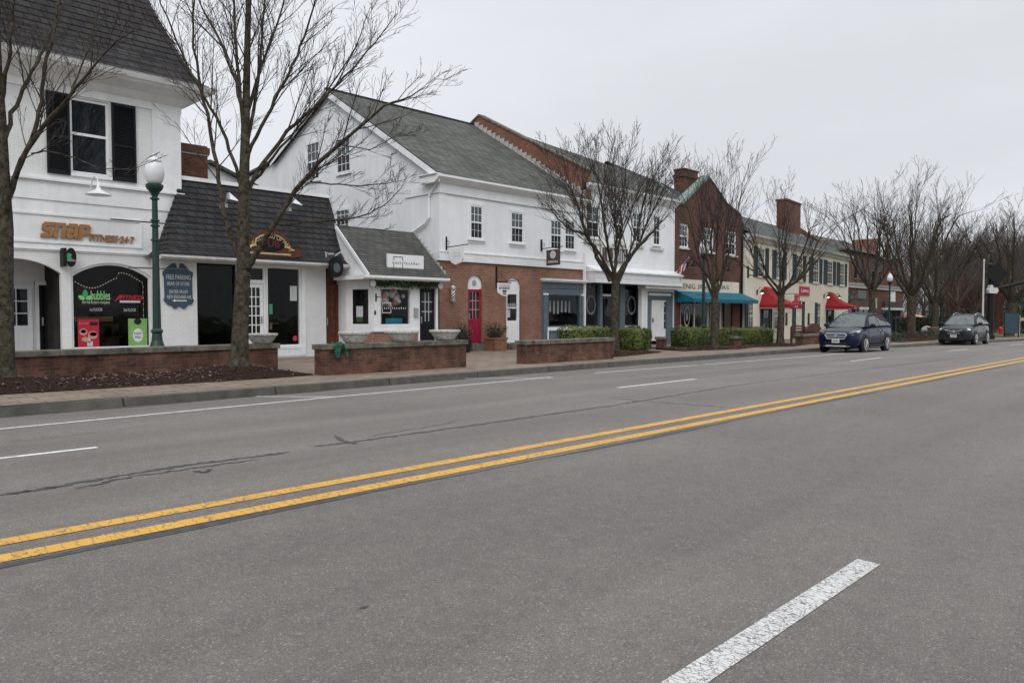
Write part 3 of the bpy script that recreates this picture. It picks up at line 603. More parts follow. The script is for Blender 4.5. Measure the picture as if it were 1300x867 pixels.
# ------------------------------------------------------------------ facade helpers
def sash(b, x0, x1, z0, z1, Y, cols=3, rows=2, trim=.09, mat='white', sill=True, local=False, up='pane_blue', lo='pane', hood=False):
    m = MB(); t = trim
    m.box(x0-t, x0, Y-.045, Y+.02, z0, z1).box(x1, x1+t, Y-.045, Y+.02, z0, z1).box(x0-t, x1+t, Y-.05, Y+.02, z1, z1+t*1.2)
    if hood: m.box(x0-t-.05, x1+t+.05, Y-.10, Y+.02, z1+t*1.2, z1+t*1.2+.06)
    m.box(x0-t-.04, x1+t+.04, Y-.10, Y+.02, z0-.07, z0)
    if sill: m.box(x0-t+.01, x1+t-.01, Y-.035, Y+.02, z0-.17, z0-.07)
    zm = (z0+z1)/2; f = .045
    m.box(x0, x1, Y-.04, Y+.01, zm-.03, zm+.03)
    m.box(x0, x0+f, Y-.036, Y+.01, z0, zm-.03).box(x1-f, x1, Y-.036, Y+.01, z0, zm-.03).box(x0+f, x1-f, Y-.036, Y+.01, z0, z0+.06)
    m.box(x0, x0+f, Y-.033, Y+.01, zm+.03, z1).box(x1-f, x1, Y-.033, Y+.01, zm+.03, z1).box(x0+f, x1-f, Y-.033, Y+.01, z1-.05, z1)
    for half in ((z0+.06, zm-.03), (zm+.03, z1-.05)):
        for i in range(1, cols):
            x = x0+f+(x1-x0-2*f)*i/cols; bw_ = .010 if half[0] > zm else .005; m.box(x-bw_, x+bw_, Y-.022, Y+.005, half[0], half[1])
        for j in range(1, rows):
            z = half[0]+(half[1]-half[0])*j/rows; bw_ = .010 if half[0] > zm else .005; m.box(x0+f, x1-f, Y-.020, Y+.004, z-bw_, z+bw_)
    fr = m.build('window', mat, b, local=local)
    MB().poly([(x0+f, Y-.008, zm), (x1-f, Y-.008, zm), (x1-f, Y-.012, z1-.05), (x0+f, Y-.012, z1-.05)]).build('pane', up, fr, local=local)
    MB().poly([(x0+f, Y-.012, z0+.05), (x1-f, Y-.012, z0+.05), (x1-f, Y-.009, zm), (x0+f, Y-.009, zm)]).build('pane', lo, fr, local=local)
    return fr
def sash_side(b, y0, y1, z0, z1, X, cols=3, rows=2, mat='white', meet=True):   # window on a wall facing -X
    m = MB(); t = .10
    m.box(X-.05, X+.02, y0-t, y0, z0, z1).box(X-.05, X+.02, y1, y1+t, z0, z1).box(X-.06, X+.02, y0-t-.03, y1+t+.03, z1, z1+.14).box(X-.09, X+.02, y0-t-.03, y1+t+.03, z0-.14, z0)
    zm = (z0+z1)/2
    if meet: m.box(X-.04, X+.02, y0, y1, zm-.035, zm+.035)
    for h0, h1 in ((z0, zm-.035), (zm+.035, z1)):
        for i in range(1, cols):
            y = y0+(y1-y0)*i/cols; m.box(X-.025, X+.01, y-.013, y+.013, h0, h1)
        z = (h0+h1)/2; m.box(X-.023, X+.01, y0, y1, z-.013, z+.013)
    fr = m.build('window', mat, b)
    MB().poly([(X-.010, y0, zm), (X-.010, y1, zm), (X-.013, y1, z1), (X-.013, y0, z1)]).build('pane', 'pane_blue', fr)
    MB().poly([(X-.013, y0, z0), (X-.013, y1, z0), (X-.010, y1, zm), (X-.010, y0, zm)]).build('pane', 'pane', fr)
def shop_window(b, x0, x1, z0, z1, Y, frame='white', fw=.07, glass='shop_glass', depth=1.7, mull=(), inside='inside', shelves=0, seed=0, local=False, shape=None, trans=None):
    m = MB()
    if shape is None:
        m.box(x0, x0+fw, Y, Y+.11, z0, z1).box(x1-fw, x1, Y, Y+.11, z0, z1).box(x0+fw, x1-fw, Y+.004, Y+.106, z0, z0+fw).box(x0+fw, x1-fw, Y+.004, Y+.106, z1-fw, z1)
        pane = [(x0+fw, z0+fw), (x1-fw, z0+fw), (x1-fw, z1-fw), (x0+fw, z1-fw)]
    else:
        inner = [((u-(x0+x1)/2)*(1-2*fw/(x1-x0))+(x0+x1)/2, (z-(z0+z1)/2)*(1-2*fw/(z1-z0))+(z0+z1)/2) for u, z in shape]
        k = len(shape)
        for i in range(k):
            (a, c), (d, e) = shape[i], shape[(i+1) % k]; (a2, c2), (d2, e2) = inner[i], inner[(i+1) % k]
            m.poly([(a, Y, c), (d, Y, e), (d2, Y, e2), (a2, Y, c2)]); m.poly([(a2, Y, c2), (d2, Y, e2), (d2, Y+.1, e2), (a2, Y+.1, c2)])
        pane = inner
    for x in mull: m.box(x-.025, x+.025, Y+.01, Y+.10, z0+fw, z1-fw)
    if trans: m.box(x0+fw, x1-fw, Y+.012, Y+.098, trans-.03, trans+.03)
    w = m.build('shop_window', frame, b, local=local)
    MB().poly([(u, Y+.06, z) for u, z in pane]).build('pane', glass, w, local=local)
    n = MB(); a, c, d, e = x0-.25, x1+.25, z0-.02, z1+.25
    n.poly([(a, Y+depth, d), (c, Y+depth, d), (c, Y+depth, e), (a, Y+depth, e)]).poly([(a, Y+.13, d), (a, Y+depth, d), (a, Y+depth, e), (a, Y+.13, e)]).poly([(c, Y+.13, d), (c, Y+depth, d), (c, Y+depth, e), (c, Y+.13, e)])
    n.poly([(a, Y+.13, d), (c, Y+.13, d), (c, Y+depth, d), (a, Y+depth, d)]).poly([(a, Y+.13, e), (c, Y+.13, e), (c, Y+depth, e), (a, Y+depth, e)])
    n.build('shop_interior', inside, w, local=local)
    if shelves:
        rr = random.Random(seed); s_ = MB()
        for j in range(shelves):
            zz = z0+.25+(z1-z0-.6)*j/max(1, shelves); s_.box(x0+.2, x1-.2, Y+depth-.4, Y+depth-.02, zz, zz+.04)
            x = x0+.25
            while x < x1-.4:
                w_ = rr.uniform(.08, .3); h_ = rr.uniform(.1, .35); s_.box(x, x+w_, Y+depth-.35, Y+depth-.1, zz+.04, zz+.04+h_); x += w_+rr.uniform(.03, .2)
        s_.build('display_shelf', 'inside_warm', w, local=local)
    return w
def panel_door(b, x0, x1, z0, z1, Y, mat, glass=None, pc=2, pr=3, gz0=.45, label=None, local=False, handle='steel', hs=1, panels=True, muntin=None):
    m = MB(); t = .11; m.box(x0, x1, Y+.02, Y+.07, z0, z1)
    m.box(x0, x0+t, Y, Y+.02, z0, z1).box(x1-t, x1, Y, Y+.02, z0, z1).box(x0+t, x1-t, Y+.001, Y+.02, z1-t, z1).box(x0+t, x1-t, Y+.001, Y+.02, z0, z0+.2)
    zg = z0+(z1-z0)*gz0
    m.box(x0+t, x1-t, Y+.002, Y+.02, zg-.12, zg)
    xm = (x0+x1)/2
    if panels:
        m.box(xm-.05, xm+.05, Y+.003, Y+.02, z0+.2, zg-.12)
        for a, c in ((x0+t+.05, xm-.09), (xm+.09, x1-t-.05)): m.box(a, c, Y+.008, Y+.02, z0+.26, zg-.18)
    if not glass: 
        m.box(xm-.05, xm+.05, Y+.003, Y+.02, zg, z1-t)
        for j in range(2):
            zz0 = zg+.04+(z1-t-zg-.04)*j/2
            for a, c in ((x0+t+.04, xm-.08), (xm+.08, x1-t-.04)): m.box(a, c, Y+.008, Y+.02, zz0+.03, zz0+(z1-t-zg)/2-.07)
    d = m.build('door', mat, b, local=local, label=label)
    if glass:
        MB().poly([(x0+t, Y+.012, zg), (x1-t, Y+.012, zg), (x1-t, Y+.012, z1-t), (x0+t, Y+.012, z1-t)]).build('pane', 'pane', d, local=local)
        q = MB()
        for i in range(1, pc): x = x0+t+(x1-x0-2*t)*i/pc; q.box(x-.014, x+.014, Y, Y+.016, zg, z1-t)
        for j in range(1, pr): z = zg+(z1-t-zg)*j/pr; q.box(x0+t, x1-t, Y+.001, Y+.015, z-.014, z+.014)
        if pc > 1 or pr > 1: q.build('glazing_bars', muntin or mat, d, local=local)
    hx = x0+.07 if hs > 0 else x1-.07
    MB().tube([(hx, Y-.05, z0+1.0), (hx, Y-.05, z0+1.14)], .014, 6).box(hx-.02, hx+.02, Y-.04, Y+.005, z0+.95, z0+1.18).build('handle', handle, d, local=local)
    return d
def shutter(b, x0, x1, z0, z1, Y, mat, local=False):
    m = MB(); t = .06; m.box(x0, x0+t, Y-.06, Y-.01, z0, z1).box(x1-t, x1, Y-.06, Y-.01, z0, z1)
    zm = z0+(z1-z0)*.46
    for a, c in ((z0, z0+.1), (zm-.04, zm+.04), (z1-.08, z1)): m.box(x0+t, x1-t, Y-.058, Y-.012, a, c)
    n = int((z1-z0)/.055)
    for i in range(n):
        z = z0+.1+(z1-z0-.18)*i/n
        if abs(z+.02-zm) < .06: continue
        m.poly([(x0+t, Y-.05, z), (x1-t, Y-.05, z), (x1-t, Y-.02, z+.045), (x0+t, Y-.02, z+.045)])
    m.box(x0+t, x1-t, Y-.016, Y-.012, z0+.1, z1-.08)
    return m.build('shutter', mat, b, local=local)
def moulding(m, x0, x1, Y, z0, z1, d):         # stepped string course
    h = z1-z0; m.box(x0, x1, Y-d*.45, Y+.02, z0, z0+h*.4).box(x0, x1, Y-d, Y+.02, z0+h*.4+.001, z0+h*.75).box(x0, x1, Y-d*.7, Y+.02, z0+h*.75+.001, z1)

# ------------------------------------------------------------------ corner building with the gym sign
YA = 22.8
A = thing('corner_building', 'large white painted brick building with steep charcoal shingle roof and arched shop window', 'building', (2.6, 26.5, -.3))
la = arch(3.95, 6.04, -.5, 2.49, 2.84); ra = arch(6.28, 8.38, .42, 2.47, 2.83)
wx0, wx1 = P(88, 115, YA)[0], P(137.5, 124, YA)[0]
w = MB(); w.wall([(-4.2, -.8), (9.27, -.8), (9.27, 7.9), (-4.2, 7.9)], [la, ra, rect(wx0, wx1, 5.22, 7.28)], YA, .16)
w.poly([(9.27, YA, -.8), (9.27, 34, -.8), (9.27, 34, 7.9), (9.27, YA, 7.9)]).poly([(-4.2, YA, -.8), (-4.2, 34, -.8), (-4.2, 34, 7.9), (-4.2, YA, 7.9)])
w.poly([(-4.2, 34, -.8), (9.27, 34, -.8), (9.27, 34, 7.9), (-4.2, 34, 7.9)])
w.build('wall', 'white_brick', A)
MB().box(-4.2, 9.285, YA-.018, YA+.01, 3.175, 4.42).build('sign_panel', 'white', A)
t = MB(); moulding(t, -4.2, 9.33, YA, 4.86, 5.02, .13); t.box(-4.2, 9.30, YA-.05, YA+.02, 4.42, 4.86)
moulding(t, -4.2, 9.30, YA, 3.06, 3.17, .06)
t.box(-4.2, 9.31, YA-.03, YA+.02, 7.32, 7.53)
t.box(8.46, 9.272, YA-.055, YA+.02, 5.03, 7.31)
t.build('string_course', 'white', A)
t = MB()
for (a, c) in ((3.28, 3.34), (4.02, 4.08)): t.box(3.2, 8.13, YA-.05, YA+.01, a, c)
t.box(8.07, 8.13, YA-.048, YA+.01, 3.34, 4.02); t.box(3.2, 3.26, YA-.048, YA+.01, 3.34, 4.02)
t.build('sign_panel_frame', 'white', A)
# window upstairs with two shutters
m = MB(); m.box(wx0, wx0+.06, YA+.05, YA+.14, 5.22, 7.28).box(wx1-.06, wx1, YA+.05, YA+.14, 5.22, 7.28).box(wx0+.06, wx1-.06, YA+.051, YA+.139, 7.2, 7.28).box(wx0-.05, wx1+.05, YA-.06, YA+.13, 5.14, 5.22)
m.box(wx0+.06, wx1-.06, YA+.055, YA+.135, 6.27, 6.34).box(wx0+.06, wx1-.06, YA+.052, YA+.138, 5.22, 5.29)
fr = m.build('window', 'white', A)
MB().poly([(wx0+.06, YA+.10, 6.3), (wx1-.06, YA+.10, 6.3), (wx1-.06, YA+.10, 7.2), (wx0+.06, YA+.10, 7.2)]).build('pane', 'pane', fr)
MB().poly([(wx0+.06, YA+.115, 5.29), (wx1-.06, YA+.115, 5.29), (wx1-.06, YA+.115, 6.28), (wx0+.06, YA+.115, 6.28)]).build('pane', 'pane', fr)
s0 = P(57.5, 115, YA)[0]; s1 = P(171, 130, YA)[0]
shutter(A, s0, wx0-.02, 5.14, 7.30, YA, 'black_paint'); shutter(A, wx1+.06, s1, 5.14, 7.30, YA, 'black_paint')
# recessed entry behind the left arch
rb = YA+1.5; m = MB()
m.poly([(3.9, YA+.16, -.5), (3.9, rb, -.5), (3.9, rb, 3.0), (3.9, YA+.16, 3.0)]).poly([(6.1, YA+.16, -.5), (6.1, rb, -.5), (6.1, rb, 3.0), (6.1, YA+.16, 3.0)])
m.poly([(3.9, YA+.16, 3.0), (6.1, YA+.16, 3.0), (6.1, rb, 3.0), (3.9, rb, 3.0)]).poly([(3.9, rb, -.5), (6.1, rb, -.5), (6.1, rb, 3.0), (3.9, rb, 3.0)])
m.build('entry_recess', 'white_panel', A)
d0, d1 = P(18, 400, rb)[0], P(40, 400, rb)[0]
panel_door(A, d0-.35, d1, .12, 2.2, rb-.09, 'white_panel', glass=True, pc=2, pr=3, gz0=.46)
d0, d1 = P(49, 400, rb)[0], P(77, 400, rb)[0]
dd = panel_door(A, d0, min(d1, 6.05), .12, 2.2, rb-.09, 'black_paint', glass=True, pc=1, pr=1, gz0=.1, panels=False)
m = MB(); m.box(d0-.1, d0-.01, rb-.12, rb-.001, .1, 2.3).box(d0-.1, 6.09, rb-.121, rb-.001, 2.21, 2.32).build('door_casing', 'white', A)
aw = shop_window(A, 6.28, 8.38, .42, 2.83, YA+.05, 'white', .06, 'dark_glass', 2.2, shape=ra, shelves=2, seed=5)
m = MB(); rr = random.Random(9)
for i in range(26):
    u = i/25; x = 6.45+1.75*u; z = 2.28-.16*math.sin(u*math.pi*2.2)+(.13 if i > 15 else 0); m.ball((x, YA+.22, z), .011, 5, 4)
for i in range(10): m.ball((8.22, YA+.22, 2.2-.17*i), .010, 5, 4)
m.tube([(6.45+1.75*i/25, YA+.22, 2.28-.16*math.sin(i/25*math.pi*2.2)+(.13 if i > 15 else 0)) for i in range(26)]+[(8.22, YA+.22, 2.2-.17*i) for i in range(10)], .0010, 3)
m.build('fairy_lights', 'fairy', aw)
MB().box(6.4, 7.7, YA+1.2, YA+1.35, 1.18, 1.32).build('counter_front', 'letter_wood', aw); MB().box(6.6, 8.1, YA+1.9, YA+2.2, .42, 1.1).box(6.9, 7.3, YA+1.7, YA+2.1, 1.6, 2.2).build('shop_fittings', 'inside_warm', aw)
# flared hip roof, gutter and soffit
m = MB(); prof = [(0, 8.06), (.18, 8.13), (.36, 8.27), (.62, 8.72), (.82, 9.2), (2.5, 13.4)]
def lap(prof, step=.19):                       # profile -> courses whose lower edges stand proud
    out = []; 
    for (d, z), (d2, z2) in zip(prof, prof[1:]):
        n = max(1, round((z2-z)/step)); 
        for i in range(n):
            a, b = i/n, (i+1)/n; out.append(((d+(d2-d)*a-.018, z+(z2-z)*a), (d+(d2-d)*b-.004, z+(z2-z)*b)))
    return out
for (d, z), (d2, z2) in lap(prof):
    e0 = [(-5+d+.016, 22+d+.016), (10.05-d-.016, 22+d+.016), (10.05-d-.016, 34.8-d-.016), (-5+d+.016, 34.8-d-.016)]
    f0 = [(-5+d, 22+d), (10.05-d, 22+d), (10.05-d, 34.8-d), (-5+d, 34.8-d)]
    for i in range(4):
        j = (i+1) % 4; m.poly([(*e0[i], z-.004), (*e0[j], z-.004), (*f0[j], z), (*f0[i], z)])
    f0 = [(-5-0+d, 22+d), (10.05-d, 22+d), (10.05-d, 34.8-d), (-5+d, 34.8-d)]; f1 = [(-5+d2, 22+d2), (10.05-d2, 22+d2), (10.05-d2, 34.8-d2), (-5+d2, 34.8-d2)]
    for i in range(4):
        j = (i+1) % 4; m.poly([(*f0[i], z), (*f0[j], z), (*f1[j], z2), (*f1[i], z2)])
d, z = prof[-1]; m.poly([(-5+d, 22+d, z), (10.05-d, 22+d, z), (10.05-d, 34.8-d, z), (-5+d, 34.8-d, z)])
m.build('roof', 'shingle_a', A)
m = MB()
def ring(o0, z0, o1, z1):
    q0 = [(-4.2-o0, YA-o0), (9.27+o0, YA-o0), (9.27+o0, 34+o0), (-4.2-o0, 34+o0)]; q1 = [(-4.2-o1, YA-o1), (9.27+o1, YA-o1), (9.27+o1, 34+o1), (-4.2-o1, 34+o1)]
    for i in range(4):
        j = (i+1) % 4; m.poly([(*q0[i], z0), (*q0[j], z0), (*q1[j], z1), (*q1[i], z1)])
for a, b in (((.03, 7.52), (.10, 7.58)), ((.10, 7.58), (.22, 7.72)), ((.22, 7.72), (.62, 7.86)), ((.62, 7.86), (.66, 7.92)), ((.66, 7.92), (.74, 7.93)), ((.74, 7.93), (.80, 8.03)), ((.80, 8.03), (.80, 8.075)), ((.80, 8.075), (.70, 8.07))): ring(*a, *b)
m.build('cornice', 'white', A)

# sign lettering on its facade
sg = thing('gym_sign', 'raised ochre lettering on the white panel above the arched window', 'sign', (6.5, YA-.05, 3.4))
x0, z1 = P(54, 281, YA-.06); x1, _ = P(115, 285, YA-.06)
def block_letter(rows, x0, x1, z0, z1, sh=.16):   # chunky display letter from a small cell grid
    m = MB(); nr = len(rows); nc = len(rows[0]); Yl = YA-.03
    X = lambda c, r: x0+(x1-x0)*c/nc+sh*(z1-z0)*(nr-r)/nr; Z = lambda r: z1-(z1-z0)*r/nr
    for r, row in enumerate(rows):
        c = 0
        while c < nc:
            if row[c] == '#':
                e = c
                while e < nc and row[e] == '#': e += 1
                m.extr([(X(c, r+1), Yl-.05, Z(r+1)), (X(e, r+1), Yl-.05, Z(r+1)), (X(e, r), Yl-.05, Z(r)), (X(c, r), Yl-.05, Z(r))], (0, .05, 0)); c = e
            else: c += 1
    m.build('lettering', 'letter_wood', sg)
LW = (x1-x0)*.245; gp = (x1-x0)*.255
for i, rows in enumerate((['.#######', '########', '###.....', '#######.', '.#######', '.....###', '########', '#######.'], ['#######.', '########', '###..###', '###..###', '###..###', '###..###', '###..###', '###..###'], ['.######.', '########', '.....###', '.#######', '########', '###..###', '########', '.####.##'], ['#######.', '########', '###..###', '###..###', '########', '#######.', '###.....', '###.....'])):
    block_letter(rows, x0-.06+i*gp, x0-.06+i*gp+LW, 3.43, 3.84)
x2, _ = P(171, 300, YA-.06)
text('lettering', 'FITNESS\u00b724\u00b77', 'letter_wood', sg, x1-.04, x2, 3.40, 3.60, YA-.03, .04, .2, .02)
sg2 = thing('blade_sign', 'small black oval sign with green leaf on a dark bracket between the two arches', 'sign', (P(88, 326, YA)[0], YA-.1, 2.6))
x0, _ = P(79.5, 326, YA-.25); x1, _ = P(85, 326, YA-.25); z0, z1 = P(82, 338, YA-.25)[1], P(82, 315, YA-.25)[1]
MB().box(x0, x1-.02, YA-.32, YA+.0, z0, z1).build('bracket', 'black_metal', sg2)
xa, xb = P(84, 326, YA-.3)[0], P(97, 326, YA-.3)[0]; cx, cz = (xa+xb)/2, (z0+z1)/2
MB().extr([(cx+(xb-xa)/2*math.cos(t*.2618), YA-.31, cz+(z1-z0)/2*1.06*math.sin(t*.2618)) for t in range(24)], (0, .05, 0)).build('board', 'black_metal', sg2)
MB().extr([(cx-.06+.10*math.cos(t*.785)*(1 if t % 2 else .5), YA-.318, cz+.02+.09*math.sin(t*.785)) for t in range(8)], (0, .006, 0)).build('leaf_mark', 'mid_green', sg2)
text('lettering', 'bubbles', 'letter_grey', sg2, cx-.12, cx+.1, cz-.11, cz-.04, YA-.312, .004)
# window lettering and posters
YG = YA+.10
def px_text(name, body, mat, parent, a, b, Y, **k):
    (x0, z1), (x1, z0) = P(*a, Y), P(*b, Y); return text(name, body, mat, parent, x0, x1, z0, z1, Y, **k)
wl = thing('window_lettering', 'green leaf emblem with green and white tea shop lettering on the arched window', 'window sign', (P(125, 380, YG)[0], YG, .9))
px_text('lettering', 'bubbles', 'bright_green', wl, (115, 369), (140, 381), YG, depth=.003, bold=.02)
px_text('lettering', 'the tea & juice company', 'letter_grey', wl, (104, 381), (139.5, 387), YG, depth=.003)
px_text('lettering', '1st FLOOR', 'letter_grey', wl, (114, 391), (130, 395), YG, depth=.003)
def leafm(cx, cz, a, l, wd, mat):
    pts = []
    for i in range(13):
        t = i/12; s_ = math.sin(t*math.pi)*wd; pts.append((t*l, s_))
    pts += [(x, -y) for x, y in reversed(pts[1:-1])]
    c, s_ = math.cos(a), math.sin(a)
    MB().extr([(cx+x*c-y*s_, YG-.004, cz+x*s_+y*c) for x, y in pts], (0, .003, 0)).build('leaf_mark', mat, wl)
lx, lz = P(108.3, 379.5, YG)
leafm(lx, lz, R(90), .27, .07, 'mid_green'); leafm(lx+.01, lz-.02, R(32), .2, .06, 'bright_green'); leafm(lx-.01, lz-.02, R(148), .2, .06, 'bright_green')
wl2 = thing('window_lettering', 'red slanted gym lettering with a grey underline on the arched window', 'window sign', (P(165, 380, YG)[0], YG, .9))
px_text('lettering', 'FITNESS', 'poster_red', wl2, (152, 374.5), (182, 381), YG, depth=.003, shear=.35, bold=.03)
(x0, z1), (x1, z0) = P(152, 381.5, YG), P(178, 384.5, YG)
MB().box(x0, x1, YG-.004, YG, z0, z1).build('underline', 'letter_grey', wl2)
(x0, z1), (x1, z0) = P(145, 383, YG), P(152, 377, YG)
MB().extr([(x0, YG-.004, z1), (x1+.1, YG-.004, z0+.02), (x1, YG-.004, z0+.06)], (0, .003, 0)).build('swoosh', 'poster_red', wl2)
px_text('lettering', '2nd FLOOR', 'letter_grey', wl2, (157, 391.5), (172.5, 395.5), YG, depth=.003)
def poster(a, b, mat, label, deco):
    (x0, z1), (x1, z0) = P(*a, YG), P(*b, YG); o = thing('poster', label, 'poster', ((x0+x1)/2, YG, z0))
    MB().box(x0, x1, YG-.012, YG-.002, z0, z1).build('sheet', mat, o)
    w_, h_ = x1-x0, z1-z0
    for kind, u, v, su, sv, mt in deco:
        cx, cz = x0+u*w_, z0+v*h_
        if kind == 'disc': MB().extr([(cx+su*w_*math.cos(t*.3927), YG-.016, cz+sv*h_*math.sin(t*.3927)) for t in range(16)], (0, .003, 0)).build('printed_shape', mt, o)
        elif kind == 'ring':
            m = MB()
            for t in range(14):
                a_ = t*.4488; m.box(cx+su*w_*math.cos(a_)-.02, cx+su*w_*math.cos(a_)+.02, YG-.015, YG-.012, cz+sv*h_*math.sin(a_)-.02, cz+sv*h_*math.sin(a_)+.02)
            m.build('printed_shape', mt, o)
        elif kind == 'box': MB().box(cx-su*w_, cx+su*w_, YG-.0155, YG-.012, cz-sv*h_, cz+sv*h_).build('printed_shape', mt, o)
        else: text('lettering', kind, mt, o, cx-su*w_, cx+su*w_, cz-sv*h_, cz+sv*h_, YG-.0165, .002)
    MB().box(x0+.25*w_, x1-.22*w_, YG-.008, YG-.003, z0-.09, z0-.055).build('caption_strip', 'letter_grey', o)
poster((98.3, 405.5), (126, 442), 'poster_red', 'red poster with bowls in the lower left of the arched window', [('disc', .26, .57, .19, .12, 'balloon_pink'), ('disc', .26, .59, .13, .06, 'leaf'), ('disc', .70, .46, .22, .14, 'balloon_pink'), ('disc', .72, .49, .17, .07, 'gold'), ('disc', .34, .32, .17, .08, 'gold'), ('box', .56, .16, .13, .08, 'letter_grey'), ('box', .53, .36, .05, .16, 'letter_grey'), ('box', .76, .85, .18, .06, 'letter_black'), ('SMOOTHIES', .27, .86, .24, .035, 'balloon_pink')])
poster((162.5, 404.5), (187, 440.5), 'poster_green', 'green poster with a white disc in the lower right of the arched window', [('disc', .5, .90, .2, .11, 'letter_black'), ('disc', .5, .42, .27, .24, 'letter_white'), ('ring', .5, .42, .36, .33, 'bright_green'), ('bubble', .5, .49, .2, .05, 'sign_blue'), ('teas', .5, .36, .18, .05, 'sign_blue')])

# ------------------------------------------------------------------ mansard shop (pub)
YB = 22.0
B = thing('mansard_shop', 'single storey white brick pub with dark shingled mansard roof and tall dark windows', 'building', (11, 25, -.3))
bl = rect(P(250.5, 390, YB)[0], P(300, 390, YB)[0], .38, 2.90)
bd = rect(P(308, 390, YB)[0], P(338, 390, YB)[0], .10, 2.90)
br_ = rect(P(338.8, 390, YB)[0], P(382.5, 390, YB)[0], .36, 2.90)
XBR = P(414, 400, YB)[0]
w = MB(); w.wall([(8.36, -.8), (XBR, -.8), (XBR, 3.02), (8.36, 3.02)], [bl, bd, br_], YB, .14)
w.poly([(8.36, YB, -.8), (8.36, 22.79, -.8), (8.36, 22.79, 3.02), (8.36, YB, 3.02)])
w.poly([(XBR, YB, -.8), (XBR, 31, -.8), (XBR, 31, 3.02), (XBR, YB, 3.02)]).poly([(9.3, 31, -.8), (XBR, 31, -.8), (XBR, 31, 5.3), (9.3, 31, 5.3)]).poly([(XBR, 22.9, 3.02), (XBR, 31, 3.02), (XBR, 31, 5.4), (XBR, 22.9, 5.4)])
w.build('wall', 'white_brick', B)
t = MB(); x0, x1 = bl[0][0], bl[1][0]
t.box(P(383, 390, YB)[0], P(387.5, 390, YB)[0], YB-.03, YB+.01, .06, 2.9).box(br_[0][0]-.1, P(387.5, 390, YB)[0], YB-.034, YB+.01, .28, .355).box(bl[0][0]-.06, br_[1][0]+.2, YB-.035, YB+.01, 2.91, 3.0)
t.box(br_[0][0]-.02, P(387, 390, YB)[0], YB-.02, YB+.01, .04, .28)
t.build('window_trim', 'white', B)
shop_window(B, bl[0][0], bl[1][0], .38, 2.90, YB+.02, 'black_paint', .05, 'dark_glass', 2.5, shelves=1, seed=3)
def card(parent, a, b, mat, Y, round_=False):
    (x0, z1), (x1, z0) = P(*a, Y), P(*b, Y)
    if round_: cx, cz, r_ = (x0+x1)/2, (z0+z1)/2, (x1-x0)/2; MB().extr([(cx+r_*math.cos(t*.5236), Y-.004, cz+r_*1.1*math.sin(t*.5236)) for t in range(12)], (0, .004, 0)).build('window_card', mat, parent)
    else: MB().box(x0, x1, Y-.004, Y, z0, z1).build('window_card', mat, parent)
rw = shop_window(B, br_[0][0], br_[1][0], .36, 2.90, YB+.02, 'white', .05, 'dark_glass', 2.5, shelves=2, seed=4)
MB().box(11.8, 12.5, YB+1.0, YB+1.6, 1.05, 1.12).box(12.1, 12.2, YB+1.25, YB+1.35, .3, 1.05).box(11.7, 12.0, YB+1.9, YB+2.2, .3, 1.35).box(12.3, 12.6, YB+1.6, YB+1.9, .3, 1.3).build('pub_furniture', 'inside_warm', rw)
card(rw, (368, 363), (377, 382), 'letter_grey', YB+.075); card(rw, (341.5, 386), (346, 399), 'mid_green', YB+.075); card(rw, (371.5, 424), (377.5, 435), 'balloon_red', YB+.075, True); card(rw, (342, 410), (345.5, 418), 'inside_warm', YB+.075)
d0, d1 = bd[0][0], bd[1][0]
m = MB(); m.box(d0, d0+.07, YB+.03, YB+.14, .1, 2.9).box(d1-.07, d1, YB+.03, YB+.14, .1, 2.9).box(d0+.07, d1-.07, YB+.03, YB+.14, 2.34, 2.46).box(d0+.07, d1-.07, YB+.031, YB+.139, 2.82, 2.9).build('door_casing', 'white', B)
MB().poly([(d0+.07, YB+.1, 2.46), (d1-.07, YB+.1, 2.46), (d1-.07, YB+.1, 2.82), (d0+.07, YB+.1, 2.82)]).build('transom_pane', 'pane', B)
panel_door(B, d0+.08, d1-.08, .15, 2.33, YB+.04, 'white', glass=True, pc=3, pr=5, gz0=.28, hs=-1)
# roof: flared mansard, hipped at its left end
pr = [(21.5, 3.05, 8.2), (21.62, 3.10, 8.30), (21.80, 3.24, 8.44), (22.02, 3.55, 8.62), (22.9, 5.42, 9.27)]
m = MB(); XR = 14.42
rows_ = []
for (y, z, x), (y2, z2, x2) in zip(pr, pr[1:]):
    n = max(1, round((z2-z)/.19))
    for i in range(n):
        a, b = i/n, (i+1)/n; rows_.append(((y+(y2-y)*a-.018, z+(z2-z)*a, x+(x2-x)*a-.03), (y+(y2-y)*b-.004, z+(z2-z)*b, x+(x2-x)*b)))
for (y, z, x), (y2, z2, x2) in rows_:
    m.poly([(x, y+.016, z-.004), (XR, y+.016, z-.004), (XR, y, z), (x, y, z)])
    m.poly([(x, y, z), (XR, y, z), (XR, y2, z2), (x2, y2, z2)]); m.poly([(x, y, z), (x2, y2, z2), (x2, 22.79 if y2 < 22.79 else 22.9, z2), (x, 22.79, z)])
m.poly([(9.27, 22.9, 5.42), (XR, 22.9, 5.42), (XR, 31, 5.42), (9.27, 31, 5.42)])
m.poly([(XR, y, z) for y, z, x in pr]+[(XR, 31, 5.42), (XR, 31, 3.02), (XR, 21.5, 3.02)])
m.build('roof', 'shingle_b', B)
m = MB(); m.box(9.27, XR+.03, 22.84, 22.98, 5.425, 5.54); m.build('roof_capping', 'white', B)
m = MB(); m.extr([(8.16, 21.42, 3.05), (8.16, 21.42, 2.99), (8.16, 21.50, 2.93), (8.16, 22.0, 2.93), (8.16, 22.0, 3.03), (8.16, 21.5, 3.045)], (XR-8.14, 0, 0)); fixn(m.build('gutter', 'white_dull', B))
m = MB(); m.box(XBR+.005, 14.28, 22.25, 22.4, -.8, 3.0); m.build('side_passage_wall', 'brick_dark', B)
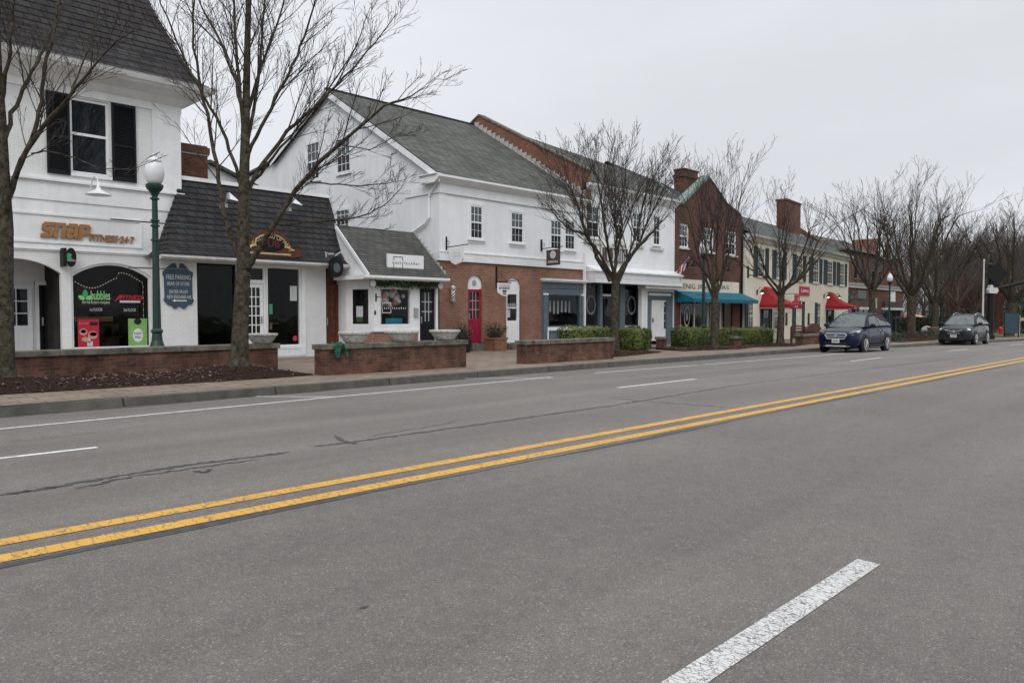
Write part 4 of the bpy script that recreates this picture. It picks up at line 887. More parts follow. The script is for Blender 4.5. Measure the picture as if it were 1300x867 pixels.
(x0, z1), (x1, z0) = P(415, 345, 22.24), P(428, 432, 22.24)
panel_door(B, XBR+.06, x1+.02, .08, 2.4, 22.17, 'mahog', panels=False)

def scroll_sign():
    Ys = 21.62
    s = thing('parking_sign', 'slate blue scroll topped parking sign on the white brick beside the pub window', 'sign', (P(226, 400, YB)[0], YB-.04, 1.2))
    Y = YB-.045
    px = [(207, 345), (212, 340), (217, 336), (220, 334), (223.5, 335), (224.5, 340), (226, 341), (228, 340), (229, 334.5), (232, 334.5), (236, 338), (240, 343), (245, 346), (245, 350), (244, 353), (244.5, 378), (246.5, 382), (243, 387), (239, 387), (236, 391), (233.5, 392.5), (230.5, 390), (227, 388), (224, 392), (221, 391.5), (218, 388), (213, 386.5), (208, 381), (209.5, 377), (208.5, 352), (207, 349)]
    MB().extr([(P(x, y, Y)[0], Y, P(x, y, Y)[1]) for x, y in px], (0, .04, 0)).build('board', 'sign_blue', s)
    cx, cz = P(226, 362, Y)
    for body, ya, yb, xa, xb in (('FREE PARKING', 348.5, 354.5, 211, 242), ('REAR OF STORE', 357.5, 362, 212.5, 240.5), ('ENTER FROM', 368, 372, 215, 238), ('NEW ENGLAND AVE.', 374.5, 378.5, 212, 243.5)):
        (a, z1), (b, z0) = P(xa, ya, Y), P(xb, yb+1, Y); text('lettering', body, 'letter_grey', s, a, b, z0, z1, Y-.001, .006, 0, .004)
    (a, z1), (b, z0) = P(219, 381, Y), P(237, 382.5, Y)
    MB().extr([(a, Y-.006, (z0+z1)/2), (a+.07, Y-.006, z1+.03), (a+.07, Y-.006, z1), (b, Y-.006, z1), (b, Y-.006, z0), (a+.07, Y-.006, z0), (a+.07, Y-.006, z0-.03)], (0, .006, 0)).build('arrow', 'letter_white', s)
scroll_sign()
def pub_sign():
    Y = 21.66; s = thing('pub_sign', 'carved red brown arched pub sign standing on the mansard roof edge', 'sign', (P(347, 325, Y)[0], Y, 3.1))
    C_ = lambda x, y: (P(x, y, Y)[0], Y, P(x, y, Y)[1])
    px = [(309, 322), (311, 316), (316, 312), (320, 304), (326, 297), (334, 292.5), (343, 291), (352, 292.5), (360, 296.5), (366, 303), (368.5, 312), (373, 316), (380, 316), (384, 320), (382, 326), (374, 327.5), (330, 326), (312, 325)]
    MB().extr([C_(*p) for p in px], (0, .09, 0)).build('board', 'mahog', s)
    cx, cz = P(343.5, 309.5, Y); rx = abs(P(362, 310, Y)[0]-P(325, 310, Y)[0])/2; rz = abs(P(343, 299.5, Y)[1]-P(343, 320.5, Y)[1])/2
    MB().extr([(cx+rx*math.cos(t*.2618), Y-.012, cz+rz*math.sin(t*.2618)) for t in range(24)], (0, .02, 0)).build('oval_panel', 'black_paint', s)
    MB().tube([(cx+(rx+.02)*math.cos(R(-22)+t*R(224)/24), Y-.02, cz+(rz+.02)*math.sin(R(-22)+t*R(224)/24)) for t in range(25)], .022, 6).build('oval_border', 'gold', s)
    a, b = P(313, 322, Y), P(369, 325, Y)
    MB().box(a[0], b[0], Y-.03, Y, b[1]-.0, b[1]+.055).build('ribbon', 'gold', s)
    for sx in (-1, 1):
        MB().tube([(cx+sx*(rx+.02), Y-.02, cz-.08), (cx+sx*(rx+.12), Y-.02, cz-.10), (cx+sx*(rx+.22), Y-.02, cz-.17), (cx+sx*(rx+.32), Y-.02, cz-.16)], [.03, .035, .03, .015], 6).build('scroll', 'gold', s)
    text('lettering', 'THE OLD BAG OF NAILS', 'gold', s, cx-.86, cx+.86, cz+rz*.55+.02, cz+rz*.55+.15, Y-.001, .012, 0, .01, curve_r=.80)
    text('lettering', 'PUB', 'maroon', s, cx-rx*.55, cx+rx*.62, cz-rz*.45, cz+rz*.5, Y-.013, .012, 0, .02)
pub_sign()
# ------------------------------------------------------------------ small bay shop with a grey roof
YC = 20.7
Cb = thing('bay_shop', 'small white bay fronted shop with grey shingle roof and black glazed door', 'building', (16, 22, -.2))
xc0, xc1 = P(475, 390, YC)[0], P(556, 390, YC)[0]
yw = 21.7; xw0 = 14.30
xl = 14.30
f1 = (P(483, 390, YC)[0], P(522, 390, YC)[0]); fz0, fz1 = P(500, 413, YC)[1], P(500, 366, YC)[1]
dx = (P(532.5, 390, YC)[0], P(553.5, 390, YC)[0])
zt = 2.56
w = MB(); w.wall([(xc0, .82), (dx[0]-.02, .82), (dx[0]-.02, -.5), (xc1, -.5), (xc1, zt), (xc0, zt)], [rect(f1[0], f1[1], fz0, fz1), rect(dx[0], dx[1], -.4, 2.32)], YC, .1)
w.poly([(xc1, YC, -.5), (xc1, yw+.3, -.5), (xc1, yw+.3, zt), (xc1, YC, zt)])
# splayed left side of the bay with its own window
def sp(t, z, d=0): n_ = Vector((yw-YC, xl-xc0, 0)).normalized(); return (xc0+(xl-xc0)*t+n_.x*d*-1, YC+(yw-YC)*t+n_.y*d*-1, z)
ta, tb = .14, .84
for (t0, t1, z0, z1) in ((0, ta, .82, zt), (tb, 1, .82, zt), (ta, tb, .82, fz0), (ta, tb, fz1, zt)): w.poly([sp(t0, z0), sp(t1, z0), sp(t1, z1), sp(t0, z1)])
w.poly([(xl, yw, -.5), (xl, 26, -.5), (xl, 26, zt), (xl, yw, zt)])
w.poly([(xl, 20.35, 2.66), (xl, 22.2, 4.40), (xl, 24.1, 2.66)])
w.poly([(xl, 26, -.5), (xc1, 26, -.5), (xc1, 26, 2.6), (xl, 26, 2.6)])
w.build('wall', 'white', Cb)
m = MB(); m.wall([(xc0, -.5), (dx[0]-.025, -.5), (dx[0]-.025, .82), (xc0, .82)], [], YC+.02); m.poly([sp(0, -.5, -.02), sp(1, -.5, -.02), sp(1, .82, -.02), sp(0, .82, -.02)]); m.build('brick_base', 'brick_d', Cb)
m = MB(); m.box(xc0-.03, dx[0]-.03, YC-.05, YC+.02, .80, .86); m.poly([sp(-.02, .86, .05), sp(1, .86, .05), sp(1, .80, .05), sp(-.02, .80, .05)]); m.build('bay_sill', 'white', Cb)
cw = shop_window(Cb, f1[0], f1[1], fz0, fz1, YC+.02, 'white', .04, 'shop_glass', 1.3)
m = MB(); e = .03
k = [sp(ta, fz0, -.03), sp(tb, fz0, -.03), sp(tb, fz1, -.03), sp(ta, fz1, -.03)]
m.box(0, 0, 0, 0, 0, 0) if False else None
for (t0, t1, z0, z1) in ((ta, ta+.07, fz0, fz1), (tb-.07, tb, fz0, fz1), (ta+.07, tb-.07, fz0, fz0+.05), (ta+.07, tb-.07, fz1-.05, fz1)): m.poly([sp(t0, z0, -.004), sp(t1, z0, -.004), sp(t1, z1, -.004), sp(t0, z1, -.004)])
sw = m.build('shop_window', 'white', Cb)
MB().poly(k).build('pane', 'dark_glass', sw)
MB().poly([sp(ta, fz0, -.35), sp(tb, fz0, -.35), sp(tb, fz1, -.35), sp(ta, fz1, -.35)]).build('shop_interior', 'inside', sw)
q = MB(); q.poly([sp(.42, 1.12, -.02), sp(.66, 1.12, -.02), sp(.66, 1.3, -.02), sp(.42, 1.3, -.02)]); q.build('window_card', 'garland', sw)
q = MB(); q.poly([sp(.42, 1.3, -.02), sp(.66, 1.3, -.02), sp(.66, 1.66, -.02), sp(.42, 1.66, -.02)]); q.build('window_card', 'letter_grey', sw)
panel_door(Cb, dx[0]+.03, dx[1]-.03, .12, 2.28, YC+.05, 'black_paint', glass=True, pc=3, pr=3, gz0=.47, hs=1, panels=True, muntin='letter_grey')
m = MB(); m.box(dx[1]-.02, dx[1]+.05, YC-.02, YC+.06, -.1, 2.36); m.box(dx[0]-.06, dx[0]+.0, YC-.02, YC+.06, -.1, 2.36).build('door_casing', 'white', Cb)
# roof
m = MB(); xr = 17.62; y0, z0, y1, z1 = 20.28, 2.68, 22.22, 4.44
m.extr([(xl-.06, y0, z0), (xl-.06, y1, z1), (xl-.06, 24.2, z0), (xl-.06, 24.2, z0-.08), (xl-.06, y1, z1-.09), (xl-.06, y0, z0-.08)], (xr-xl+.06, 0, 0))
fixn(m.build('roof', 'shingle_c', Cb))
m = MB(); m.extr([(xl-.10, y0-.03, z0-.13), (xl-.10, y0-.03, z0+.02), (xl-.10, y1, z1+.03), (xl-.10, y1, z1-.13)], (.035, 0, 0)); m.build('barge_board', 'white', Cb)
m = MB(); m.extr([(xl-.3, y0-.09, z0-.02), (xl-.3, y0-.09, z0-.10), (xl-.3, y0-.02, z0-.15), (xl-.3, YC, z0-.15), (xl-.3, YC, z0-.02)], (xr-xl+.32, 0, 0)); m.box(xl-.3, xl+.02, YC, 22.0, z0-.15, z0-.02); m.build('gutter', 'white', Cb)
m = MB(); n_ = 11
for i in range(n_):
    t = i/n_; yy = y0+.15+(y1-y0-.1)*t; zz = z0+.12+(z1-z0-.09)*t; m.box(xr-.02, xr+.01, yy, yy+.20, zz-.05, zz+.16)
m.build('step_flashing', 'flash', Cb)
# shop sign on the roof and lettering on the glass
Y = 20.6; s = thing('roof_sign', 'white rectangular sign with a thin square and spaced lettering on the grey roof', 'sign', (P(515, 346, Y)[0], Y, 2.95))
(x0, z1), (x1, z0) = P(492, 322, Y), P(538, 347, Y); z0 = P(492, 343.5, Y)[1]
MB().box(x0, x1, Y, Y+.06, z0, z1).build('board', 'sign_white', s)
MB().box(x0+.2, x0+.28, Y+.06, Y+.5, z0-.12, z0+.1).box(x1-.3, x1-.22, Y+.06, Y+.5, z0-.12, z0+.1).build('support', 'black_metal', s)
def square_mark(parent, a, b, Y, mat, th):
    (x0, z1), (x1, z0) = a, b; m = MB()
    h = (z1-z0)
    m.box(x0, x1, Y-.006, Y, z1-th, z1).box(x0, x1, Y-.006, Y, z0, z0+th)
    for x in (x0, x1-th): m.box(x, x+th, Y-.006, Y, z0+th, z0+h*.36).box(x, x+th, Y-.006, Y, z0+h*.66, z1-th)
    m.build('square_mark', mat, parent)
W_ = x1-x0; H_ = z1-z0
square_mark(s, (x0+.155*W_, z0+.86*H_), (x0+.41*W_, z0+.14*H_) , Y, 'letter_black', .022)
text('lettering', 'oasisfacebar', 'letter_black', s, x0+.13*W_, x0+.88*W_, z0+.42*H_, z0+.60*H_, Y-.001, .006, 0, .0, spacing=1.7)
Yg = YC+.066; s = thing('window_lettering', 'white square emblem and spaced lettering on the bay shop window', 'window sign', (P(500, 392, Yg)[0], Yg, 1.2))
square_mark(s, P(485, 384, Yg), P(496.5, 397.5, Yg), Yg, 'letter_white', .022)
(x0, z1), (x1, z0) = P(484, 389, Yg), P(516, 392.5, Yg); text('lettering', 'oasisfacebar', 'letter_white', s, x0, x1, z0, z1, Yg, .004, 0, .01, spacing=1.8)
rr = random.Random(4); m = [MB(), MB(), MB()]
for i in range(46):
    u, v = rr.random(), rr.random()**.8; x = f1[0]+.15+u*(f1[1]-f1[0]-.3); z = fz1-.1-.48*v*(.6+.4*math.sin(u*3)); m[0 if rr.random() < .5 else (1 if rr.random() < .6 else 2)].ball((x, YC+rr.uniform(.22, .5), z), rr.uniform(.07, .12), 10, 7)
for b_, mt, lb in zip(m, ('balloon_white', 'balloon_pink', 'balloon_red'), ('white', 'pale pink', 'deep red')):
    b_.smooth = True; o = b_.build('balloon_cluster', mt); tag(o, lb+' balloons massed at the top of the bay shop window', 'balloons', 'balloons in the bay window')
(x0, z1), (x1, z0) = P(490, 404, YC+.3), P(511, 411, YC+.3); o = MB().box(x0, x1, YC+.3, YC+.34, z0, z1).build('display_card', 'cyan'); tag(o, 'bright blue card standing low in the bay shop window', 'card')
# garland under the eave
def leaf_cloud(name, mat, n, fn, size, seed, parent=None, label=None, cat=None, base=None):
    rr = random.Random(seed); m = MB()
    for _ in range(n):
        p = Vector(fn(rr)); a = Vector((rr.gauss(0, 1), rr.gauss(0, 1), rr.gauss(0, 1))).normalized(); b = a.orthogonal().normalized(); c = a.cross(b); l = size*rr.uniform(.6, 1.4); w_ = l*rr.uniform(.35, .6)
        m.poly([p-b*l, p-c*w_, p+b*l, p+c*w_])
    o = m.build(name, mat, parent, base=base)
    if parent is None: tag(o, label, cat)
    return o
ga = thing('garland', 'leafy green garland hung under the bay shop eave with a white rosette at each end', 'garland', (P(515, 358, 20.5)[0], 20.5, 2.35))
ga0, ga1 = P(471, 357, 20.45), P(559, 366, 20.45)
def gfn(rr):
    u = rr.random(); x = ga0[0]+(ga1[0]-ga0[0])*u; z = 2.44+.03*math.sin(u*22)+rr.gauss(0, .055); return (x, 20.5+rr.gauss(0, .04), z-.02-(.12*rr.random() if rr.random() < .1 else 0))
leaf_cloud('leaves', 'garland', 2600, gfn, .035, 5, ga)
leaf_cloud('white_flowers', 'letter_grey', 60, lambda rr: (lambda p: (p[0], p[1]-.06, p[2]))(gfn(rr)), .022, 6, ga)
for x in (ga0[0]+.05, ga1[0]-.02):
    m = MB(); [m.tube([(x, 20.42, 2.40), (x+.11*math.cos(t*.7), 20.42, 2.40+.11*math.sin(t*.7))], [.03, .035], 6) for t in range(9)]; m.build('rosette', 'letter_grey', ga)
for (px_, py_, lb, nm) in ((477.5, 378, 'small black coat hook bracket on the white bay post', 'wall_bracket'), (476.5, 397, 'small dark house number plate on the white bay post', 'number_plate')):
    x, z = P(px_, py_, YC-.02); m = MB()
    if nm == 'wall_bracket': m.box(x-.02, x+.02, YC-.03, YC, z-.12, z+.14).tube([(x, YC-.03, z+.02), (x+.12, YC-.08, z+.03)], .012, 6)
    else: m.box(x-.03, x+.03, YC-.02, YC, z-.07, z+.07).box(x-.02, x+.02, YC-.026, YC-.019, z-.04, z+.04)
    tag(m.build(nm, 'black_metal'), lb, 'fixture')
x, z = P(528, 397, YC-.03); o = thing('mailbox', 'small grey letter box on the white pier beside the black shop door', 'mailbox', (x, YC-.05, z-.15))
MB().box(x-.07, x+.07, YC-.09, YC, z-.14, z+.12).build('body', 'steel', o); MB().tube([(x-.075, YC-.045, z+.12), (x+.075, YC-.045, z+.12)], .05, 8).build('lid', 'steel', o)

# ------------------------------------------------------------------ white gabled building over brick shops
YD = 21.7; XD = 18.43; XDR = 27.1
D = thing('gabled_building', 'white gabled building with brick ground floor and weathered grey roof', 'building', (23, 29, -.3))
ZB = 3.42; ZE = 6.45
doorA = arch(P(594.3, 400, YD)[0], P(612.3, 400, YD)[0], -.3, P(603, 366, YD)[1]+.02, P(603, 349.5, YD)[1])
doorB = arch(P(643, 400, YD)[0], P(660.8, 400, YD)[0], -.3, P(652, 370, YD)[1]+.02, P(652, 352.5, YD)[1])
sx0, sx1 = P(688, 400, YD)[0], P(742.5, 400, YD)[0]; sz1 = P(690, 356, YD)[1]
w = MB(); w.wall([(XD, -.8), (XDR, -.8), (XDR, ZB), (XD, ZB)], [doorA, doorB, rect(sx0, min(sx1, XDR-.01), -.5, sz1)], YD, .18)
w.poly([(XD, YD, -.8), (XD, 40, -.8), (XD, 40, ZB), (XD, YD, ZB)]); w.poly([(XD, 40, -.8), (XDR, 40, -.8), (XDR, 40, ZB), (XD, 40, ZB)])
w.build('brick_wall', 'brick_d', D)
w = MB(); w.poly([(XD-.03, YD-.03, ZB), (XDR, YD-.03, ZB), (XDR, YD-.03, ZE), (XD-.03, YD-.03, ZE)])
w.poly([(XD-.03, YD-.03, ZB), (XDR, YD-.03, ZB), (XDR, YD+.02, ZB), (XD, YD+.02, ZB)]); w.build('upper_front_wall', 'white_panel', D)
w = MB(); w.poly([(XD-.03, YD-.03, ZB), (XD-.03, 44, ZB), (XD-.03, 44, 7.6), (XD-.03, 34, 8.75), (XD-.03, 29.1, 11.1), (XD-.03, YD-.03, ZE)]); w.build('gable_wall', 'white_board', D)
t = MB(); t.box(XD-.06, XDR, YD-.075, YD-.028, ZB, ZB+.32).box(XD-.065, XDR, YD-.10, YD-.028, ZB+.32, ZB+.36)
t.box(XD-.07, XDR, YD-.10, YD-.028, 5.95, 6.30); t.box(XD-.075, XD-.03, YD-.03, YD+2.0, 5.95, 6.30); t.box(XD-.05, XD+.30, YD-.06, YD-.028, ZB+.36, 5.95)
t.box(XD-.06, XD-.031, YD-.03, 36, ZB, ZB+.32)
t.build('frieze_trim', 'white', D)
t = MB(); t.extr([(XD-.35, YD-.40, 6.58), (XD-.35, YD-.40, 6.50), (XD-.35, YD-.30, 6.42), (XD-.35, YD-.12, 6.30), (XD-.35, YD+.0, 6.30), (XD-.35, YD+.0, 6.60)], (XDR-XD+.35, 0, 0)); t.box(XD-.35, XD-.03, YD, YD+.75, 6.30, 6.585); t.box(XD-.42, XD-.031, YD-.3, YD+.8, 6.59, 6.62); fixn(t.build('gutter', 'white', D))
# roof slopes: front, back with a kick to a lower pitch
m = MB(); ov = .22; xa, xb = XD-ov, XDR
def slab(p, q, th=.10): m.extr([(xa, p[0], p[1]), (xa, q[0], q[1]), (xa, q[0], q[1]-th), (xa, p[0], p[1]-th)], (xb-xa, 0, 0))
slab((21.38, 6.60), (29.1, 11.30)); slab((29.1, 11.30), (34.1, 8.90)); slab((34.1, 8.90), (45, 7.6)); fixn(m.build('roof', 'shingle_d', D))
m = MB(); m.box(xa-.02, xb, 29.02, 29.18, 11.28, 11.35); m.build('ridge_cap', 'shingle_f', D)
m = MB()
for p, q in (((21.40, 6.55), (29.1, 11.25)), ((29.1, 11.25), (34.1, 8.85))): m.extr([(XD-.26, p[0], p[1]), (XD-.26, q[0], q[1]), (XD-.26, q[0], q[1]-.26), (XD-.26, p[0], p[1]-.24)], (.035, 0, 0))
m.build('barge_board', 'white', D)
a, b_ = PX(406.5, 226, XD), PX(392, 185, XD)
sash_side(D, a[0], b_[0], a[1], b_[1], XD-.03)
a, b_ = PX(445.5, 216.5, XD), PX(430, 179, XD); sash_side(D, a[0], b_[0], a[1], b_[1], XD-.03)
a, b_ = PX(444, 290, XD), PX(429, 269, XD); sash_side(D, a[0], b_[0], a[1], b_[1], XD-.03, meet=False)
yy, _ = PX(541, 260, XD-.1)
m = MB(); m.tube([(XD-.12, YD-.1, 6.4), (XD-.12, YD+.35, 6.0), (XD-.1, YD+.5, 5.8), (XD-.1, YD+.5, 5.05), (XD-.12, YD+.7, 4.85), (XD-.12, 24.2, 4.2)], .05, 8); m.build('downpipe', 'white', D)
for (xa_, xb_, ya_, yb_) in ((596.5, 612, 260.5, 304.5), (648.3, 663.5, 269, 309.5)):
    (x0, z1), (x1, z0) = P(xa_, ya_, YD-.03), P(xb_, yb_, YD-.03); sash(D, x0, x1, z0, z1, YD-.03, 3, 2, .09)
for (xa_, xb_) in ((698.5, 712), (716.5, 729)):
    (x0, z1), (x1, z0) = P(xa_, 279, YD-.03), P(xb_, 318, YD-.03); sash(D, x0, x1, z0, z1, YD-.03, 3, 2, .055)
m = MB(); xq = P(738.5, 300, YD-.08)[0]; m.box(xq, xq+.1, YD-.09, YD-.028, ZB+.36, 5.95); m.build('corner_board', 'white', D)
# arched doors
for (dr, nm) in ((doorA, 'A'), (doorB, 'B')):
    x0, x1 = dr[0][0], dr[1][0]; zs = P(603 if nm == 'A' else 652, 366.5 if nm == 'A' else 370, YD)[1]
    top = [(x0, zs), (x1, zs)]+dr[2:]
    MB().extr([(u, YD+.06, z) for u, z in top], (0, .08, 0)).build('arched_tympanum', 'white', D)
    MB().box(x0-.05, x1+.05, YD-.32, YD+.2, -.5, .215 if nm == 'A' else .155).build('door_step', 'stone', D)
    if nm == 'A':
        panel_door(D, x0+.02, x1-.02, .24, zs-.02, YD+.06, 'red_door', glass=True, pc=3, pr=3, gz0=.46, hs=1, muntin='balloon_pink')
        cx = (x0+x1)/2; MB().extr([(cx+.13*math.cos(t*.7854), YD+.05, zs+.22+.13*math.sin(t*.7854)) for t in range(8)], (0, .012, 0)).build('wreath_boss', 'steel', D)
    else:
        m = MB(); m.box(x0+.02, x0+.1, YD+.05, YD+.14, .2, zs).box(x1-.16, x1-.02, YD+.05, YD+.14, .2, zs).box(x0+.1, x1-.16, YD+.051, YD+.139, zs-.12, zs).box(x0+.1, x1-.16, YD+.051, YD+.139, .95, 1.12).box(x0+.1, x1-.16, YD+.053, YD+.13, .2, .95).box(x0+.1, x1-.16, YD+.052, YD+.138, 1.62, 1.68)
        fr = m.build('window', 'white', D)
        MB().poly([(x0+.1, YD+.10, 1.12), (x1-.16, YD+.10, 1.12), (x1-.16, YD+.10, zs-.12), (x0+.1, YD+.10, zs-.12)]).build('pane', 'pane', fr)
        text('lettering', 'BARBER', 'letter_grey', fr, x0+.13, x1-.2, 1.70, 1.84, YD+.09, .003)
        MB().box(x0+.14, x0+.30, YD+.085, YD+.095, 1.25, 1.58).build('window_card', 'letter_grey', fr)
# slate blue shopfront
x0, x1 = sx0, XDR-.02; zc = P(690, 356, YD)[1]
(wx0_, wz1), (wx1_, wz0) = P(695, 374, YD), P(734.5, 414, YD)
m = MB(); Yf = YD-.07
m.wall([(x0, -.3), (x1, -.3), (x1, zc), (x0, zc)], [rect(wx0_, wx1_, wz0, wz1)], Yf, .12); m.box(x0-.001, x0, Yf, YD+.1, -.3, zc)
m.box(x0+.02, wx0_-.1, Yf-.04, Yf, -.3, wz1-.02).box(wx1_+.1, x1-.1, Yf-.04, Yf, -.3, wz1-.02)
m.box(x0, x1, Yf-.03, Yf, wz1+.28, wz1+.33)
m.build('shopfront', 'blue_trim', D)
m = MB(); m.box(x0-.1, x1, Yf-.20, YD+.05, zc, zc+.08).box(x0-.06, x1, Yf-.13, YD+.05, zc-.06, zc-.001); m.box(wx0_-.12, wx1_+.16, Yf-.06, Yf, wz0-.17, wz0-.02).box(x0, wx0_-.06, Yf-.06, Yf, wz1-.02, wz1+.05).box(wx1_+.06, x1-.08, Yf-.06, Yf, wz1-.02, wz1+.05).box(wx0_-.12, wx0_-.04, Yf-.05, Yf, -.1, wz0-.17).box(x0, wx0_-.13, Yf-.07, Yf, -.3, .12)
m.build('shopfront_trim', 'white', D)
m = MB(); m.box(x1-.11, x1-.02, Yf-.10, Yf+.02, -.3, 4.2); m.build('downpipe', 'white', D)
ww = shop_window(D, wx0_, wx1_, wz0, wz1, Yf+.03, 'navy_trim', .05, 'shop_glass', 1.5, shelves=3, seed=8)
m = MB(); rr = random.Random(2)
for i in range(7):
    x = wx0_+.35+i*.27; m.box(x, x+.10, Yf+.5, Yf+.52, wz0+.55+.1*rr.random(), wz1-.25)
m.build('display_hangings', 'letter_grey', ww)

# hanging signs on brackets
def hang(label, px_, py_, bx, Yw, board, mat, txt):
    x, z = P(px_, py_, Yw); o = thing('hanging_sign', label, 'sign', (x, Yw-.4, z-.7))
    Yb = Yw-.75
    m = MB(); m.box(x-.03, x+.03, Yw-.06, Yw, z-.24, z+.26); m.tube([(x, Yw-.04, z-.14), (x+.02, Yw-1.25, z-.10)], .018, 6); m.tube([(x, Yw-.09+.07*math.cos(t*.6)-.05, z+.02+.07*math.sin(t*.6)) for t in range(9)], .01, 5)
    m.build('bracket', 'black_metal', o)
    pts = [(Yw-.26, z-.22), (Yw-1.14, z-.2)]+board
    return o, x, z
def blade(o, x, Yw, outline, mat, z, name='board'): # board square to the wall, outline in (y-offset from the wall, z offset)
    return MB().extr([(x-.025, Yw-a, z+b) for a, b in outline], (.05, 0, 0)).build(name, mat, o)
o, x, z = hang('white scalloped hanging sign on the left bracket of the white gabled building', 565.8, 309.5, 0, YD-.03, [], 'sign_white', '')
blade(o, x, YD, [(.25, -.20), (1.05, -.17), (1.05, -.62), (.98, -.66), (.95, -.74), (.62, -.82), (.38, -.74), (.34, -.66), (.25, -.62)], 'sign_white', z)
m = MB(); m.box(x-.032, x+.032, YD-.85, YD-.84, z-.55, z-.32).box(x-.032, x+.032, YD-.6, YD-.59, z-.55, z-.32).box(x-.032, x+.032, YD-.9, YD-.45, z-.50, z-.49).box(x-.032, x+.032, YD-.9, YD-.45, z-.39, z-.38); m.build('faded_mark', 'letter_grey', o)
o, x, z = hang('dark brown square hanging sign on the bracket above the slate blue shopfront', 686.8, 312, 0, YD-.03, [], 'sign_brown', '')
blade(o, x, YD, [(.36, -.22), (1.1, -.20), (1.1, -.86), (.36, -.88)], 'sign_brown', z)
m = MB(); m.extr([(x-.035, YD-.74+.17*math.cos(t*.5236), z-.43+.17*math.sin(t*.5236)) for t in range(12)], (.004, 0, 0)); m.build('emblem', 'letter_grey', o)
m = MB(); [m.box(x-.034, x+.03, YD-1.0+i*.08, YD-.95+i*.08, z-.77, z-.68) for i in range(7)]; m.build('lettering', 'letter_grey', o)
# barber shop shield sign
x, z = P(629.7, 352, YD); o = thing('hanging_sign', 'white shield shaped barber sign hanging above the brick pavement door', 'sign', (x, YD-.4, z-.9))
m = MB(); m.box(x-.025, x+.025, YD-.05, YD, z-.45, z+.45); m.tube([(x, YD-.03, z-.20), (x+.02, YD-1.1, z-.17)], .016, 6); m.tube([(x, YD-.03, z+.3), (x+.01, YD-.6, z-.17)], .009, 5); m.build('bracket', 'black_metal', o)
Yb = YD-.62; (x0, z1), (x1, z0) = P(632, 358.8, Yb), P(648.8, 375, Yb); cx = (x0+x1)/2; wd = (x1-x0)/2; hh = z1-z0
MB().extr([(x0, Yb, z1), (x1, Yb, z1), (x1, Yb, z0+.22*hh), (cx+.6*wd, Yb, z0+.05*hh), (cx+.3*wd, Yb, z0-.02), (cx, Yb, z0-.08*hh), (cx-.3*wd, Yb, z0-.02), (cx-.6*wd, Yb, z0+.05*hh), (x0, Yb, z0+.22*hh)], (0, .04, 0)).build('board', 'sign_white', o)
MB().box(x0-.01, x1+.01, Yb-.01, Yb+.05, z1, z1+.03).build('rail', 'mahog', o)
text('lettering', 'THE VILLAGE', 'maroon', o, cx-.75*wd, cx+.75*wd, z0+.72*hh, z0+.84*hh, Yb-.001, .004, 0, .0)
text('lettering', 'BARBER', 'sign_blue', o, cx-.8*wd, cx+.8*wd, z0+.48*hh, z0+.66*hh, Yb-.001, .004, 0, .03)
MB().box(cx-.3*wd, cx+.3*wd, Yb-.006, Yb, z0+.24*hh, z0+.40*hh).build('emblem', 'letter_black', o)
MB().box(cx-.25*wd, cx+.25*wd, Yb-.006, Yb, z0+.06*hh, z0+.17*hh).build('emblem', 'maroon', o)
# barber pole
x, z = P(575, 373, YD-.15); o = thing('barber_pole', 'striped barber pole with silver caps on the brick wall left of the crimson door', 'barber pole', (x, YD-.15, z-.3))
MB().lathe([(.085, -.22), (.085, .16)], (x, YD-.16, z), 16).build('cylinder', 'letter_white', o, smooth=True)
m = MB()
for k_, mt in ((0, 'sign_red'), (1, 'sign_blue')):
    m = MB()
    for q in range(2):
        ph = math.pi*(k_*.5+q); n = 20; r_ = .0875
        for i in range(n):
            t0, t1 = i/n, (i+1)/n; a0, a1 = ph+t0*5, ph+t1*5; z0, z1 = z-.22+.38*t0, z-.22+.38*t1; wv = .055
            m.poly([(x+r_*math.cos(a0), YD-.16+r_*math.sin(a0), z0), (x+r_*math.cos(a1), YD-.16+r_*math.sin(a1), z1), (x+r_*math.cos(a1), YD-.16+r_*math.sin(a1), min(z1+wv, z+.16)), (x+r_*math.cos(a0), YD-.16+r_*math.sin(a0), min(z0+wv, z+.16))])
    m.build('stripe', mt, o)
MB().lathe([(.06, -.32), (.10, -.30), (.11, -.22), (.09, -.21)], (x, YD-.16, z), 14).lathe([(.09, .16), (.115, .17), (.115, .24), (.08, .30), (.02, .33)], (x, YD-.16, z), 14).box(x-.04, x+.04, YD-.12, YD, z-.28, z-.24).box(x-.04, x+.04, YD-.12, YD, z+.18, z+.23).build('cap', 'steel', o, smooth=False)

# brick party wall between the two white buildings
pw = thing('party_wall', 'raised brick party wall stepping down the roof between the white buildings', 'wall', (XDR+.2, 28, 3))
m = MB(); m.extr([(XDR+.0, 21.55, 6.3), (XDR, 21.55, 7.92), (XDR, 28.7, 11.70), (XDR, 35, 8.55), (XDR, 35, 6.3)], (.36, 0, 0)); fixn(m.build('brickwork', 'brick_f', pw)); 
pw.children[0].data.materials[0] = courses('roof_brick', (.24, .095, .055), (.16, .06, .04), (.2, .15, .12), var=.3)
m = MB(); m.extr([(XDR-.05, 21.5, 7.93), (XDR-.05, 28.7, 11.70), (XDR-.05, 35, 8.59), (XDR-.05, 35, 8.67), (XDR-.05, 28.7, 11.80), (XDR-.05, 21.5, 8.02)], (.46, 0, 0)); fixn(m.build('coping', 'stone', pw))
m = MB()
for i in range(24):
    y = 21.6+i*(29.0-21.6)/24; zr = 6.60+(y-21.38)*.609; m.box(XDR-.02, XDR-.003, y, y+.33, zr-.05, zr+.34)
m.build('step_flashing', 'flash', pw)

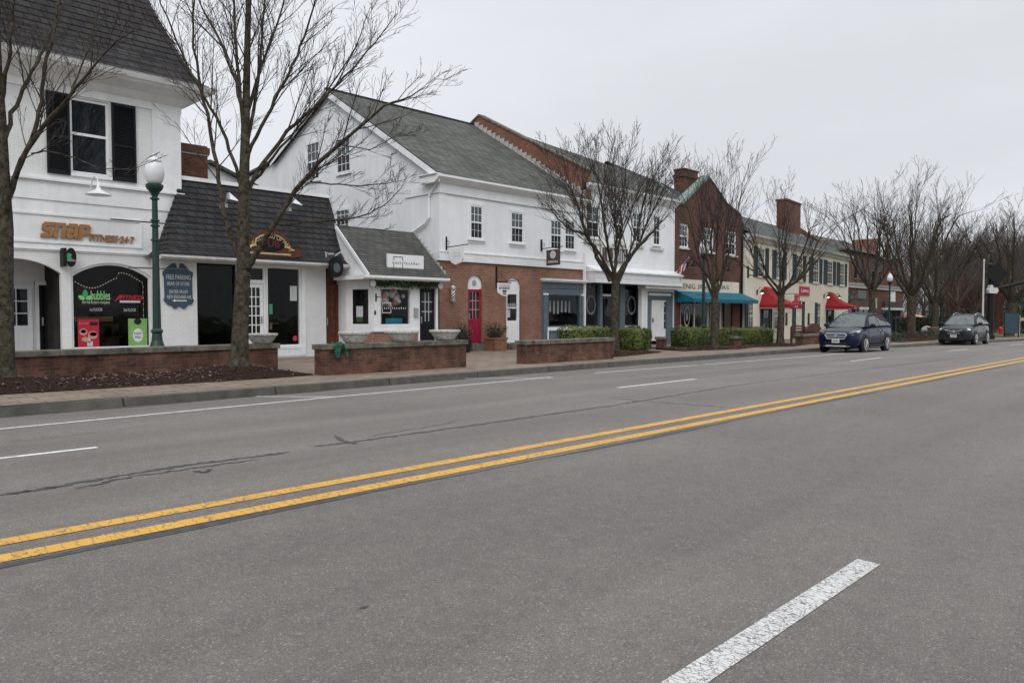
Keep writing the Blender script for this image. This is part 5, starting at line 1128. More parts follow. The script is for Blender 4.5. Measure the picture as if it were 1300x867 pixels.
# ------------------------------------------------------------------ white building with the bracketed canopy
YE = 21.7; XE0, XE1 = 27.46, 34.82
E_ = thing('canopy_shop', 'white two storey building with slate blue shop entrance under a white canopy', 'building', (31, 25, -.3))
m = MB(); (ca, cz0), (cb, _) = P(744, 357, YE), P(818, 360, YE)
den0, den1 = P(822, 400, YE)[0], XE1-.05
zc = 2.95
m.wall([(XE0-.36, -.8), (XE1, -.8), (XE1, 7.2), (XE0-.36, 7.2)], [rect(XE0-.30, P(815, 400, YE)[0], -.5, zc), rect(den0, den1, -.5, 2.55)], YE, .2)
m.poly([(XE1, YE, 5), (XE1, 26, 5), (XE1, 26, 8), (XE1, YE, 7.2)]); m.build('wall', 'white_panel', E_)
m = MB(); m.extr([(XE0-.36, YE-.40, 7.38), (XE0-.36, YE-.38, 7.28), (XE0-.36, YE-.25, 7.2), (XE0-.36, YE-.05, 7.02), (XE0-.36, YE, 7.02), (XE0-.36, YE, 7.4)], (XE1-XE0+.40, 0, 0)); fixn(m.build('cornice', 'white', E_))
m = MB(); m.poly([(XE0-.0, 21.3, 7.38), (34.85, 21.3, 7.38), (34.4, 22.6, 8.25), (33.0, 23.8, 9.08), (XE0-.0, 25.7, 10.22)]); m.poly([(XE0, 25.7, 10.22), (33, 23.8, 9.08), (33, 30, 7.4), (XE0, 31, 7.4)]); m.poly([(34.85, 21.3, 7.38), (34.4, 22.6, 8.25), (33, 23.8, 9.08), (33, 30, 7.4), (34.85, 30, 7.4)])
m.build('roof', 'shingle_d', E_)
for (xa_, xb_, ya_, yb_) in ((753.2, 759.5, 262, 303), (781, 789, 265, 305.5), (803, 812, 269.5, 308.5), (829, 837, 273.5, 312)):
    (x0, z1), (x1, z0) = P(xa_, ya_, YE), P(xb_, yb_, YE)
    if xa_ < 760: x0 = x1-.95
    sash(E_, x0, x1, z0, z1, YE, 2, 2, .05, sill=False)
    MB().box(x0-.25, x1+.3, YE-.10, YE, z0-.26, z0-.14).build('window_ledge', 'white_dull', E_)
# canopy box
(x0, z1), (x1, z0) = P(744, 343, YE-.55), P(851, 357, YE-.55); zb = P(744, 356.5, YE-.55)[1]; zt_ = P(744, 343.5, YE-.55)[1]
x1 = XE1-.1
m = MB(); m.box(XE0-.2, x1, YE-.55, YE-.002, zb, zt_); m.build('canopy', 'clap', E_)
m = MB(); m.extr([(XE0-.25, YE-.62, zt_), (XE0-.25, YE-.62, zt_+.06), (XE0-.25, YE, zt_+.30), (XE0-.25, YE, zt_)], (x1-XE0+.3, 0, 0)); m.box(XE0-.22, x1+.02, YE-.60, YE-.05, zb-.05, zb); m.build('canopy_roof', 'white', E_)
m = MB(); m.box(P(818, 362, YE-.4)[0], XE1+.05, YE-.50, YE-.003, zb-.22, zb-.05); m.build('entrance_cornice', 'white_dull', E_)
m = MB(); xp0, xp1 = P(814.5, 390, YE-.06)[0], P(820.5, 390, YE-.06)[0]; m.box(xp0, xp1, YE-.06, YE+.15, -.4, zb-.05); m.build('white_post', 'white', E_)
# recessed shopfront: two windows and the door
Ys = YE+.25
e0_, e1_ = P(743.5, 400, Ys)[0], P(760, 400, Ys)[0]; e2_, e3_ = P(793, 400, Ys)[0], P(812, 400, Ys)[0]
zsill = P(750, 414.5, Ys)[1]
m = MB(); m.wall([(XE0-.4, -.5), (P(816, 400, Ys)[0]+.2, -.5), (P(816, 400, Ys)[0]+.2, zc+.1), (XE0-.4, zc+.1)], [rect(e0_-.1, e1_, zsill, zc-.1), rect(e2_, e3_, zsill, zc-.1), rect(P(764, 400, Ys)[0], P(786, 400, Ys)[0], .0, zc-.1)], Ys, .25)
for px0, px1 in ((760.5, 764), (786.5, 792.5), (812.5, 816)): m.box(P(px0, 400, Ys)[0], P(px1, 400, Ys)[0], Ys-.05, Ys, -.3, zc)
m.build('shopfront', 'blue_trim', E_)
m = MB(); m.box(e0_-.2, e1_+.05, Ys-.08, Ys, zsill-.12, zsill-.01).box(e2_-.05, e3_+.05, Ys-.08, Ys, zsill-.12, zsill-.01).box(e0_-.4, xp1, Ys-.04, Ys, zc-.06, zc+.05); m.build('shopfront_trim', 'white', E_)
for a, b_, sd in ((e0_-.1, e1_, 11), (e2_, e3_, 12)):
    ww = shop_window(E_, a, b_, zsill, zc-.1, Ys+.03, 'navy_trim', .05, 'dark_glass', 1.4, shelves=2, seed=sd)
    cx = (a+b_)/2+.05; cz = P(752, 387, Ys)[1]; mm_ = MB()
    for i in range(20):
        t0, t1 = i*math.pi/10, (i+1)*math.pi/10
        mm_.poly([(cx+.38*math.cos(t0), Ys+.075, cz+.48*math.sin(t0)), (cx+.38*math.cos(t1), Ys+.075, cz+.48*math.sin(t1)), (cx+.27*math.cos(t1), Ys+.075, cz+.37*math.sin(t1)), (cx+.27*math.cos(t0), Ys+.075, cz+.37*math.sin(t0))])
    mm_.build('oval_decal', 'decal', ww)
a, b_ = P(766, 400, Ys)[0], P(785, 400, Ys)[0]
panel_door(E_, a, b_, .05, 2.25, Ys+.2, 'navy_trim', glass=True, pc=1, pr=1, gz0=.3, panels=False)
m = MB(); m.box(a-.09, a, Ys+.18, Ys+.26, 0, 2.85).box(b_, b_+.09, Ys+.18, Ys+.26, 0, 2.85).box(a, b_, Ys+.181, Ys+.259, 2.26, 2.36); m.build('door_casing', 'white', E_)
# white side door in its blue surround
m = MB(); m.wall([(den0, -.5), (den1, -.5), (den1, 2.56), (den0, 2.56)], [rect(P(827.5, 400, YE)[0], P(847.5, 400, YE)[0], -.45, P(835, 380, YE)[1])], YE+.06, .12); m.build('entrance_surround', 'blue_trim', E_)
m = MB(); (x0, z1), (x1, z0) = P(823.5, 373.5, YE), P(851, 376, YE); m.box(x0, x1, YE-.05, YE+.06, z0, z1+.06); m.build('entrance_trim', 'white', E_)
x0, x1, x2 = P(828, 400, YE+.1)[0], P(841.5, 400, YE+.1)[0], P(847.5, 400, YE+.1)[0]; zt_ = P(835, 381, YE+.1)[1]
panel_door(E_, x0, x1, .0, zt_, YE+.12, 'white', hs=1, handle='black_metal')
m = MB(); m.box(x1, x1+.12, YE+.11, YE+.18, 0, zt_).box(x2-.12, x2, YE+.11, YE+.18, 0, zt_).box(x1+.12, x2-.12, YE+.112, YE+.178, 0, .62).box(x1+.12, x2-.12, YE+.112, YE+.178, zt_-.1, zt_)
for i in range(1, 4): m.box(x1+.12, x2-.12, YE+.115, YE+.17, .62+i*.4, .65+i*.4)
fr = m.build('sidelight', 'white', E_); MB().poly([(x1+.12, YE+.16, .62), (x2-.12, YE+.16, .62), (x2-.12, YE+.16, zt_-.1), (x1+.12, YE+.16, zt_-.1)]).build('pane', 'pane', fr)
(x0, z1), (x1, z0) = P(766.5, 312.5, YE-.08), P(796.5, 334.5, YE-.08); z1 -= .05
o = thing('wall_sign', 'brown rectangular wall sign with a pale oval above the white canopy', 'sign', ((x0+x1)/2, YE-.08, z0))
MB().box(x0, x1, YE-.09, YE, z0, z1).build('board', 'sign_brown', o); m = MB(); m.box(x0, x1, YE-.11, YE-.088, z0, z0+.06).box(x0, x1, YE-.11, YE-.088, z1-.06, z1).box(x0, x0+.06, YE-.108, YE-.088, z0+.06, z1-.06).box(x1-.06, x1, YE-.108, YE-.088, z0+.06, z1-.06).build('border', 'stone', o)
cx = x0+.28*(x1-x0); cz = (z0+z1)/2; m = MB()
for i in range(20):
    t0, t1 = i*math.pi/10, (i+1)*math.pi/10; m.poly([(cx+.30*math.cos(t0), YE-.095, cz+.5*math.sin(t0)), (cx+.30*math.cos(t1), YE-.095, cz+.5*math.sin(t1)), (cx+.19*math.cos(t1), YE-.095, cz+.36*math.sin(t1)), (cx+.19*math.cos(t0), YE-.095, cz+.36*math.sin(t0))])
m.build('emblem', 'letter_grey', o); m = MB(); [m.box(x0+(.5+.075*i)*(x1-x0), x0+(.53+.075*i)*(x1-x0), YE-.096, YE-.09, cz-.3, cz+.3) for i in range(6)]; m.build('panel_bars', 'letter_grey', o)
# ------------------------------------------------------------------ dark red brick jeweller's with shaped gable
YF = 21.7; XF0, XF1 = 34.86, 42.38
Fb = thing('brick_gable_shop', 'narrow dark red brick shop with pointed gable and teal awning', 'building', (38.6, 25, -.4))
gpx = [(868, 258), (900, 225), (908, 236), (916, 248), (923, 259), (931, 265.5), (941, 274)]
gout = [(XF0, -.8), (XF1, -.8), (XF1, 7.2)]+[P(x, y, YF) for x, y in reversed(gpx)]+[(XF0, 7.0)]
sw0, sw1 = P(864, 400, YF)[0], P(900, 400, YF)[0]; dz1 = 2.35
fwin = []
for (xa_, xb_, ya_, yb_) in ((862.5, 875.5, 280, 316.5), (893, 907, 287, 322), (921.5, 935.5, 293, 326)):
    (x0, z1), (x1, z0) = P(xa_, ya_, YF), P(xb_, yb_, YF); fwin.append((x0+.06, x1-.06, z0+.05, 6.28))
fd0, fd1 = P(918, 400, YF)[0], P(930, 400, YF)[0]
m = MB(); m.wall(gout, [rect(a, b, c, d) for a, b, c, d in fwin]+[rect(sw0, sw1, .3, dz1), rect(P(901.5, 400, YF)[0], P(916, 400, YF)[0], .3, dz1), rect(fd0, fd1, -.5, dz1)], YF, .12)
m.poly([(XF0, YF, -.8), (XF0, 34, -.8), (XF0, 34, 7.0), (XF0, YF, 7.0)]).poly([(XF1, YF, -.8), (XF1, 34, -.8), (XF1, 34, 7.0), (XF1, YF, 7.0)]); m.build('wall', 'brick_f', Fb)
for a, b, c, d in fwin:
    sash(Fb, a+.05, b-.05, c+.02, d-.06, YF+.10, 3, 2, .05, sill=False)
    MB().box(a-.08, b+.08, YF-.08, YF+.02, c-.10, c-.002).build('window_ledge', 'white_dull', Fb)
m = MB(); q = [P(x, y, YF-.05) for x, y in gpx]
m.extr([(q[0][0]-.15, YF-.10, q[0][1]-.1), (q[1][0], YF-.10, q[1][1]-.02), (q[1][0], YF-.10, q[1][1]+.11), (q[0][0]-.25, YF-.10, q[0][1]+.08)], (0, .55, 0)); m.build('coping', 'copper', Fb)
m = MB()
for (a, b), (c, d) in zip(q[1:], q[2:]): m.extr([(a, YF-.06, b), (c, YF-.06, d), (c, YF-.06, d+.09), (a, YF-.06, b+.09)], (0, .4, 0))
m.build('coping', 'stone', Fb)
m = MB(); m.poly([(32.5, 21.5, 7.2), (41.9, 22.0, 7.2), (39.6, 25.5, 9.35), (33.2, 25.0, 9.75), (32.9, 24, 9.1)]); m.poly([(33.2, 25.0, 9.75), (39.6, 25.5, 9.35), (41.9, 30, 7), (32.5, 30, 7)]); m.build('roof', 'shingle_f', Fb)
a = PX(850.5, 232.5, 35.1); b = PX(861.5, 252, 35.1)
m = MB(); m.extr([(34.95, 21.9, 7.62), (34.95, 23.3, 8.72), (34.95, 23.3, 8.86), (34.95, 21.9, 7.76)], (.28, 0, 0)); m.build('valley_coping', 'copper', Fb)
m = MB(); m.box(40.0, 41.6, 24.3, 25.0, 7.5, 10.15).box(39.93, 41.67, 24.23, 25.07, 9.72, 9.86).box(39.96, 41.64, 24.26, 25.04, 10.15, 10.22); m.build('chimney', 'brick_f', Fb)
(x0, z1), (x1, z0) = P(858.5, 353.5, YF-.06), P(938, 366, YF-.06); zb, zt_ = 2.62, P(860, 353.5, YF-.06)[1]-.02
m = MB(); m.box(x0, x1, YF-.07, YF-.001, zb, zt_); cx = P(898, 360, YF)[0]; m.extr([(cx+.55*math.cos(t*.262), YF-.09, zb+.30+.48*math.sin(t*.262)) for t in range(13)], (0, .06, 0)); fb = m.build('fascia', 'cream', Fb)
text('lettering', 'DENIG', 'letter_black', fb, P(860.5, 360, YF)[0], P(881, 360, YF)[0], zb+.14, zb+.42, YF-.071, .008)
text('lettering', 'JEWELERS', 'letter_black', fb, P(884, 360, YF)[0], P(924, 360, YF)[0], zb+.14, zb+.42, YF-.071, .008)
m = MB(); m.extr([(cx+.26*math.cos(t*.2618), YF-.10, zb+.32+.26*math.sin(t*.2618)) for t in range(24)], (0, .008, 0)); m.build('emblem', 'flash', fb)
# awning with a sloping top, scalloped valance and closed ends
m = MB(); ya = YF-.01; yb_ = YF-1.15; zA, zB_, zV = 2.66, 2.20, 1.98; xa, xb = XF0+.05, P(938, 372, YF)[0]+.2
m.poly([(xa, ya, zA), (xb, ya, zA), (xb, yb_, zB_), (xa, yb_, zB_)]); m.poly([(xa, ya, zA), (xa, yb_, zB_), (xa, ya, zB_)]); m.poly([(xb, ya, zA), (xb, yb_, zB_), (xb, ya, zB_)])
n_ = 26
for i in range(n_):
    u0, u1 = xa+(xb-xa)*i/n_, xa+(xb-xa)*(i+1)/n_; um = (u0+u1)/2; m.poly([(u0, yb_, zB_), (u1, yb_, zB_), (u1, yb_, zV+.05), (um, yb_, zV), (u0, yb_, zV+.05)])
m.poly([(xa, yb_, zB_), (xa, ya, zB_), (xa, ya, zV+.04), (xa, yb_, zV+.04)]); m.poly([(xb, yb_, zB_), (xb, ya, zB_), (xb, ya, zV+.04), (xb, yb_, zV+.04)])
m.build('awning', 'teal', Fb)
for a, b, sd in ((sw0, sw1, 21), (P(901.5, 400, YF)[0], P(916, 400, YF)[0], 22)):
    ww = shop_window(Fb, a, b, .3, dz1, YF+.02, 'white', .06, 'shop_glass', 1.5, inside='inside_gold', mull=[(a+b)/2] if b-a > 2.5 else (), shelves=2, seed=sd)
    cx_ = a+.75 if b-a > 2 else (a+b)/2; mm_ = MB()
    for i in range(18):
        t0, t1 = i*math.pi/9, (i+1)*math.pi/9; mm_.poly([(cx_+.32*math.cos(t0), YF+.06, 1.25+.55*math.sin(t0)), (cx_+.32*math.cos(t1), YF+.06, 1.25+.55*math.sin(t1)), (cx_+.24*math.cos(t1), YF+.06, 1.25+.45*math.sin(t1)), (cx_+.24*math.cos(t0), YF+.06, 1.25+.45*math.sin(t0))])
    mm_.extr([(cx_+.1*math.cos(t*.785), YF+.058, 1.25+.25*math.sin(t*.785)) for t in range(8)], (0, .003, 0)); mm_.build('oval_decal', 'flash', ww)
panel_door(Fb, fd0+.05, fd1-.05, -.2, dz1, YF+.5, 'black_paint', glass=True, pc=1, pr=1)
m = MB(); m.tube([(XF1-.12, YF-.08, -.3), (XF1-.12, YF-.08, 6.9)], .06, 8); m.build('downpipe', 'black_metal', Fb)
def gooseneck(label, x, z, Yw, mat, reach=.55, r=.20, lit=False, group=None):
    o = thing('gooseneck_lamp', label, 'wall lamp', (x, Yw-reach, z-.3), group=group)
    m = MB(); m.box(x-.05, x+.05, Yw-.04, Yw, z-.12, z+.12)
    m.tube([(x, Yw-.02, z), (x, Yw-.12, z+.10), (x, Yw-.22, z+.32), (x, Yw-reach*.6, z+.46), (x, Yw-reach*.9, z+.40), (x, Yw-reach, z+.22)], .018, 8); m.build('arm', mat, o)
    s_ = MB(); s_.lathe([(.03, .24), (.045, .12), (.07, .06), (r*.7, -.02), (r, -.07), (r+.02, -.09), (r*.9, -.08), (.02, .02)], (x, Yw-reach, z), 18); s_.build('lamp_shade', mat, o, smooth=True)
    MB().ball((x, Yw-reach, z-.04), .045, 8, 6).build('bulb', 'lit' if lit else 'globe', o); return o
def goose_px(label, px_, py_, Yw, mat, reach, r, **k):
    x, z = P(px_, py_, Yw-reach); return gooseneck(label, x, z+.05, Yw, mat, reach, r, **k)
goose_px('white gooseneck lamp under the shuttered upstairs window', 125, 246, YA, 'white', .75, .30)
goose_px('black gooseneck lamp on the dark red brick above the flag', 881, 337, YF, 'black_metal', .4, .2)
goose_px('black gooseneck lamp on the dark red brick above the right end of the teal awning', 926, 343, YF, 'black_metal', .4, .2)
def roof_flood(label, px_, py_):
    Yw = 22.0; x, z = P(px_, py_, Yw); o = thing('roof_floodlight', label, 'floodlight', (x, Yw, z-.2))
    MB().tube([(x, Yw+.3, z-.05), (x-.02, Yw, z+.0), (x-.02, Yw-.12, z+.14)], .03, 6).box(x-.07, x+.03, Yw+.0, Yw+.35, z-.16, z-.04).build('arm', 'steel', o)
    MB().extr([(x-.05, Yw-.3, z+.06), (x+.26, Yw-.3, z+.02), (x+.19, Yw-.1, z+.13), (x+.06, Yw-.05, z+.30), (x+.0, Yw-.1, z+.16)], (0, .16, 0)).build('lamp_shade', 'alu', o)
roof_flood('silver floodlight on the mansard roof just right of the pub sign above', 369, 262)
roof_flood('silver floodlight on the mansard roof left of the tree trunk', 288, 257)
# lantern and bracket at the right end of the mansard gutter
x, z = P(426, 339, 21.3); o = thing('wall_lantern', 'round dark lantern on a scrolled bracket at the right end of the mansard gutter', 'lantern', (x, 21.3, z-.4))
MB().extr([(x+.24*math.cos(t*.3142), 21.2, z+.34*math.sin(t*.3142)) for t in range(20)], (0, .16, 0)).build('housing', 'black_metal', o)
MB().extr([(x-.02+.13*math.cos(t*.3142), 21.185, z-.03+.16*math.sin(t*.3142)) for t in range(20)], (0, .02, 0)).build('pane', 'pane_blue', o)
MB().tube([(x, 21.5, z+.3), (x-.1, 21.3, z+.42), (x-.28, 21.28, z+.40), (x-.38, 21.28, z+.46), (x-.36, 21.28, z+.30)], .03, 6).tube([(x-.02, 21.3, z+.36), (x+.2, 21.3, z+.5), (x+.34, 21.3, z+.3)], .025, 6).build('bracket', 'flash', o)
# flag on an angled staff
x, z = P(874, 331, YF-.9); o = thing('flag', 'red white and blue flag drooping from an angled staff left of the teal awning', 'flag', (35.6, YF-.3, 3.2))
xs, zs = 35.45, 3.55; tip = Vector((xs-.1, YF-1.55, zs+.95)); bas = Vector((xs, YF, zs))
_b = P(858.5, 346, YF); bas = Vector((_b[0], YF, _b[1])); _t = P(875, 327, YF-1.3); tip = Vector((_t[0], YF-1.3, _t[1]))
MB().tube([bas, tip], .02, 6).ball(tip, .04, 8, 6).build('staff', 'steel', o)
def cloth(u, v):
    p = tip.lerp(bas, .03+.92*u); d = Vector((-.10*v+.10*math.sin(v*3+u*11), .14*math.sin(u*13+v*2), -v*(.22+.95*u**1.5))); return p+d
cl = [MB(), MB(), MB()]; nu, nv = 16, 13
for i in range(nu):
    for j in range(nv):
        k_ = 2 if (j/nv < .42 and i < 9) is True and (i < 9) else (j % 2)
        k_ = 2 if (i < 5) else (i % 2)
        cl[k_].poly([cloth(i/nu, j/nv), cloth((i+1)/nu, j/nv), cloth((i+1)/nu, (j+1)/nv), cloth(i/nu, (j+1)/nv)])
for b_, mt, nm in zip(cl, ('flag_red', 'balloon_white', 'flag_blue'), ('red_stripes', 'white_stripes', 'canton')): b_.build(nm, mt, o)

# ------------------------------------------------------------------ cream brick bank with shutters (turned with the street)
AG = R(6.0); GX, GY = 42.42, 21.5; LG = 23.6
def PG(x, y, d=0.0, X0=GX, Y0=GY, ang=AG):     # photo point on the turned facade, d metres in front of it -> (u, z)
    n = Vector((-math.sin(ang), math.cos(ang), 0)); r_ = ray(x, y); t = (n.x*X0+n.y*Y0-d)/(n.x*r_.x+n.y*r_.y); q = r_*t
    return (q.x-X0)*math.cos(ang)+(q.y-Y0)*math.sin(ang), CAM_H+q.z
Gb = thing('cream_building', 'long cream painted brick building with dark shutters and two red awnings', 'building', (GX, GY, 0), AG)
m = MB(); HG = 6.15
wins = []
for (xa_, xb_) in ((962, 970), (985.5, 993), (1011, 1018), (1032, 1039), (1050, 1056.5), (1066, 1071.5)):
    wins.append((PG(xa_, 330)[0], PG(xb_, 330)[0], 3.75, 5.55))
m.wall([(0, -1.2), (LG, -1.2), (LG, HG), (0, HG)], [], 0, .1); m.poly([(0, 0, -1.2), (0, 9, -1.2), (0, 9, HG), (0, 0, HG)]).poly([(LG, 0, -1.2), (LG, 9, -1.2), (LG, 9, HG), (LG, 0, HG)]).poly([(0, 9, -1.2), (LG, 9, -1.2), (LG, 9, HG), (0, 9, HG)])
m.poly([(0, 0, HG), (0, 9, HG), (0, 4.5, 8.7)]).poly([(LG, 0, HG), (LG, 9, HG), (LG, 4.5, 8.7)]); m.build('wall', 'cream', Gb, local=True)
m = MB(); m.extr([(-.02, -.42, HG+.10), (-.02, -.38, HG-.03), (-.02, -.20, HG-.10), (-.02, -.1, HG-.28), (-.02, 0, HG-.28), (-.02, 0, HG+.12)], (LG+.04, 0, 0)); m.build('cornice', 'white_dull', Gb, local=True)
m = MB(); m.poly([(-.05, -.40, HG+.10), (LG+.02, -.40, HG+.10), (LG-3.4, 4.5, 8.75), (-.05, 4.5, 8.75)]); m.poly([(-.05, 9.4, HG+.1), (LG+.02, 9.4, HG+.1), (LG-3.4, 4.5, 8.75), (-.05, 4.5, 8.75)]); m.poly([(LG+.02, -.4, HG+.1), (LG+.02, 9.4, HG+.1), (LG-3.4, 4.5, 8.75)]); m.build('roof', 'shingle_g', Gb, local=True)
c0 = PG(988, 260, -3.2)[0]; c1 = PG(1014, 260, -3.2)[0]; ct = PG(1000, 254, -3.2)[1]
m = MB(); m.box(c0+1.4, c1-.1, 3.0, 3.8, 7, ct-.15).box(c0+1.34, c1-.04, 2.94, 3.86, ct-.15, ct); m.build('chimney', 'brick_h', Gb, local=True)
p0, p1 = PG(1032, 283, -6)[0], PG(1082, 312, -6)[0]
m = MB(); m.extr([(LG+.05, -.1, HG-.3), (LG+.05, 4.5, 9.3), (LG+.05, 9, HG), ], (.4, 0, 0)); m.build('party_wall', 'brick_h', Gb, local=True)
for (a, b, c, d) in wins:
    sash(Gb, a, b, c, d, -.0, 3, 3, .05, local=True, sill=False, lo='pane_blue', mat='cream'); w_ = (b-a)*.62
    shutter(Gb, a-w_-.06, a-.06, c-.05, d+.05, 0, 'shutter_g', local=True); shutter(Gb, b+.06, b+w_+.06, c-.05, d+.05, 0, 'shutter_g', local=True)
for (xa_, xb_, ya_, yb_, shs) in ((950, 955.5, 383, 420, 1), (982.5, 987, 384, 418, 0), (1037.5, 1041, 384, 416, 1)):
    (a, z1), (b, z0) = PG(xa_, ya_), PG(xb_, yb_); sash(Gb, a, b, .35, 2.2, 0, 2, 3, .05, local=True, sill=False, lo='pane_blue', mat='cream'); w_ = (b-a)*.62
    if shs: shutter(Gb, a-w_-.1, a-.06, .3, 2.25, 0, 'shutter_g', local=True)
(a, _), (b, _) = PG(1010, 400), PG(1016.5, 400)
m = MB(); m.box(a-.07, a, -.05, .02, -.6, 2.35).box(b, b+.07, -.05, .02, -.6, 2.35).box(a-.07, b+.07, -.06, .02, 2.35, 2.45).box(a, b, -.04, .01, 1.72, 1.80); m.build('door_casing', 'cream', Gb, local=True)
panel_door(Gb, a+.01, b-.01, -.4, 1.72, -.02, 'cream', local=True); MB().poly([(a, -.01, 1.8), (b, -.01, 1.8), (b, -.01, 2.35), (a, -.01, 2.35)]).build('transom_pane', 'pane', Gb, local=True)
w_ = (b-a)*.55; shutter(Gb, a-w_-.12, a-.09, -.4, 2.3, 0, 'door_g', local=True); shutter(Gb, b+.09, b+w_+.12, -.4, 2.3, 0, 'door_g', local=True)
def dome_awning(xp0, xp1, yt, yb, word=None):
    u0 = PG(xp0, 380)[0]; u1 = u0+2.4; zt_, zb = 3.15, 1.75; m = MB(); um = (u0+u1)/2
    prof = [(0, 1), (.10, .92), (.22, .70), (.42, .46), (.70, .28), (1.0, .17)]     # concave sweep: top at the wall to the front edge
    dep = 1.9
    rows = []
    for (t, h) in prof:
        z = zb+(zt_-zb)*h; hw = .30+(u1-u0)/2*.78*t**.8+.08; hw = min(hw, (u1-u0)/2)
        y = -dep*t-.02
        rows.append([(um-hw, 0, z), (um-hw, y, z), (um+hw, y, z), (um+hw, 0, z)])
    for r0, r1 in zip(rows, rows[1:]):
        for i in range(3): m.poly([r0[i], r0[i+1], r1[i+1], r1[i]])
    m.poly(rows[0])
    r = rows[-1]; lo = [(x, y, zb) for x, y, z in r]
    for i in range(3): m.poly([r[i], r[i+1], lo[i+1], lo[i]])
    o = m.build('awning', 'red_canvas', Gb, local=True)
    text('lettering', 'bank', 'letter_grey', o, um-.3, um+.35, zb+.05, zb+.2, -dep-.021, .004, local=True)
    [MB().tube([(um+s_*1.2, -dep, zb), (um+s_*1.2, 0, zb)], .02, 5).build('awning_bar', 'steel', o, local=True) for s_ in (-1, 1)]
    d0_, d1_ = um-.55, um+.55
    panel_door(Gb, d0_, d1_, -.4, 1.75, -.03, 'door_g', glass=True, pc=2, pr=3, local=True)
    shutter(Gb, d0_-.5, d0_-.08, -.4, 1.8, 0, 'door_g', local=True); shutter(Gb, d1_+.08, d1_+.5, -.4, 1.8, 0, 'door_g', local=True)
    return um
uA = dome_awning(964, 990, 358, 385); uB = dome_awning(1048, 1080, 369, 390)
def gw(u, v, z): return Vector((GX+u*math.cos(AG)-v*math.sin(AG), GY+u*math.sin(AG)+v*math.cos(AG), z))
for i, (uu, lb) in enumerate(((uA-1.7, 'lit black coach lamp at the left of the left red awning'), (uA+1.35, 'lit black coach lamp at the right of the left red awning'), (uB-1.7, 'lit black coach lamp at the left of the right red awning'), (uB+1.35, 'lit black coach lamp at the right of the right red awning'))):
    p = gw(uu, -.35, 2.75); o = thing('coach_lamp', lb, 'wall lamp', p, AG)
    MB().box(-.04, .04, .28, .35, -.15, .15).tube([(0, .3, .05), (0, .15, .32), (0, 0, .28), (0, 0, .15)], .018, 6).build('arm', 'black_metal', o, local=True)
    MB().lathe([(.03, .17), (.06, .14), (.16, .0), (.17, -.03), (.02, -.0)], (0, 0, 0), 12).build('lamp_shade', 'black_metal', o, local=True)
    MB().ball((0, 0, -.04), .085, 8, 6).build('bulb', 'lit', o, local=True)
(a, z1), (b, z0) = PG(1014.5, 363.3), PG(1026.8, 375.5); p = gw((a+b)/2, -.06, (z0+z1)/2); o = thing('wall_sign', 'square red sign with white letters on the cream wall between the awnings', 'sign', p, AG); hw, hh = (b-a)/2, (z1-z0)/2
MB().box(-hw, hw, 0, .05, -hh, hh).build('board', 'sign_red', o, local=True); text('lettering', 'LFN', 'letter_white', o, -hw*.72, hw*.72, -hh*.28, hh*.28, -.001, .006, local=True, bold=.03)
p = gw(PG(997.5, 380)[0]+.1, -.75, PG(999, 380)[1]); o = thing('hanging_sign', 'small red blade sign behind the tree at the left red awning', 'sign', p, AG); MB().box(-.5, .5, 0, .05, -.3, .3).build('board', 'sign_red', o, local=True); text('lettering', 'K', 'letter_white', o, .1, .3, -.12, .12, -.001, .006, local=True)
MB().tube([(-.45, .75, .36), (-.45, .0, .36)], .02, 6).tube([(-.45, .02, .36), (.5, .02, .34)], .02, 6).build('bracket', 'black_metal', o, local=True)
for px_, lb in ((998, 'dark plaque on the cream wall left of the centre door'), (1026.2, 'dark plaque on the cream wall right of the centre door')):
    u, z = PG(px_, 404.5); p = gw(u, -.05, z); o = thing('plaque', lb, 'plaque', p, AG); MB().box(-.17, .17, 0, .05, -.45, .4).build('plate', 'black_metal', o, local=True); MB().box(-.13, .13, -.008, 0, -.38, .33).build('inset', 'mahog', o, local=True)
p = gw(PG(951, 350)[0]-.3, -.1, 3.95); o = thing('sign_bracket', 'empty black sign bracket on the cream wall above the teal awning', 'bracket', p, AG); MB().box(-.03, .03, 0, .1, -.35, .35).tube([(0, 0, -.2), (1.9, -.6, -.2)], .03, 6).build('arm', 'black_metal', o, local=True)

# ------------------------------------------------------------------ far brick shops
e0_ = gw(LG+.5, 0, 0); AH = R(2.0); HX, HY = e0_.x, e0_.y+.4
def PH(x, y, d=0.0): return PG(x, y, d, HX, HY, AH)
Hb = thing('far_brick_shops', 'distant red brick shop row with small pediment and pale shop fascias', 'building', (HX, HY, 0), AH)
LH = 17.4
m = MB(); m.wall([(0, -1.5), (LH, -1.5), (LH, 6.9), (0, 6.9)], [], 0); m.poly([(LH, 0, -1.5), (LH, 12, -1.5), (LH, 12, 6.9), (LH, 0, 6.9)]).poly([(0, 0, -1.5), (0, 12, -1.5), (0, 12, 6.9), (0, 0, 6.9)]); m.build('wall', 'brick_h', Hb, local=True)
m = MB(); m.poly([(-.2, -.3, 6.9), (LH+.2, -.3, 6.9), (LH-3, 5, 9.0), (3, 5, 9.0)]); m.poly([(-.2, 12, 6.9), (LH+.2, 12, 6.9), (LH-3, 5, 9), (3, 5, 9)]); m.poly([(LH+.2, -.3, 6.9), (LH+.2, 12, 6.9), (LH-3, 5, 9)]); m.poly([(-.2, -.3, 6.9), (-.2, 12, 6.9), (3, 5, 9)]); m.build('roof', 'shingle_d', Hb, local=True)
m = MB(); m.extr([(9.0, -.25, 6.9), (12.0, -.25, 6.9), (10.5, -.25, 8.7)], (0, 3, 0)); m.build('pediment', 'brick_h', Hb, local=True)
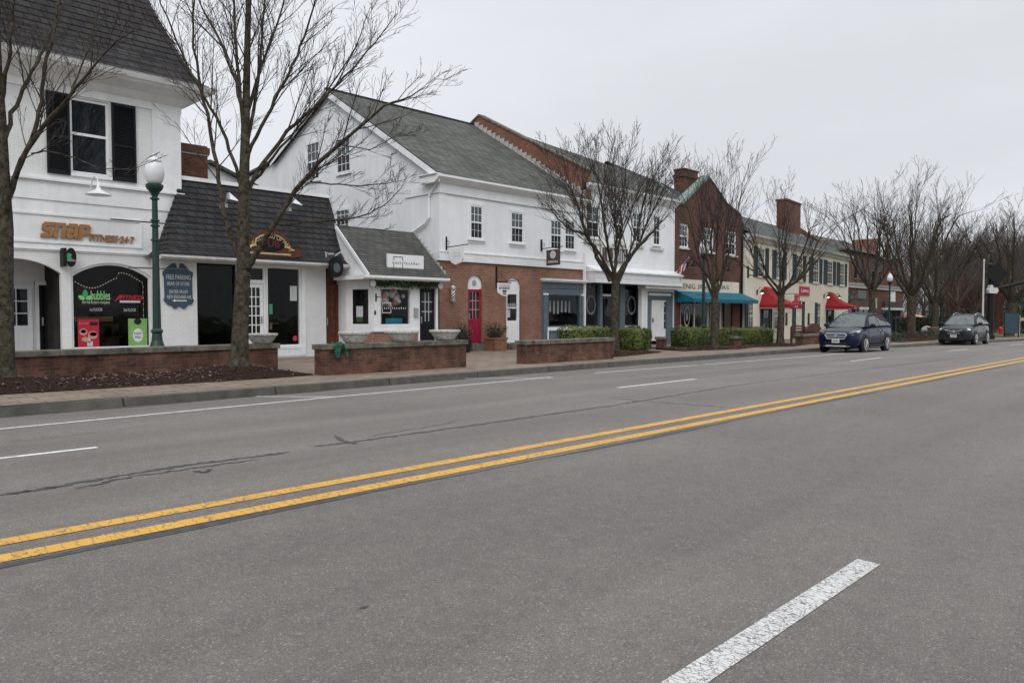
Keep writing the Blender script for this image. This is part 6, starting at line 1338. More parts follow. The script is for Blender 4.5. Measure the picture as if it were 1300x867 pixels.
m = MB(); m.extr([(8.8, -.4, 6.85), (10.5, -.4, 8.85), (12.2, -.4, 6.85), (12.0, -.4, 6.7), (10.5, -.4, 8.5), (9.0, -.4, 6.7)], (0, .5, 0)); m.box(9.4, 11.6, -.3, -.25, 6.62, 6.76); m.build('pediment_trim', 'white_dull', Hb, local=True)
m = MB(); m.box(-.02, LH+.02, -.14, .01, 3.7, 4.0).box(-.02, LH+.02, -.22, .01, 4.0, 4.1); m.build('string_course', 'flash', Hb, local=True)
for xp in (1086, 1093.5, 1108, 1117, 1139, 1147):
    u = PH(xp, 340)[0]; u = max(.8, min(LH-1, u)); sash(Hb, u-.45, u+.45, 4.5, 6.3, 0, 1, 1, .05, local=True, sill=False, mat='stone')
for (u0, u1) in ((.4, 6.4), (10.4, 16.6)):
    m = MB(); m.box(u0, u1, -.35, .01, 1.78, 2.0); m.build('fascia', 'white_dull', Hb, local=True); m = MB(); m.box(u0+.1, u1-.1, -.30, .01, 2.0, 2.6); m.build('sign_band', 'sign_brown', Hb, local=True)
    MB().box(u0+.1, u1-.1, -.05, .01, -.6, 1.75).build('shop_window', 'pane', Hb, local=True)
    for i in range(5): uu = u0+.1+(u1-u0-.2)*i/4; MB().box(uu-.06, uu+.06, -.08, -.02, -.8, 1.75).build('shopfront_post', 'navy_trim', Hb, local=True)
MB().box(.5, 2.4, -.06, .01, 2.7, 3.4).build('dark_window', 'pane', Hb, local=True)
MB().box(3.2, 5.4, -.1, .01, 2.75, 3.5).build('sign_board', 'decal', Hb, local=True)
MB().box(12.6, 14.6, -.1, .01, 2.4, 3.6).build('sign_board', 'sign_white', Hb, local=True)
MB().box(7.6, 8.8, -.06, .01, 1.9, 2.9).build('sign_board', 'flash', Hb, local=True)
panel_door(Hb, 8.2, 9.3, -.6, 1.6, -.05, 'mahog', glass=True, pc=1, pr=1, local=True)
# kiosk with a bright copper roof beyond the shops
kx, ky = HX+20.5, HY-.5; o = thing('brick_porch', 'low brick porch with bright copper roof and white framed glass beyond the shops', 'building', (kx, ky, -.6))
m = MB(); m.box(kx-1.0, kx+1.1, ky, ky+3, -1.2, .95); m.build('wall', 'brick_h', o); m = MB(); m.extr([(kx-1.2, ky-.3, .92), (kx-1.2, ky-.3, 1.02), (kx-1.2, ky+1.5, 1.45), (kx-1.2, ky+1.5, .92)], (2.5, 0, 0)); fixn(m.build('roof', 'copper_new', o))
m = MB(); m.box(kx-.8, kx+.8, ky-.08, ky, -.9, .45); w_ = m.build('window', 'white', o); MB().box(kx-.68, kx+.68, ky-.1, ky-.07, -.8, .33).build('pane', 'pane', w_)
# chimney stack and low rear block behind the pub
o = thing('rear_block', 'grey roofed rear block with white gable seen above the mansard roof', 'building', (13, 37, -.3))
MB().box(11.2, 18.2, 33, 41, -.6, 6.8).extr([(11.2, 33, 6.8), (18.2, 33, 6.8), (14.6, 33, 8.1)], (0, 8, 0)).build('wall', 'white_board', o)
m = MB(); m.extr([(10.8, 32.7, 6.7), (14.6, 32.7, 8.2), (18.6, 32.7, 6.7), (18.6, 32.7, 6.58), (14.6, 32.7, 8.06), (10.8, 32.7, 6.58)], (0, 8.6, 0)); fixn(m.build('roof', 'shingle_d', o))
(x0, z1), (x1, z0) = P(229, 180.5, 26), P(265.5, 190, 26)
o = thing('chimney_stack', 'square brick chimney stack rising behind the mansard roof beside the corner building', 'chimney', ((x0+x1)/2, 26.5, 5.4))
m = MB(); m.box(x0+.04, x1-.04, 26.04, 27.1, 5.3, z1-.28).box(x0-.02, x1+.02, 25.98, 27.16, z1-.28, z1-.06).box(x0+.04, x1-.04, 26.04, 27.1, z1-.06, z1); m.build('stack', 'brick_chim', o)
MB().box(x0, x1, 26.02, 27.12, z1-.34, z1-.285).box(x0+.4, x0+.8, 25.7, 26.0, 5.4, 5.75).build('flashing', 'flash', o)

# ------------------------------------------------------------------ planter walls, bowls and shrubs
def planter_wall(label, x0, x1, y0, y1, ztop, name='planter_wall', mat='brick_w', dy=0.0):
    o = thing(name, label, 'wall', ((x0+x1)/2, (y0+y1)/2, sz((x0+x1)/2, y0))); zb = min(sz(x0, y0), sz(x1, y0))-.15
    MB().box(x0, x1, y0, y1, zb, ztop-.125).build('brickwork', mat, o)
    m = MB(); n_ = max(1, round((x1-x0)/1.2)); e = .05
    for i in range(n_):
        a = x0-e+(x1-x0+2*e)*i/n_; b = x0-e+(x1-x0+2*e)*(i+1)/n_; m.box(a+.003, b-.003, y0-e, y1+e, ztop-.125, ztop)
    cap = m.build('stone_cap', 'stone', o)
    md = cap.modifiers.new('bevel', 'BEVEL'); md.width = .012; md.segments = 1
    return o
planter_wall('long low brick planter wall with stone cap behind the mulch bed at the left', -4, 9.40, 17.34, 17.70, .66)
planter_wall('low brick planter wall with stone cap carrying three pale bowls', 9.50, 14.02, 15.38, 15.78, .68)
planter_wall('low brick planter wall with stone cap in front of the slate blue shopfront', 16.22, 20.55, 15.16, 15.55, .60)
x0 = P(832, 435, 18.3)[0]; planter_wall('short brick pier with stone cap between the two clipped hedges', P(833, 430, 18.3)[0], P(846.5, 430, 17.9)[0], 17.9, 18.3, .40, 'brick_pier')
x0, x1 = P(929.5, 430, 17.6)[0], P(939, 430, 17.6)[0]; planter_wall('short brick pier with stone cap beside the trunk in front of the teal awning', x0, x1, 17.5, 17.9, .30, 'brick_pier')
x0, x1 = P(1019, 430, 16.6)[0], P(1044, 430, 16.6)[0]; planter_wall('low brick planter wall with stone cap left of the blue car', x0, x1+2, 16.6, 17.0, .30)
o = thing('round_top_panel', 'rounded red brown panel standing behind the wall left of the blue car', 'panel', (x0+2.3, 17.5, -.2))
xa, xb = P(1024, 420, 17.6)[0], P(1043.5, 420, 17.6)[0]; m = MB(); m.extr([(xa, 17.6, -.3), (xb, 17.6, -.3), (xb, 17.6, .35)]+[((xa+xb)/2+(xb-xa)/2*math.cos(t*math.pi/10), 17.6, .35+.5*math.sin(t*math.pi/10)) for t in range(1, 10)]+[(xa, 17.6, .35)], (0, .12, 0)); m.build('board', 'warm_wood', o)
bx = P(1013, 430, 17.4)[0]; o = thing('bench', 'dark brown wooden bench left of the low brick wall by the blue car', 'bench', (bx+.9, 17.6, sz(bx, 17.6)))
zb = sz(bx, 17.6); m = MB()
for x in (bx, bx+1.75):
    mm_ = MB(); mm_.box(x, x+.09, 17.2, 17.29, zb, zb+.65).box(x, x+.09, 17.75, 17.84, zb, zb+.95).box(x+.002, x+.088, 17.18, 17.75, zb+.62, zb+.68).build('end_frame', 'warm_wood', o)
MB().box(bx+.09, bx+1.75, 17.2, 17.7, zb+.40, zb+.45).build('seat', 'warm_wood', o)
m = MB(); [m.box(bx+.09, bx+1.75, 17.77, 17.81, zb+.5+.14*i, zb+.58+.14*i) for i in range(4)]; m.build('backrest', 'warm_wood', o)
def bowl(label, xa, xb, y, z, h=.30):
    cx = (xa+xb)/2; r = (xb-xa)/2*.93; o = thing('stone_bowl', label, 'planter', (cx, y, z), group='pale stone bowls')
    MB().lathe([(r*.52, 0), (r*.60, .02), (r*.66, .05), (r*.78, h*.45), (r*.90, h*.74), (r*.95, h*.76), (r, h*.82), (r, h*.98), (r*.94, h), (r*.86, h*.9), (r*.84, h*.84)], (cx, y, z), 24).build('basin', 'cast', o)
    MB().lathe([(.01, h*.80), (r*.5, h*.84), (r*.86, h*.80)], (cx, y, z), 20).build('soil_fill', 'mulch', o); return o
yb_ = 15.60
for a, b, lb in ((431, 468, 'pale stone bowl at the left end of the wall beside the green cloth'), (490.5, 528, 'pale stone bowl in the middle of the three on the low wall'), (548, 580.5, 'pale stone bowl at the right end of the wall before the crimson door')):
    bowl(lb, P(a, 424, yb_)[0], P(b, 424, yb_)[0], yb_-.0, .683, .28)
bowl('pale stone bowl on the long wall behind the big trunk', P(312.5, 426, 17.5)[0], P(352.5, 426, 17.5)[0], 17.52, .663, .25)
gx_, gz_ = P(430, 437, 15.35); m = MB(); rr = random.Random(8); n_ = 15
for i in range(n_):
    for j in range(10):
        def cp(i, j):
            x = gx_-.16+.36*i/n_+.015*math.sin(j*2.1+i*.7); drop = [0, .0, .02, .02, .0, -.05, -.12, -.19, -.26, -.31, -.34][j]; y = 15.62-.045*j if j < 6 else 15.31-.01*(j-5)
            return (x, y+.02*math.sin(i*1.9+j*.8), .70+.03*math.sin(i*1.3+j)+min(0, drop)*(.6+.5*math.sin(i*.5)))
        m.poly([cp(i, j), cp(i+1, j), cp(i+1, j+1), cp(i, j+1)])
o = m.build('draped_cloth', 'green_cloth', smooth=True); tag(o, 'dark green cloth draped over the left end of the middle brick wall', 'cloth')
def hedge(label, x0, x1, y0, y1, z0, z1, seed, n=9000):
    o = thing('clipped_hedge', label, 'hedge', ((x0+x1)/2, (y0+y1)/2, z0)); rr = random.Random(seed)
    from mathutils import noise
    cx, cy, cz = (x0+x1)/2, (y0+y1)/2, (z0+z1)/2; hx, hy, hz = (x1-x0)/2, (y1-y0)/2, (z1-z0)/2
    def surf(rr, k):
        while True:
            a = [rr.uniform(-1, 1) for _ in range(3)]; ax = rr.choices((0, 1, 2), (hy*hz, hx*hz*1.6, hx*hy))[0]; a[ax] = rr.choice((-1, 1)); 
            if ax == 2 and a[2] < 0: continue
            l = (abs(a[0])**6+abs(a[1])**6+abs(a[2])**6)**(1/6); a = [v/l for v in a]
            p = Vector((cx+a[0]*hx, cy+a[1]*hy, cz+a[2]*hz)); nz = noise.noise(p*1.9+Vector((seed, 0, 0)))*.13+noise.noise(p*6)*.06
            n_ = Vector((a[0]/hx, a[1]/hy, a[2]/hz)).normalized(); return p+n_*(nz-k), n_
    m = MB()
    for _ in range(n):
        p, n_ = surf(rr, abs(rr.gauss(0, .06))); d = (n_+Vector((rr.gauss(0, .5), rr.gauss(0, .5), rr.gauss(.2, .5)))).normalized(); b = d.orthogonal().normalized(); b.rotate(Matrix.Rotation(rr.uniform(0, 6.28), 3, d)); c = d.cross(b); l = rr.uniform(.018, .04)
        m.poly([p-b*l, p-c*l*.5, p+b*l, p+c*l*.5])
    m.build('leaves', 'leaf', o)
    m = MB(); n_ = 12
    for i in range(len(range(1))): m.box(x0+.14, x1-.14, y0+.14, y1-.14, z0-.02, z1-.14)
    m.build('inner_growth', 'leaf_shaded', o)
    m = MB(); [m.tube([(cx+rr.uniform(-hx, hx)*.8, cy+rr.uniform(-hy, hy)*.6, z0-.12), (cx+rr.uniform(-hx, hx)*.8, cy, z0+.3)], .02, 5) for _ in range(12)]; m.build('stems', 'bark', o)
    return o
zt_ = P(750, 414.5, 17.2)[1]
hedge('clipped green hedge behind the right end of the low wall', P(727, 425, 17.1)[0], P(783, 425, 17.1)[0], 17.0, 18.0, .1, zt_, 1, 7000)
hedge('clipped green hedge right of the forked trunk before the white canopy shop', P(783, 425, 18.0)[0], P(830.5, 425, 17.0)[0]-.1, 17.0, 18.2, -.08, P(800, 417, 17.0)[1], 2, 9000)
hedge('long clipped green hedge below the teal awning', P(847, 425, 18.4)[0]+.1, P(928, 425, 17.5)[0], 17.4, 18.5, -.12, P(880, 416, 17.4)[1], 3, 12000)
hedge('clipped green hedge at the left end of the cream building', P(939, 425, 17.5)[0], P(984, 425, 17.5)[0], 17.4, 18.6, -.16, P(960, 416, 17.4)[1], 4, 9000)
def shrub_pot(label, x, y, pot, h, seed):
    o = thing('potted_shrub', label, 'potted plant', (x, y, sz(x, y))); z = sz(x, y)
    if pot == 'box':
        MB().extr([(x-.30, y-.3, z), (x+.30, y-.3, z), (x+.34, y-.3, z+.5), (x-.34, y-.3, z+.5)], (0, .6, 0)).box(x-.37, x+.37, y-.33, y+.33, z+.46, z+.53).build('planter_box', 'terra', o); zb = z+.5
    else:
        MB().lathe([(.26, 0), (.30, .1), (.36, .40), (.38, .42), (.38, .48), (.33, .47)], (x, y, z), 16).build('pot', 'plastic', o, smooth=False); zb = z+.42
    rr = random.Random(seed); m = MB()
    for i in range(70):
        a = rr.uniform(0, 6.28); t = rr.uniform(.05, .55); l = h*rr.uniform(.6, 1.35); d = Vector((math.cos(a)*math.sin(t), math.sin(a)*math.sin(t), math.cos(t))); p = Vector((x+rr.uniform(-.15, .15), y+rr.uniform(-.15, .15), zb)); m.tube([p, p+d*l*.5, p+d*l+Vector((0, 0, -.05))], [.006, .005, .002], 3, False)
    m.build('stems', 'twig', o)
    leaf_cloud('foliage', 'leaf_dry', 620, lambda rr: (lambda a, r_, v: (x+r_*(.5+v*.7)*math.cos(a), y+r_*(.5+v*.7)*math.sin(a), zb+v*h*(1.25-.9*r_)))(rr.uniform(0, 6.28), .5*rr.random()**.6, rr.random()**.9), .034, seed, o)
    leaf_cloud('green_foliage', 'leaf_ever', 330, lambda rr: (lambda a, r_, v: (x+r_*math.cos(a), y+r_*math.sin(a), zb+v*h*.7))(rr.uniform(0, 6.28), .36*rr.random()**.6, rr.random()), .04, seed+1, o)
shrub_pot('straggly shrub in a dark pot left of the crimson door', P(587, 430, 21.0)[0], 21.0, 'pot', .62, 31)
shrub_pot('straggly shrub in a square terracotta coloured box between the two arched doors', P(630.5, 430, 21.1)[0], 21.15, 'box', .55, 32)
# ------------------------------------------------------------------ street lamps and poles
def street_lamp(x, y, label, h=5.0):
    z = sz(x, y); o = thing('street_lamp', label, 'street lamp', (x, y, z), group='globe street lamps'); c = (x, y, z)
    MB().lathe([(.22, 0), (.22, .10), (.18, .14), (.165, .55), (.185, .60), (.15, .68), (.12, .78), (.105, .95), (.13, .98), (.13, 1.02), (.095, 1.06)], c, 16).build('base', 'green_metal', o)
    m = MB(); prof = []
    for i in range(2): prof += [(.098-.006*i, 1.05+i*1.3)]
    m.lathe([(.09, 1.05), (.075, 2.6), (.06, h-1.0)], c, 16); 
    for zz in (h-1.95, h-1.62, h-1.5, h-1.0): m.lathe([(.07, zz-.03), (.10, zz-.015), (.10, zz+.015), (.07, zz+.03)], c, 14)
    m.build('post', 'green_metal', o)
    MB().lathe([(.07, h-1.02), (.06, h-.95), (.10, h-.86), (.17, h-.78), (.19, h-.72), (.19, h-.68), (.14, h-.66)], c, 18).build('capital', 'green_metal', o)
    MB().lathe([(.12, h-.68), (.175, h-.60), (.212, h-.47), (.216, h-.38), (.195, h-.26), (.15, h-.17), (.12, h-.15)], c, 20).build('globe', 'globe', o, smooth=True)
    MB().lathe([(.15, h-.16), (.16, h-.13), (.11, h-.08), (.06, h-.05), (.03, h-.02), (.035, h+.0), (.01, h+.03)], c, 16).build('finial', 'globe', o, smooth=True)
    MB().tube([(x-.95, y, z+h-1.55), (x+.95, y, z+h-1.55)], .016, 6).build('banner_arm', 'green_metal', o); MB().tube([(x-.6, y, z+h-2.6), (x+.75, y, z+h-2.6)], .014, 6).build('banner_arm', 'green_metal', o)
    return o
L1 = street_lamp(6.72, 18.0, 'dark green street lamp with frosted globe behind the long wall by the corner building', 5.05)
zz = sz(31.45, 18.9)
dup(L1, (31.6, 18.1, sz(31.6, 18.1)), 0, 'dark green street lamp with frosted globe before the teal awning')
dup(L1, (63.8, 20.0, sz(63.8, 20)), 0, 'dark green street lamp with frosted globe in front of the far brick shops')
p = P(784.5, 400, 18.6); x = p[0]; o = thing('banner_pole', 'thin black pole just behind the forked trunk before the canopy shop', 'pole', (x, 18.6, sz(x, 18.6)))
z = sz(x, 18.6); MB().lathe([(.09, 0), (.09, .3), (.05, .34), (.045, 3.1), (.06, 3.12), (.0, 3.2)], (x, 18.6, z), 10).build('post', 'black_metal', o)
def at_depth(px_, dep):
    q = PD(px_, 430, dep); return q.x, q.y
x, y = at_depth(1193.5, 54); z = -.55; tag(MB().lathe([(.09, 0), (.09, .25), (.06, .3), (.055, 3.0), (.07, 3.02), (.0, 3.15)], (x, y, z), 10).build('bollard_post', 'black_metal'), 'slim black post on the verge left of the dark grey car', 'post')
x, y = at_depth(1247, 60); z = -.6; o = thing('light_pole', 'tall pale grey pole just left of the black signal pole', 'pole', (x, y, z)); MB().lathe([(.10, 0), (.085, .1), (.05, 6.2)], (x, y, z), 10).build('post', 'pole_grey', o); MB().lathe([(.07, 6.2), (.07, 6.3), (.03, 6.36)], (x, y, z), 8).build('cap', 'pole_grey', o)
x, y = at_depth(1256.5, 52); z = -.6; o = thing('signal_pole', 'thick black traffic signal pole with a diamond sign seen from behind and a mast arm', 'signal pole', (x, y, z))
rt = Vector((_r.x, _r.y, 0))
MB().lathe([(.30, 0), (.30, .5), (.22, .6), (.20, 3.6), (.17, 5.4), (.0, 5.55)], (x, y, z), 14).build('post', 'black_metal', o)
c = Vector((x, y, z+4.75))+rt*.22-Vector((_f.x, _f.y, 0))*.25
m = MB(); m.extr([tuple(c+rt*a+Vector((0, 0, b))) for a, b in ((-.78, 0), (0, -.80), (.78, 0), (0, .80))], tuple(Vector((_f.x, _f.y, 0))*.03)); m.build('diamond_sign', 'black_metal', o)
a = Vector((x, y, z+3.65)); far_ = a+rt*4.0+Vector((0, 0, 1.35))+Vector((0, -2, 0)); MB().tube([a, a.lerp(far_, .5)+Vector((0, 0, .06)), far_, far_+rt*2.5+Vector((0, 0, .25))], [.11, .095, .08, .06], 8).build('mast_arm', 'black_metal', o)
m = MB(); q_ = a-Vector((_f.x, _f.y, 0))*.32
m.extr([tuple(q_+rt*u_+Vector((0, 0, w_))) for u_, w_ in ((-.32, -.22), (.22, -.25), (.34, -.05), (.26, .14), (-.02, .16), (-.08, .34), (-.22, .34), (-.26, .12), (-.36, .06))], tuple(Vector((_f.x, _f.y, 0))*.3)); fixn(m.build('signal_housing', 'pole_grey', o))

# ------------------------------------------------------------------ bare trees
class Tree:
    def __init__(s, seed): s.rr = random.Random(seed); s.limb = MB(); s.twig = MB(); s.limb.smooth = True
    def tube(s, pts, rad):
        r = rad[0]
        if r > .022: s.limb.tube(pts, rad, 8 if r > .06 else 6, False)
        else: s.twig.tube(pts, rad, 4 if r > .009 else 3, False)
    def grow(s, p, d, L, r, lvl, maxl, up=.25, spread=.62, dens=1.0, rmin=.0035, taper=.35):
        rr = s.rr; n = 5 if lvl < maxl else 3; pts = [Vector(p)]; d = Vector(d).normalized(); rad = [r]
        for i in range(n):
            d = (d+Vector((rr.gauss(0, .05), rr.gauss(0, .05), rr.gauss(0, .04)+up*.20*(1-max(0, d.z))))).normalized()
            pts.append(pts[-1]+d*(L/n)); rad.append(max(rmin, r*(1-(1-taper)*(i+1)/n)))
        s.tube(pts, rad); s.along(pts, rad, lvl, maxl, L, up, spread, dens, rmin)
    def along(s, pts, rad, lvl, maxl, L, up=.25, spread=.62, dens=1.0, rmin=.0035, t0=.22, num=None, clen=None):
        if lvl >= maxl: return
        rr = s.rr; pts = [Vector(p) for p in pts]; seg = [(b-a).length for a, b in zip(pts, pts[1:])]; tot = sum(seg)
        k = num if num else max(2, int(dens*(2.4+tot*(3.0 if lvl > 0 else 2.4))))
        for i in range(k):
            t = t0+(1-t0)*(i+rr.random())/k; q = t*tot; j = 0
            while j < len(seg)-1 and q > seg[j]: q -= seg[j]; j += 1
            f = min(1, q/max(seg[j], 1e-6)); p = pts[j].lerp(pts[j+1], f); d = (pts[j+1]-pts[j]).normalized(); r = rad[j]+(rad[j+1]-rad[j])*f
            ax = d.orthogonal().normalized(); ax.rotate(Matrix.Rotation(rr.uniform(0, 6.283), 3, d)); nd = d.copy(); nd.rotate(Matrix.Rotation(spread*rr.uniform(.6, 1.35), 3, ax))
            nd = (nd+Vector((0, 0, up*.9))).normalized()
            l = (clen or tot*.56)*rr.uniform(.5, 1.3)*(1.15-.6*t); l = max(l, .12)
            s.grow(p, nd, l, max(rmin, min(r*.52, .0045+.0075*l)), lvl+1, maxl, up, spread, dens, rmin)
    def finish(s, base, label, name='bare_tree', group=None, tw='twig', trunk=None):
        o = thing(name, label, 'tree', base, group=group)
        if trunk: trunk.smooth = True; trunk.build('trunk', 'bark', o)
        s.limb.build('limbs', 'bark' if tw == 'twig' else tw, o); s.twig.build('twigs', tw, o); return o
def px_limb(pix, dep, dd, radii):              # measured limb: pixel polyline, depth and its drift
    n = len(pix); return [PD(x, y, dep+dd*(i/(n-1))) for i, (x, y) in enumerate(pix)], radii
def wobble(pts, rad, rr, a=.02):
    P_, R_ = [], []
    for i in range(len(pts)-1):
        for k in range(3):
            t = k/3; P_.append(pts[i].lerp(pts[i+1], t)+Vector((rr.gauss(0, a), rr.gauss(0, a), rr.gauss(0, a)*.5))*(0 if (i == 0 and k == 0) else 1)); R_.append(rad[i]+(rad[i+1]-rad[i])*t)
    P_.append(pts[-1]); R_.append(rad[-1]); return P_, R_
# --- big tree in the mulch bed
D2 = 17.0; T = Tree(22); tr = MB()
tp = [(303, 470), (303, 463), (304, 450), (305, 420), (306.5, 385), (309, 345), (309, 300), (309.5, 240), (311, 190), (312.5, 130), (314, 60), (316, -20), (320, -110)]
rd = [.30, .25, .205, .180, .170, .155, .135, .118, .105, .085, .07, .055, .03]
tr.tube([PD(x, y, D2) for x, y in tp], rd, 14, False)
T.along([PD(x, y, D2) for x, y in tp[7:]], rd[7:], 0, 3, 5, .25, .6, .8, clen=1.7)
for pix, dd, ra, num in (
    ([(312, 346), (322, 326), (345, 290), (377, 240), (404, 208), (430, 184), (487, 135), (522, 122), (541, 110)], -1.5, [.085, .075, .068, .060, .052, .045, .030, .018, .008], 15),
    ([(312, 262), (318, 236), (333, 208), (366, 167), (398, 137), (417, 119), (447, 88), (477, 54), (503, 18)], .8, [.07, .06, .055, .05, .042, .036, .027, .018, .010], 16),
    ([(311, 215), (318, 185), (338, 150), (356, 112), (372, 82), (386, 48), (398, 12), (410, -40)], -.6, [.06, .052, .046, .042, .036, .03, .022, .012], 15),
    ([(312, 200), (322, 140), (330, 85), (334, 28), (338, -30)], .9, [.055, .048, .04, .03, .015], 12),
    ([(305, 330), (292, 296), (284, 268), (275, 210), (266, 160), (256, 116), (246, 60), (246, 0), (250, -50)], .6, [.075, .068, .062, .055, .05, .042, .034, .026, .012], 16),
    ([(306, 236), (300, 214), (287, 178), (276, 150), (262, 128), (246, 100), (224, 52), (205, 5), (195, -40)], -1.0, [.055, .05, .046, .042, .036, .032, .026, .018, .01], 13),
    ([(308, 150), (300, 105), (284, 62), (262, 20), (246, -10)], 1.0, [.05, .045, .038, .028, .012], 11),
    ([(309, 170), (304, 100), (299, 40), (296, -30)], -.8, [.05, .045, .036, .02], 11),
    ([(313, 150), (330, 90), (352, 30), (368, -30)], 1.3, [.045, .04, .03, .015], 11),
    ([(311, 240), (330, 222), (356, 188), (388, 150), (420, 110), (452, 60), (470, 10)], 1.6, [.045, .042, .036, .03, .024, .016, .008], 12),
    ([(394, 231), (420, 234), (458, 236), (490, 233), (516, 228)], -.4, [.022, .019, .016, .012, .005], 9),
    ([(357, 286), (390, 282), (444, 278), (470, 271), (492, 258), (516, 230)], -.8, [.030, .027, .022, .018, .014, .005], 12),
    ([(340, 300), (372, 292), (410, 284), (450, 290), (490, 293)], .5, [.018, .016, .013, .009, .004], 8),
    ([(430, 184), (470, 190), (505, 172), (530, 172)], .3, [.018, .014, .010, .004], 7)):
    pts, ra = wobble([PD(x, y, D2+dd*(i/(len(pix)-1))) for i, (x, y) in enumerate(pix)], ra, T.rr, .012)
    ra = [r_*.84 for r_ in ra]; T.limb.tube(pts, ra, 8, False); T.along(pts, ra, 0, 3, 3, .22, .60, 1.05, num=int(num*1.3), t0=.25, clen=1.5 if ra[0] > .026 else .75)
b2 = PD(303, 465, D2); T.finish((b2.x, b2.y, b2.z), 'large spreading bare street tree in the mulch bed before the pub', trunk=tr)
# --- tree at the left edge
D1 = 13.75; T = Tree(5); tr = MB()
tp = [(3, 485), (3, 477), (3, 455), (3, 420), (3, 350), (4, 290), (3, 250), (2, 200), (0, 150), (-4, 90), (-6, 20), (-10, -80)]
rd = [.28, .235, .20, .185, .175, .165, .14, .115, .10, .085, .07, .04]
tr.tube([PD(x, y, D1) for x, y in tp], rd, 14, False); T.along([PD(x, y, D1) for x, y in tp[6:]], rd[6:], 0, 3, 4, .3, .6, .8)
for pix, dd, ra, num in (
    ([(6, 275), (12, 245), (27, 204), (54, 160), (87, 124), (112, 92), (140, 60), (170, 38)], -1.0, [.085, .07, .055, .045, .036, .026, .016, .007], 15),
    ([(10, 255), (27, 206), (44, 165), (52, 130), (58, 85), (66, 50), (73, 12), (80, -40)], .6, [.06, .05, .045, .042, .038, .032, .026, .012], 14),
    ([(5, 180), (16, 145), (28, 112), (48, 80), (58, 55), (72, 20), (84, -20)], 1.2, [.05, .044, .038, .03, .025, .018, .01], 12),
    ([(40, 195), (62, 192), (95, 201), (130, 214), (170, 215), (195, 205)], -.8, [.018, .016, .013, .010, .007, .004], 7),
    ([(58, 160), (85, 128), (98, 100), (112, 60), (122, 20)], .5, [.028, .025, .02, .014, .007], 9),
    ([(2, 130), (8, 95), (14, 50), (18, 0)], -.6, [.045, .04, .03, .015], 9)):
    pts, ra = wobble([PD(x, y, D1+dd*(i/(len(pix)-1))) for i, (x, y) in enumerate(pix)], ra, T.rr, .012)
    ra = [r_*.86 for r_ in ra]; T.limb.tube(pts, ra, 8, False); T.along(pts, ra, 0, 3, 3, .25, .6, 1.0, num=int(num*1.2), t0=.25, clen=1.1 if ra[0] > .026 else .5)
b1 = PD(3, 480, D1); T.finish((b1.x, b1.y, b1.z), 'bare street tree cut by the left edge of the photo in the mulch bed', trunk=tr)
# --- street trees along the hedges, measured trunks with generated vase crowns
def vase(label, x, y, fork, top, rad, tr_r, seed, nl=8, extra=(), dens=1.1, tw='twig', name='bare_tree', group=None, maxl=3, lean=0, rmin=.0050):
    T = Tree(seed); rr = T.rr; z = sz(x, y) if x < 90 else -.6; tr = MB(); c = Vector((x, y, z))
    pts = [c+Vector((0, 0, -.05)), c+Vector((0, 0, .12)), c+Vector((rr.gauss(0, .02), 0, .5)), c+Vector((rr.gauss(0, .03)+lean*.5, rr.gauss(0, .03), fork*.6)), c+Vector((lean, 0, fork))]
    tr.tube(pts, [tr_r*1.45, tr_r*1.2, tr_r, tr_r*.92, tr_r*.95], 12, False)
    for i in range(nl):
        a = 2*math.pi*(i+rr.uniform(-.3, .3))/nl; e = rr.uniform(.5, 1.0) if i > 1 else rr.uniform(.05, .3)
        H_ = top-fork; hor = rad*e*.86; p0 = pts[-1]+Vector((0, 0, rr.uniform(-.35, .1)*(1 if i else 0)))
        end = p0+Vector((math.cos(a)*hor*1.25, math.sin(a)*hor*1.25, H_*rr.uniform(.78, .95)*(1.05-.38*e)))
        mid1 = p0+Vector((math.cos(a)*hor*.45, math.sin(a)*hor*.45, H_*.22)); mid2 = p0+Vector((math.cos(a)*hor*.85, math.sin(a)*hor*.85, H_*.55))
        L_, R_ = wobble([p0, mid1, mid2, end], [tr_r*.42, tr_r*.27, tr_r*.14, .0045], rr, .05)
        T.limb.tube(L_, R_, 7, False); T.along(L_, R_, 0, maxl, 3, .24, .52, dens*.85, rmin, t0=.20, num=int(15*dens+2), clen=H_*.34)
    for pix, ra in extra:
        dep = x*math.cos(TH)+y*math.sin(TH); L_, R_ = wobble([PD(px_, py_, dep) for px_, py_ in pix], ra, rr, .03); T.limb.tube(L_, R_, 7, False); T.along(L_, R_, 0, maxl, 3, .2, .6, dens*.85, rmin, t0=.3, num=9, clen=1.2)
    return T.finish((x, y, z), label, name=name, group=group, tw=tw, trunk=tr)
vase('bare forked street tree between the two clipped hedges before the canopy shop', 22.6, 16.6, 2.75, 8.9, 2.8, .155, 33, 7, [([(775, 357), (762, 332), (755, 314), (742, 298), (722, 291), (708, 278), (692, 256)], [.10, .085, .07, .055, .04, .03, .008]), ([(783, 352), (797, 330), (812, 312), (831, 293), (850, 270)], [.085, .07, .055, .04, .01])])
vase('bare street tree whose trunk crosses the teal awning', 29.95, 16.6, 2.3, 9.5, 2.5, .17, 42, 6, [([(908, 372), (900, 352), (886, 336), (874, 322)], [.08, .065, .045, .01])], dens=.78)
vase('bare street tree before the cream building between the red awnings', 36.6, 16.6, 2.6, 8.6, 3.2, .18, 53, 7, [([(993, 368), (1010, 358), (1030, 338), (1050, 318)], [.09, .075, .055, .012])], dens=.85)
vase('bare street tree behind the blue car before the far brick shops', 50.2, 16.8, 3.2, 10.8, 3.6, .21, 64, 8, dens=.75, rmin=.0062)
vase('thick trunked bare tree on the mulch mound right of the far brick shops', 57.0, 16.4, 3.0, 12.4, 4.0, .30, 75, 9, dens=.75, rmin=.0062)
rs = random.Random(77)
protos = []
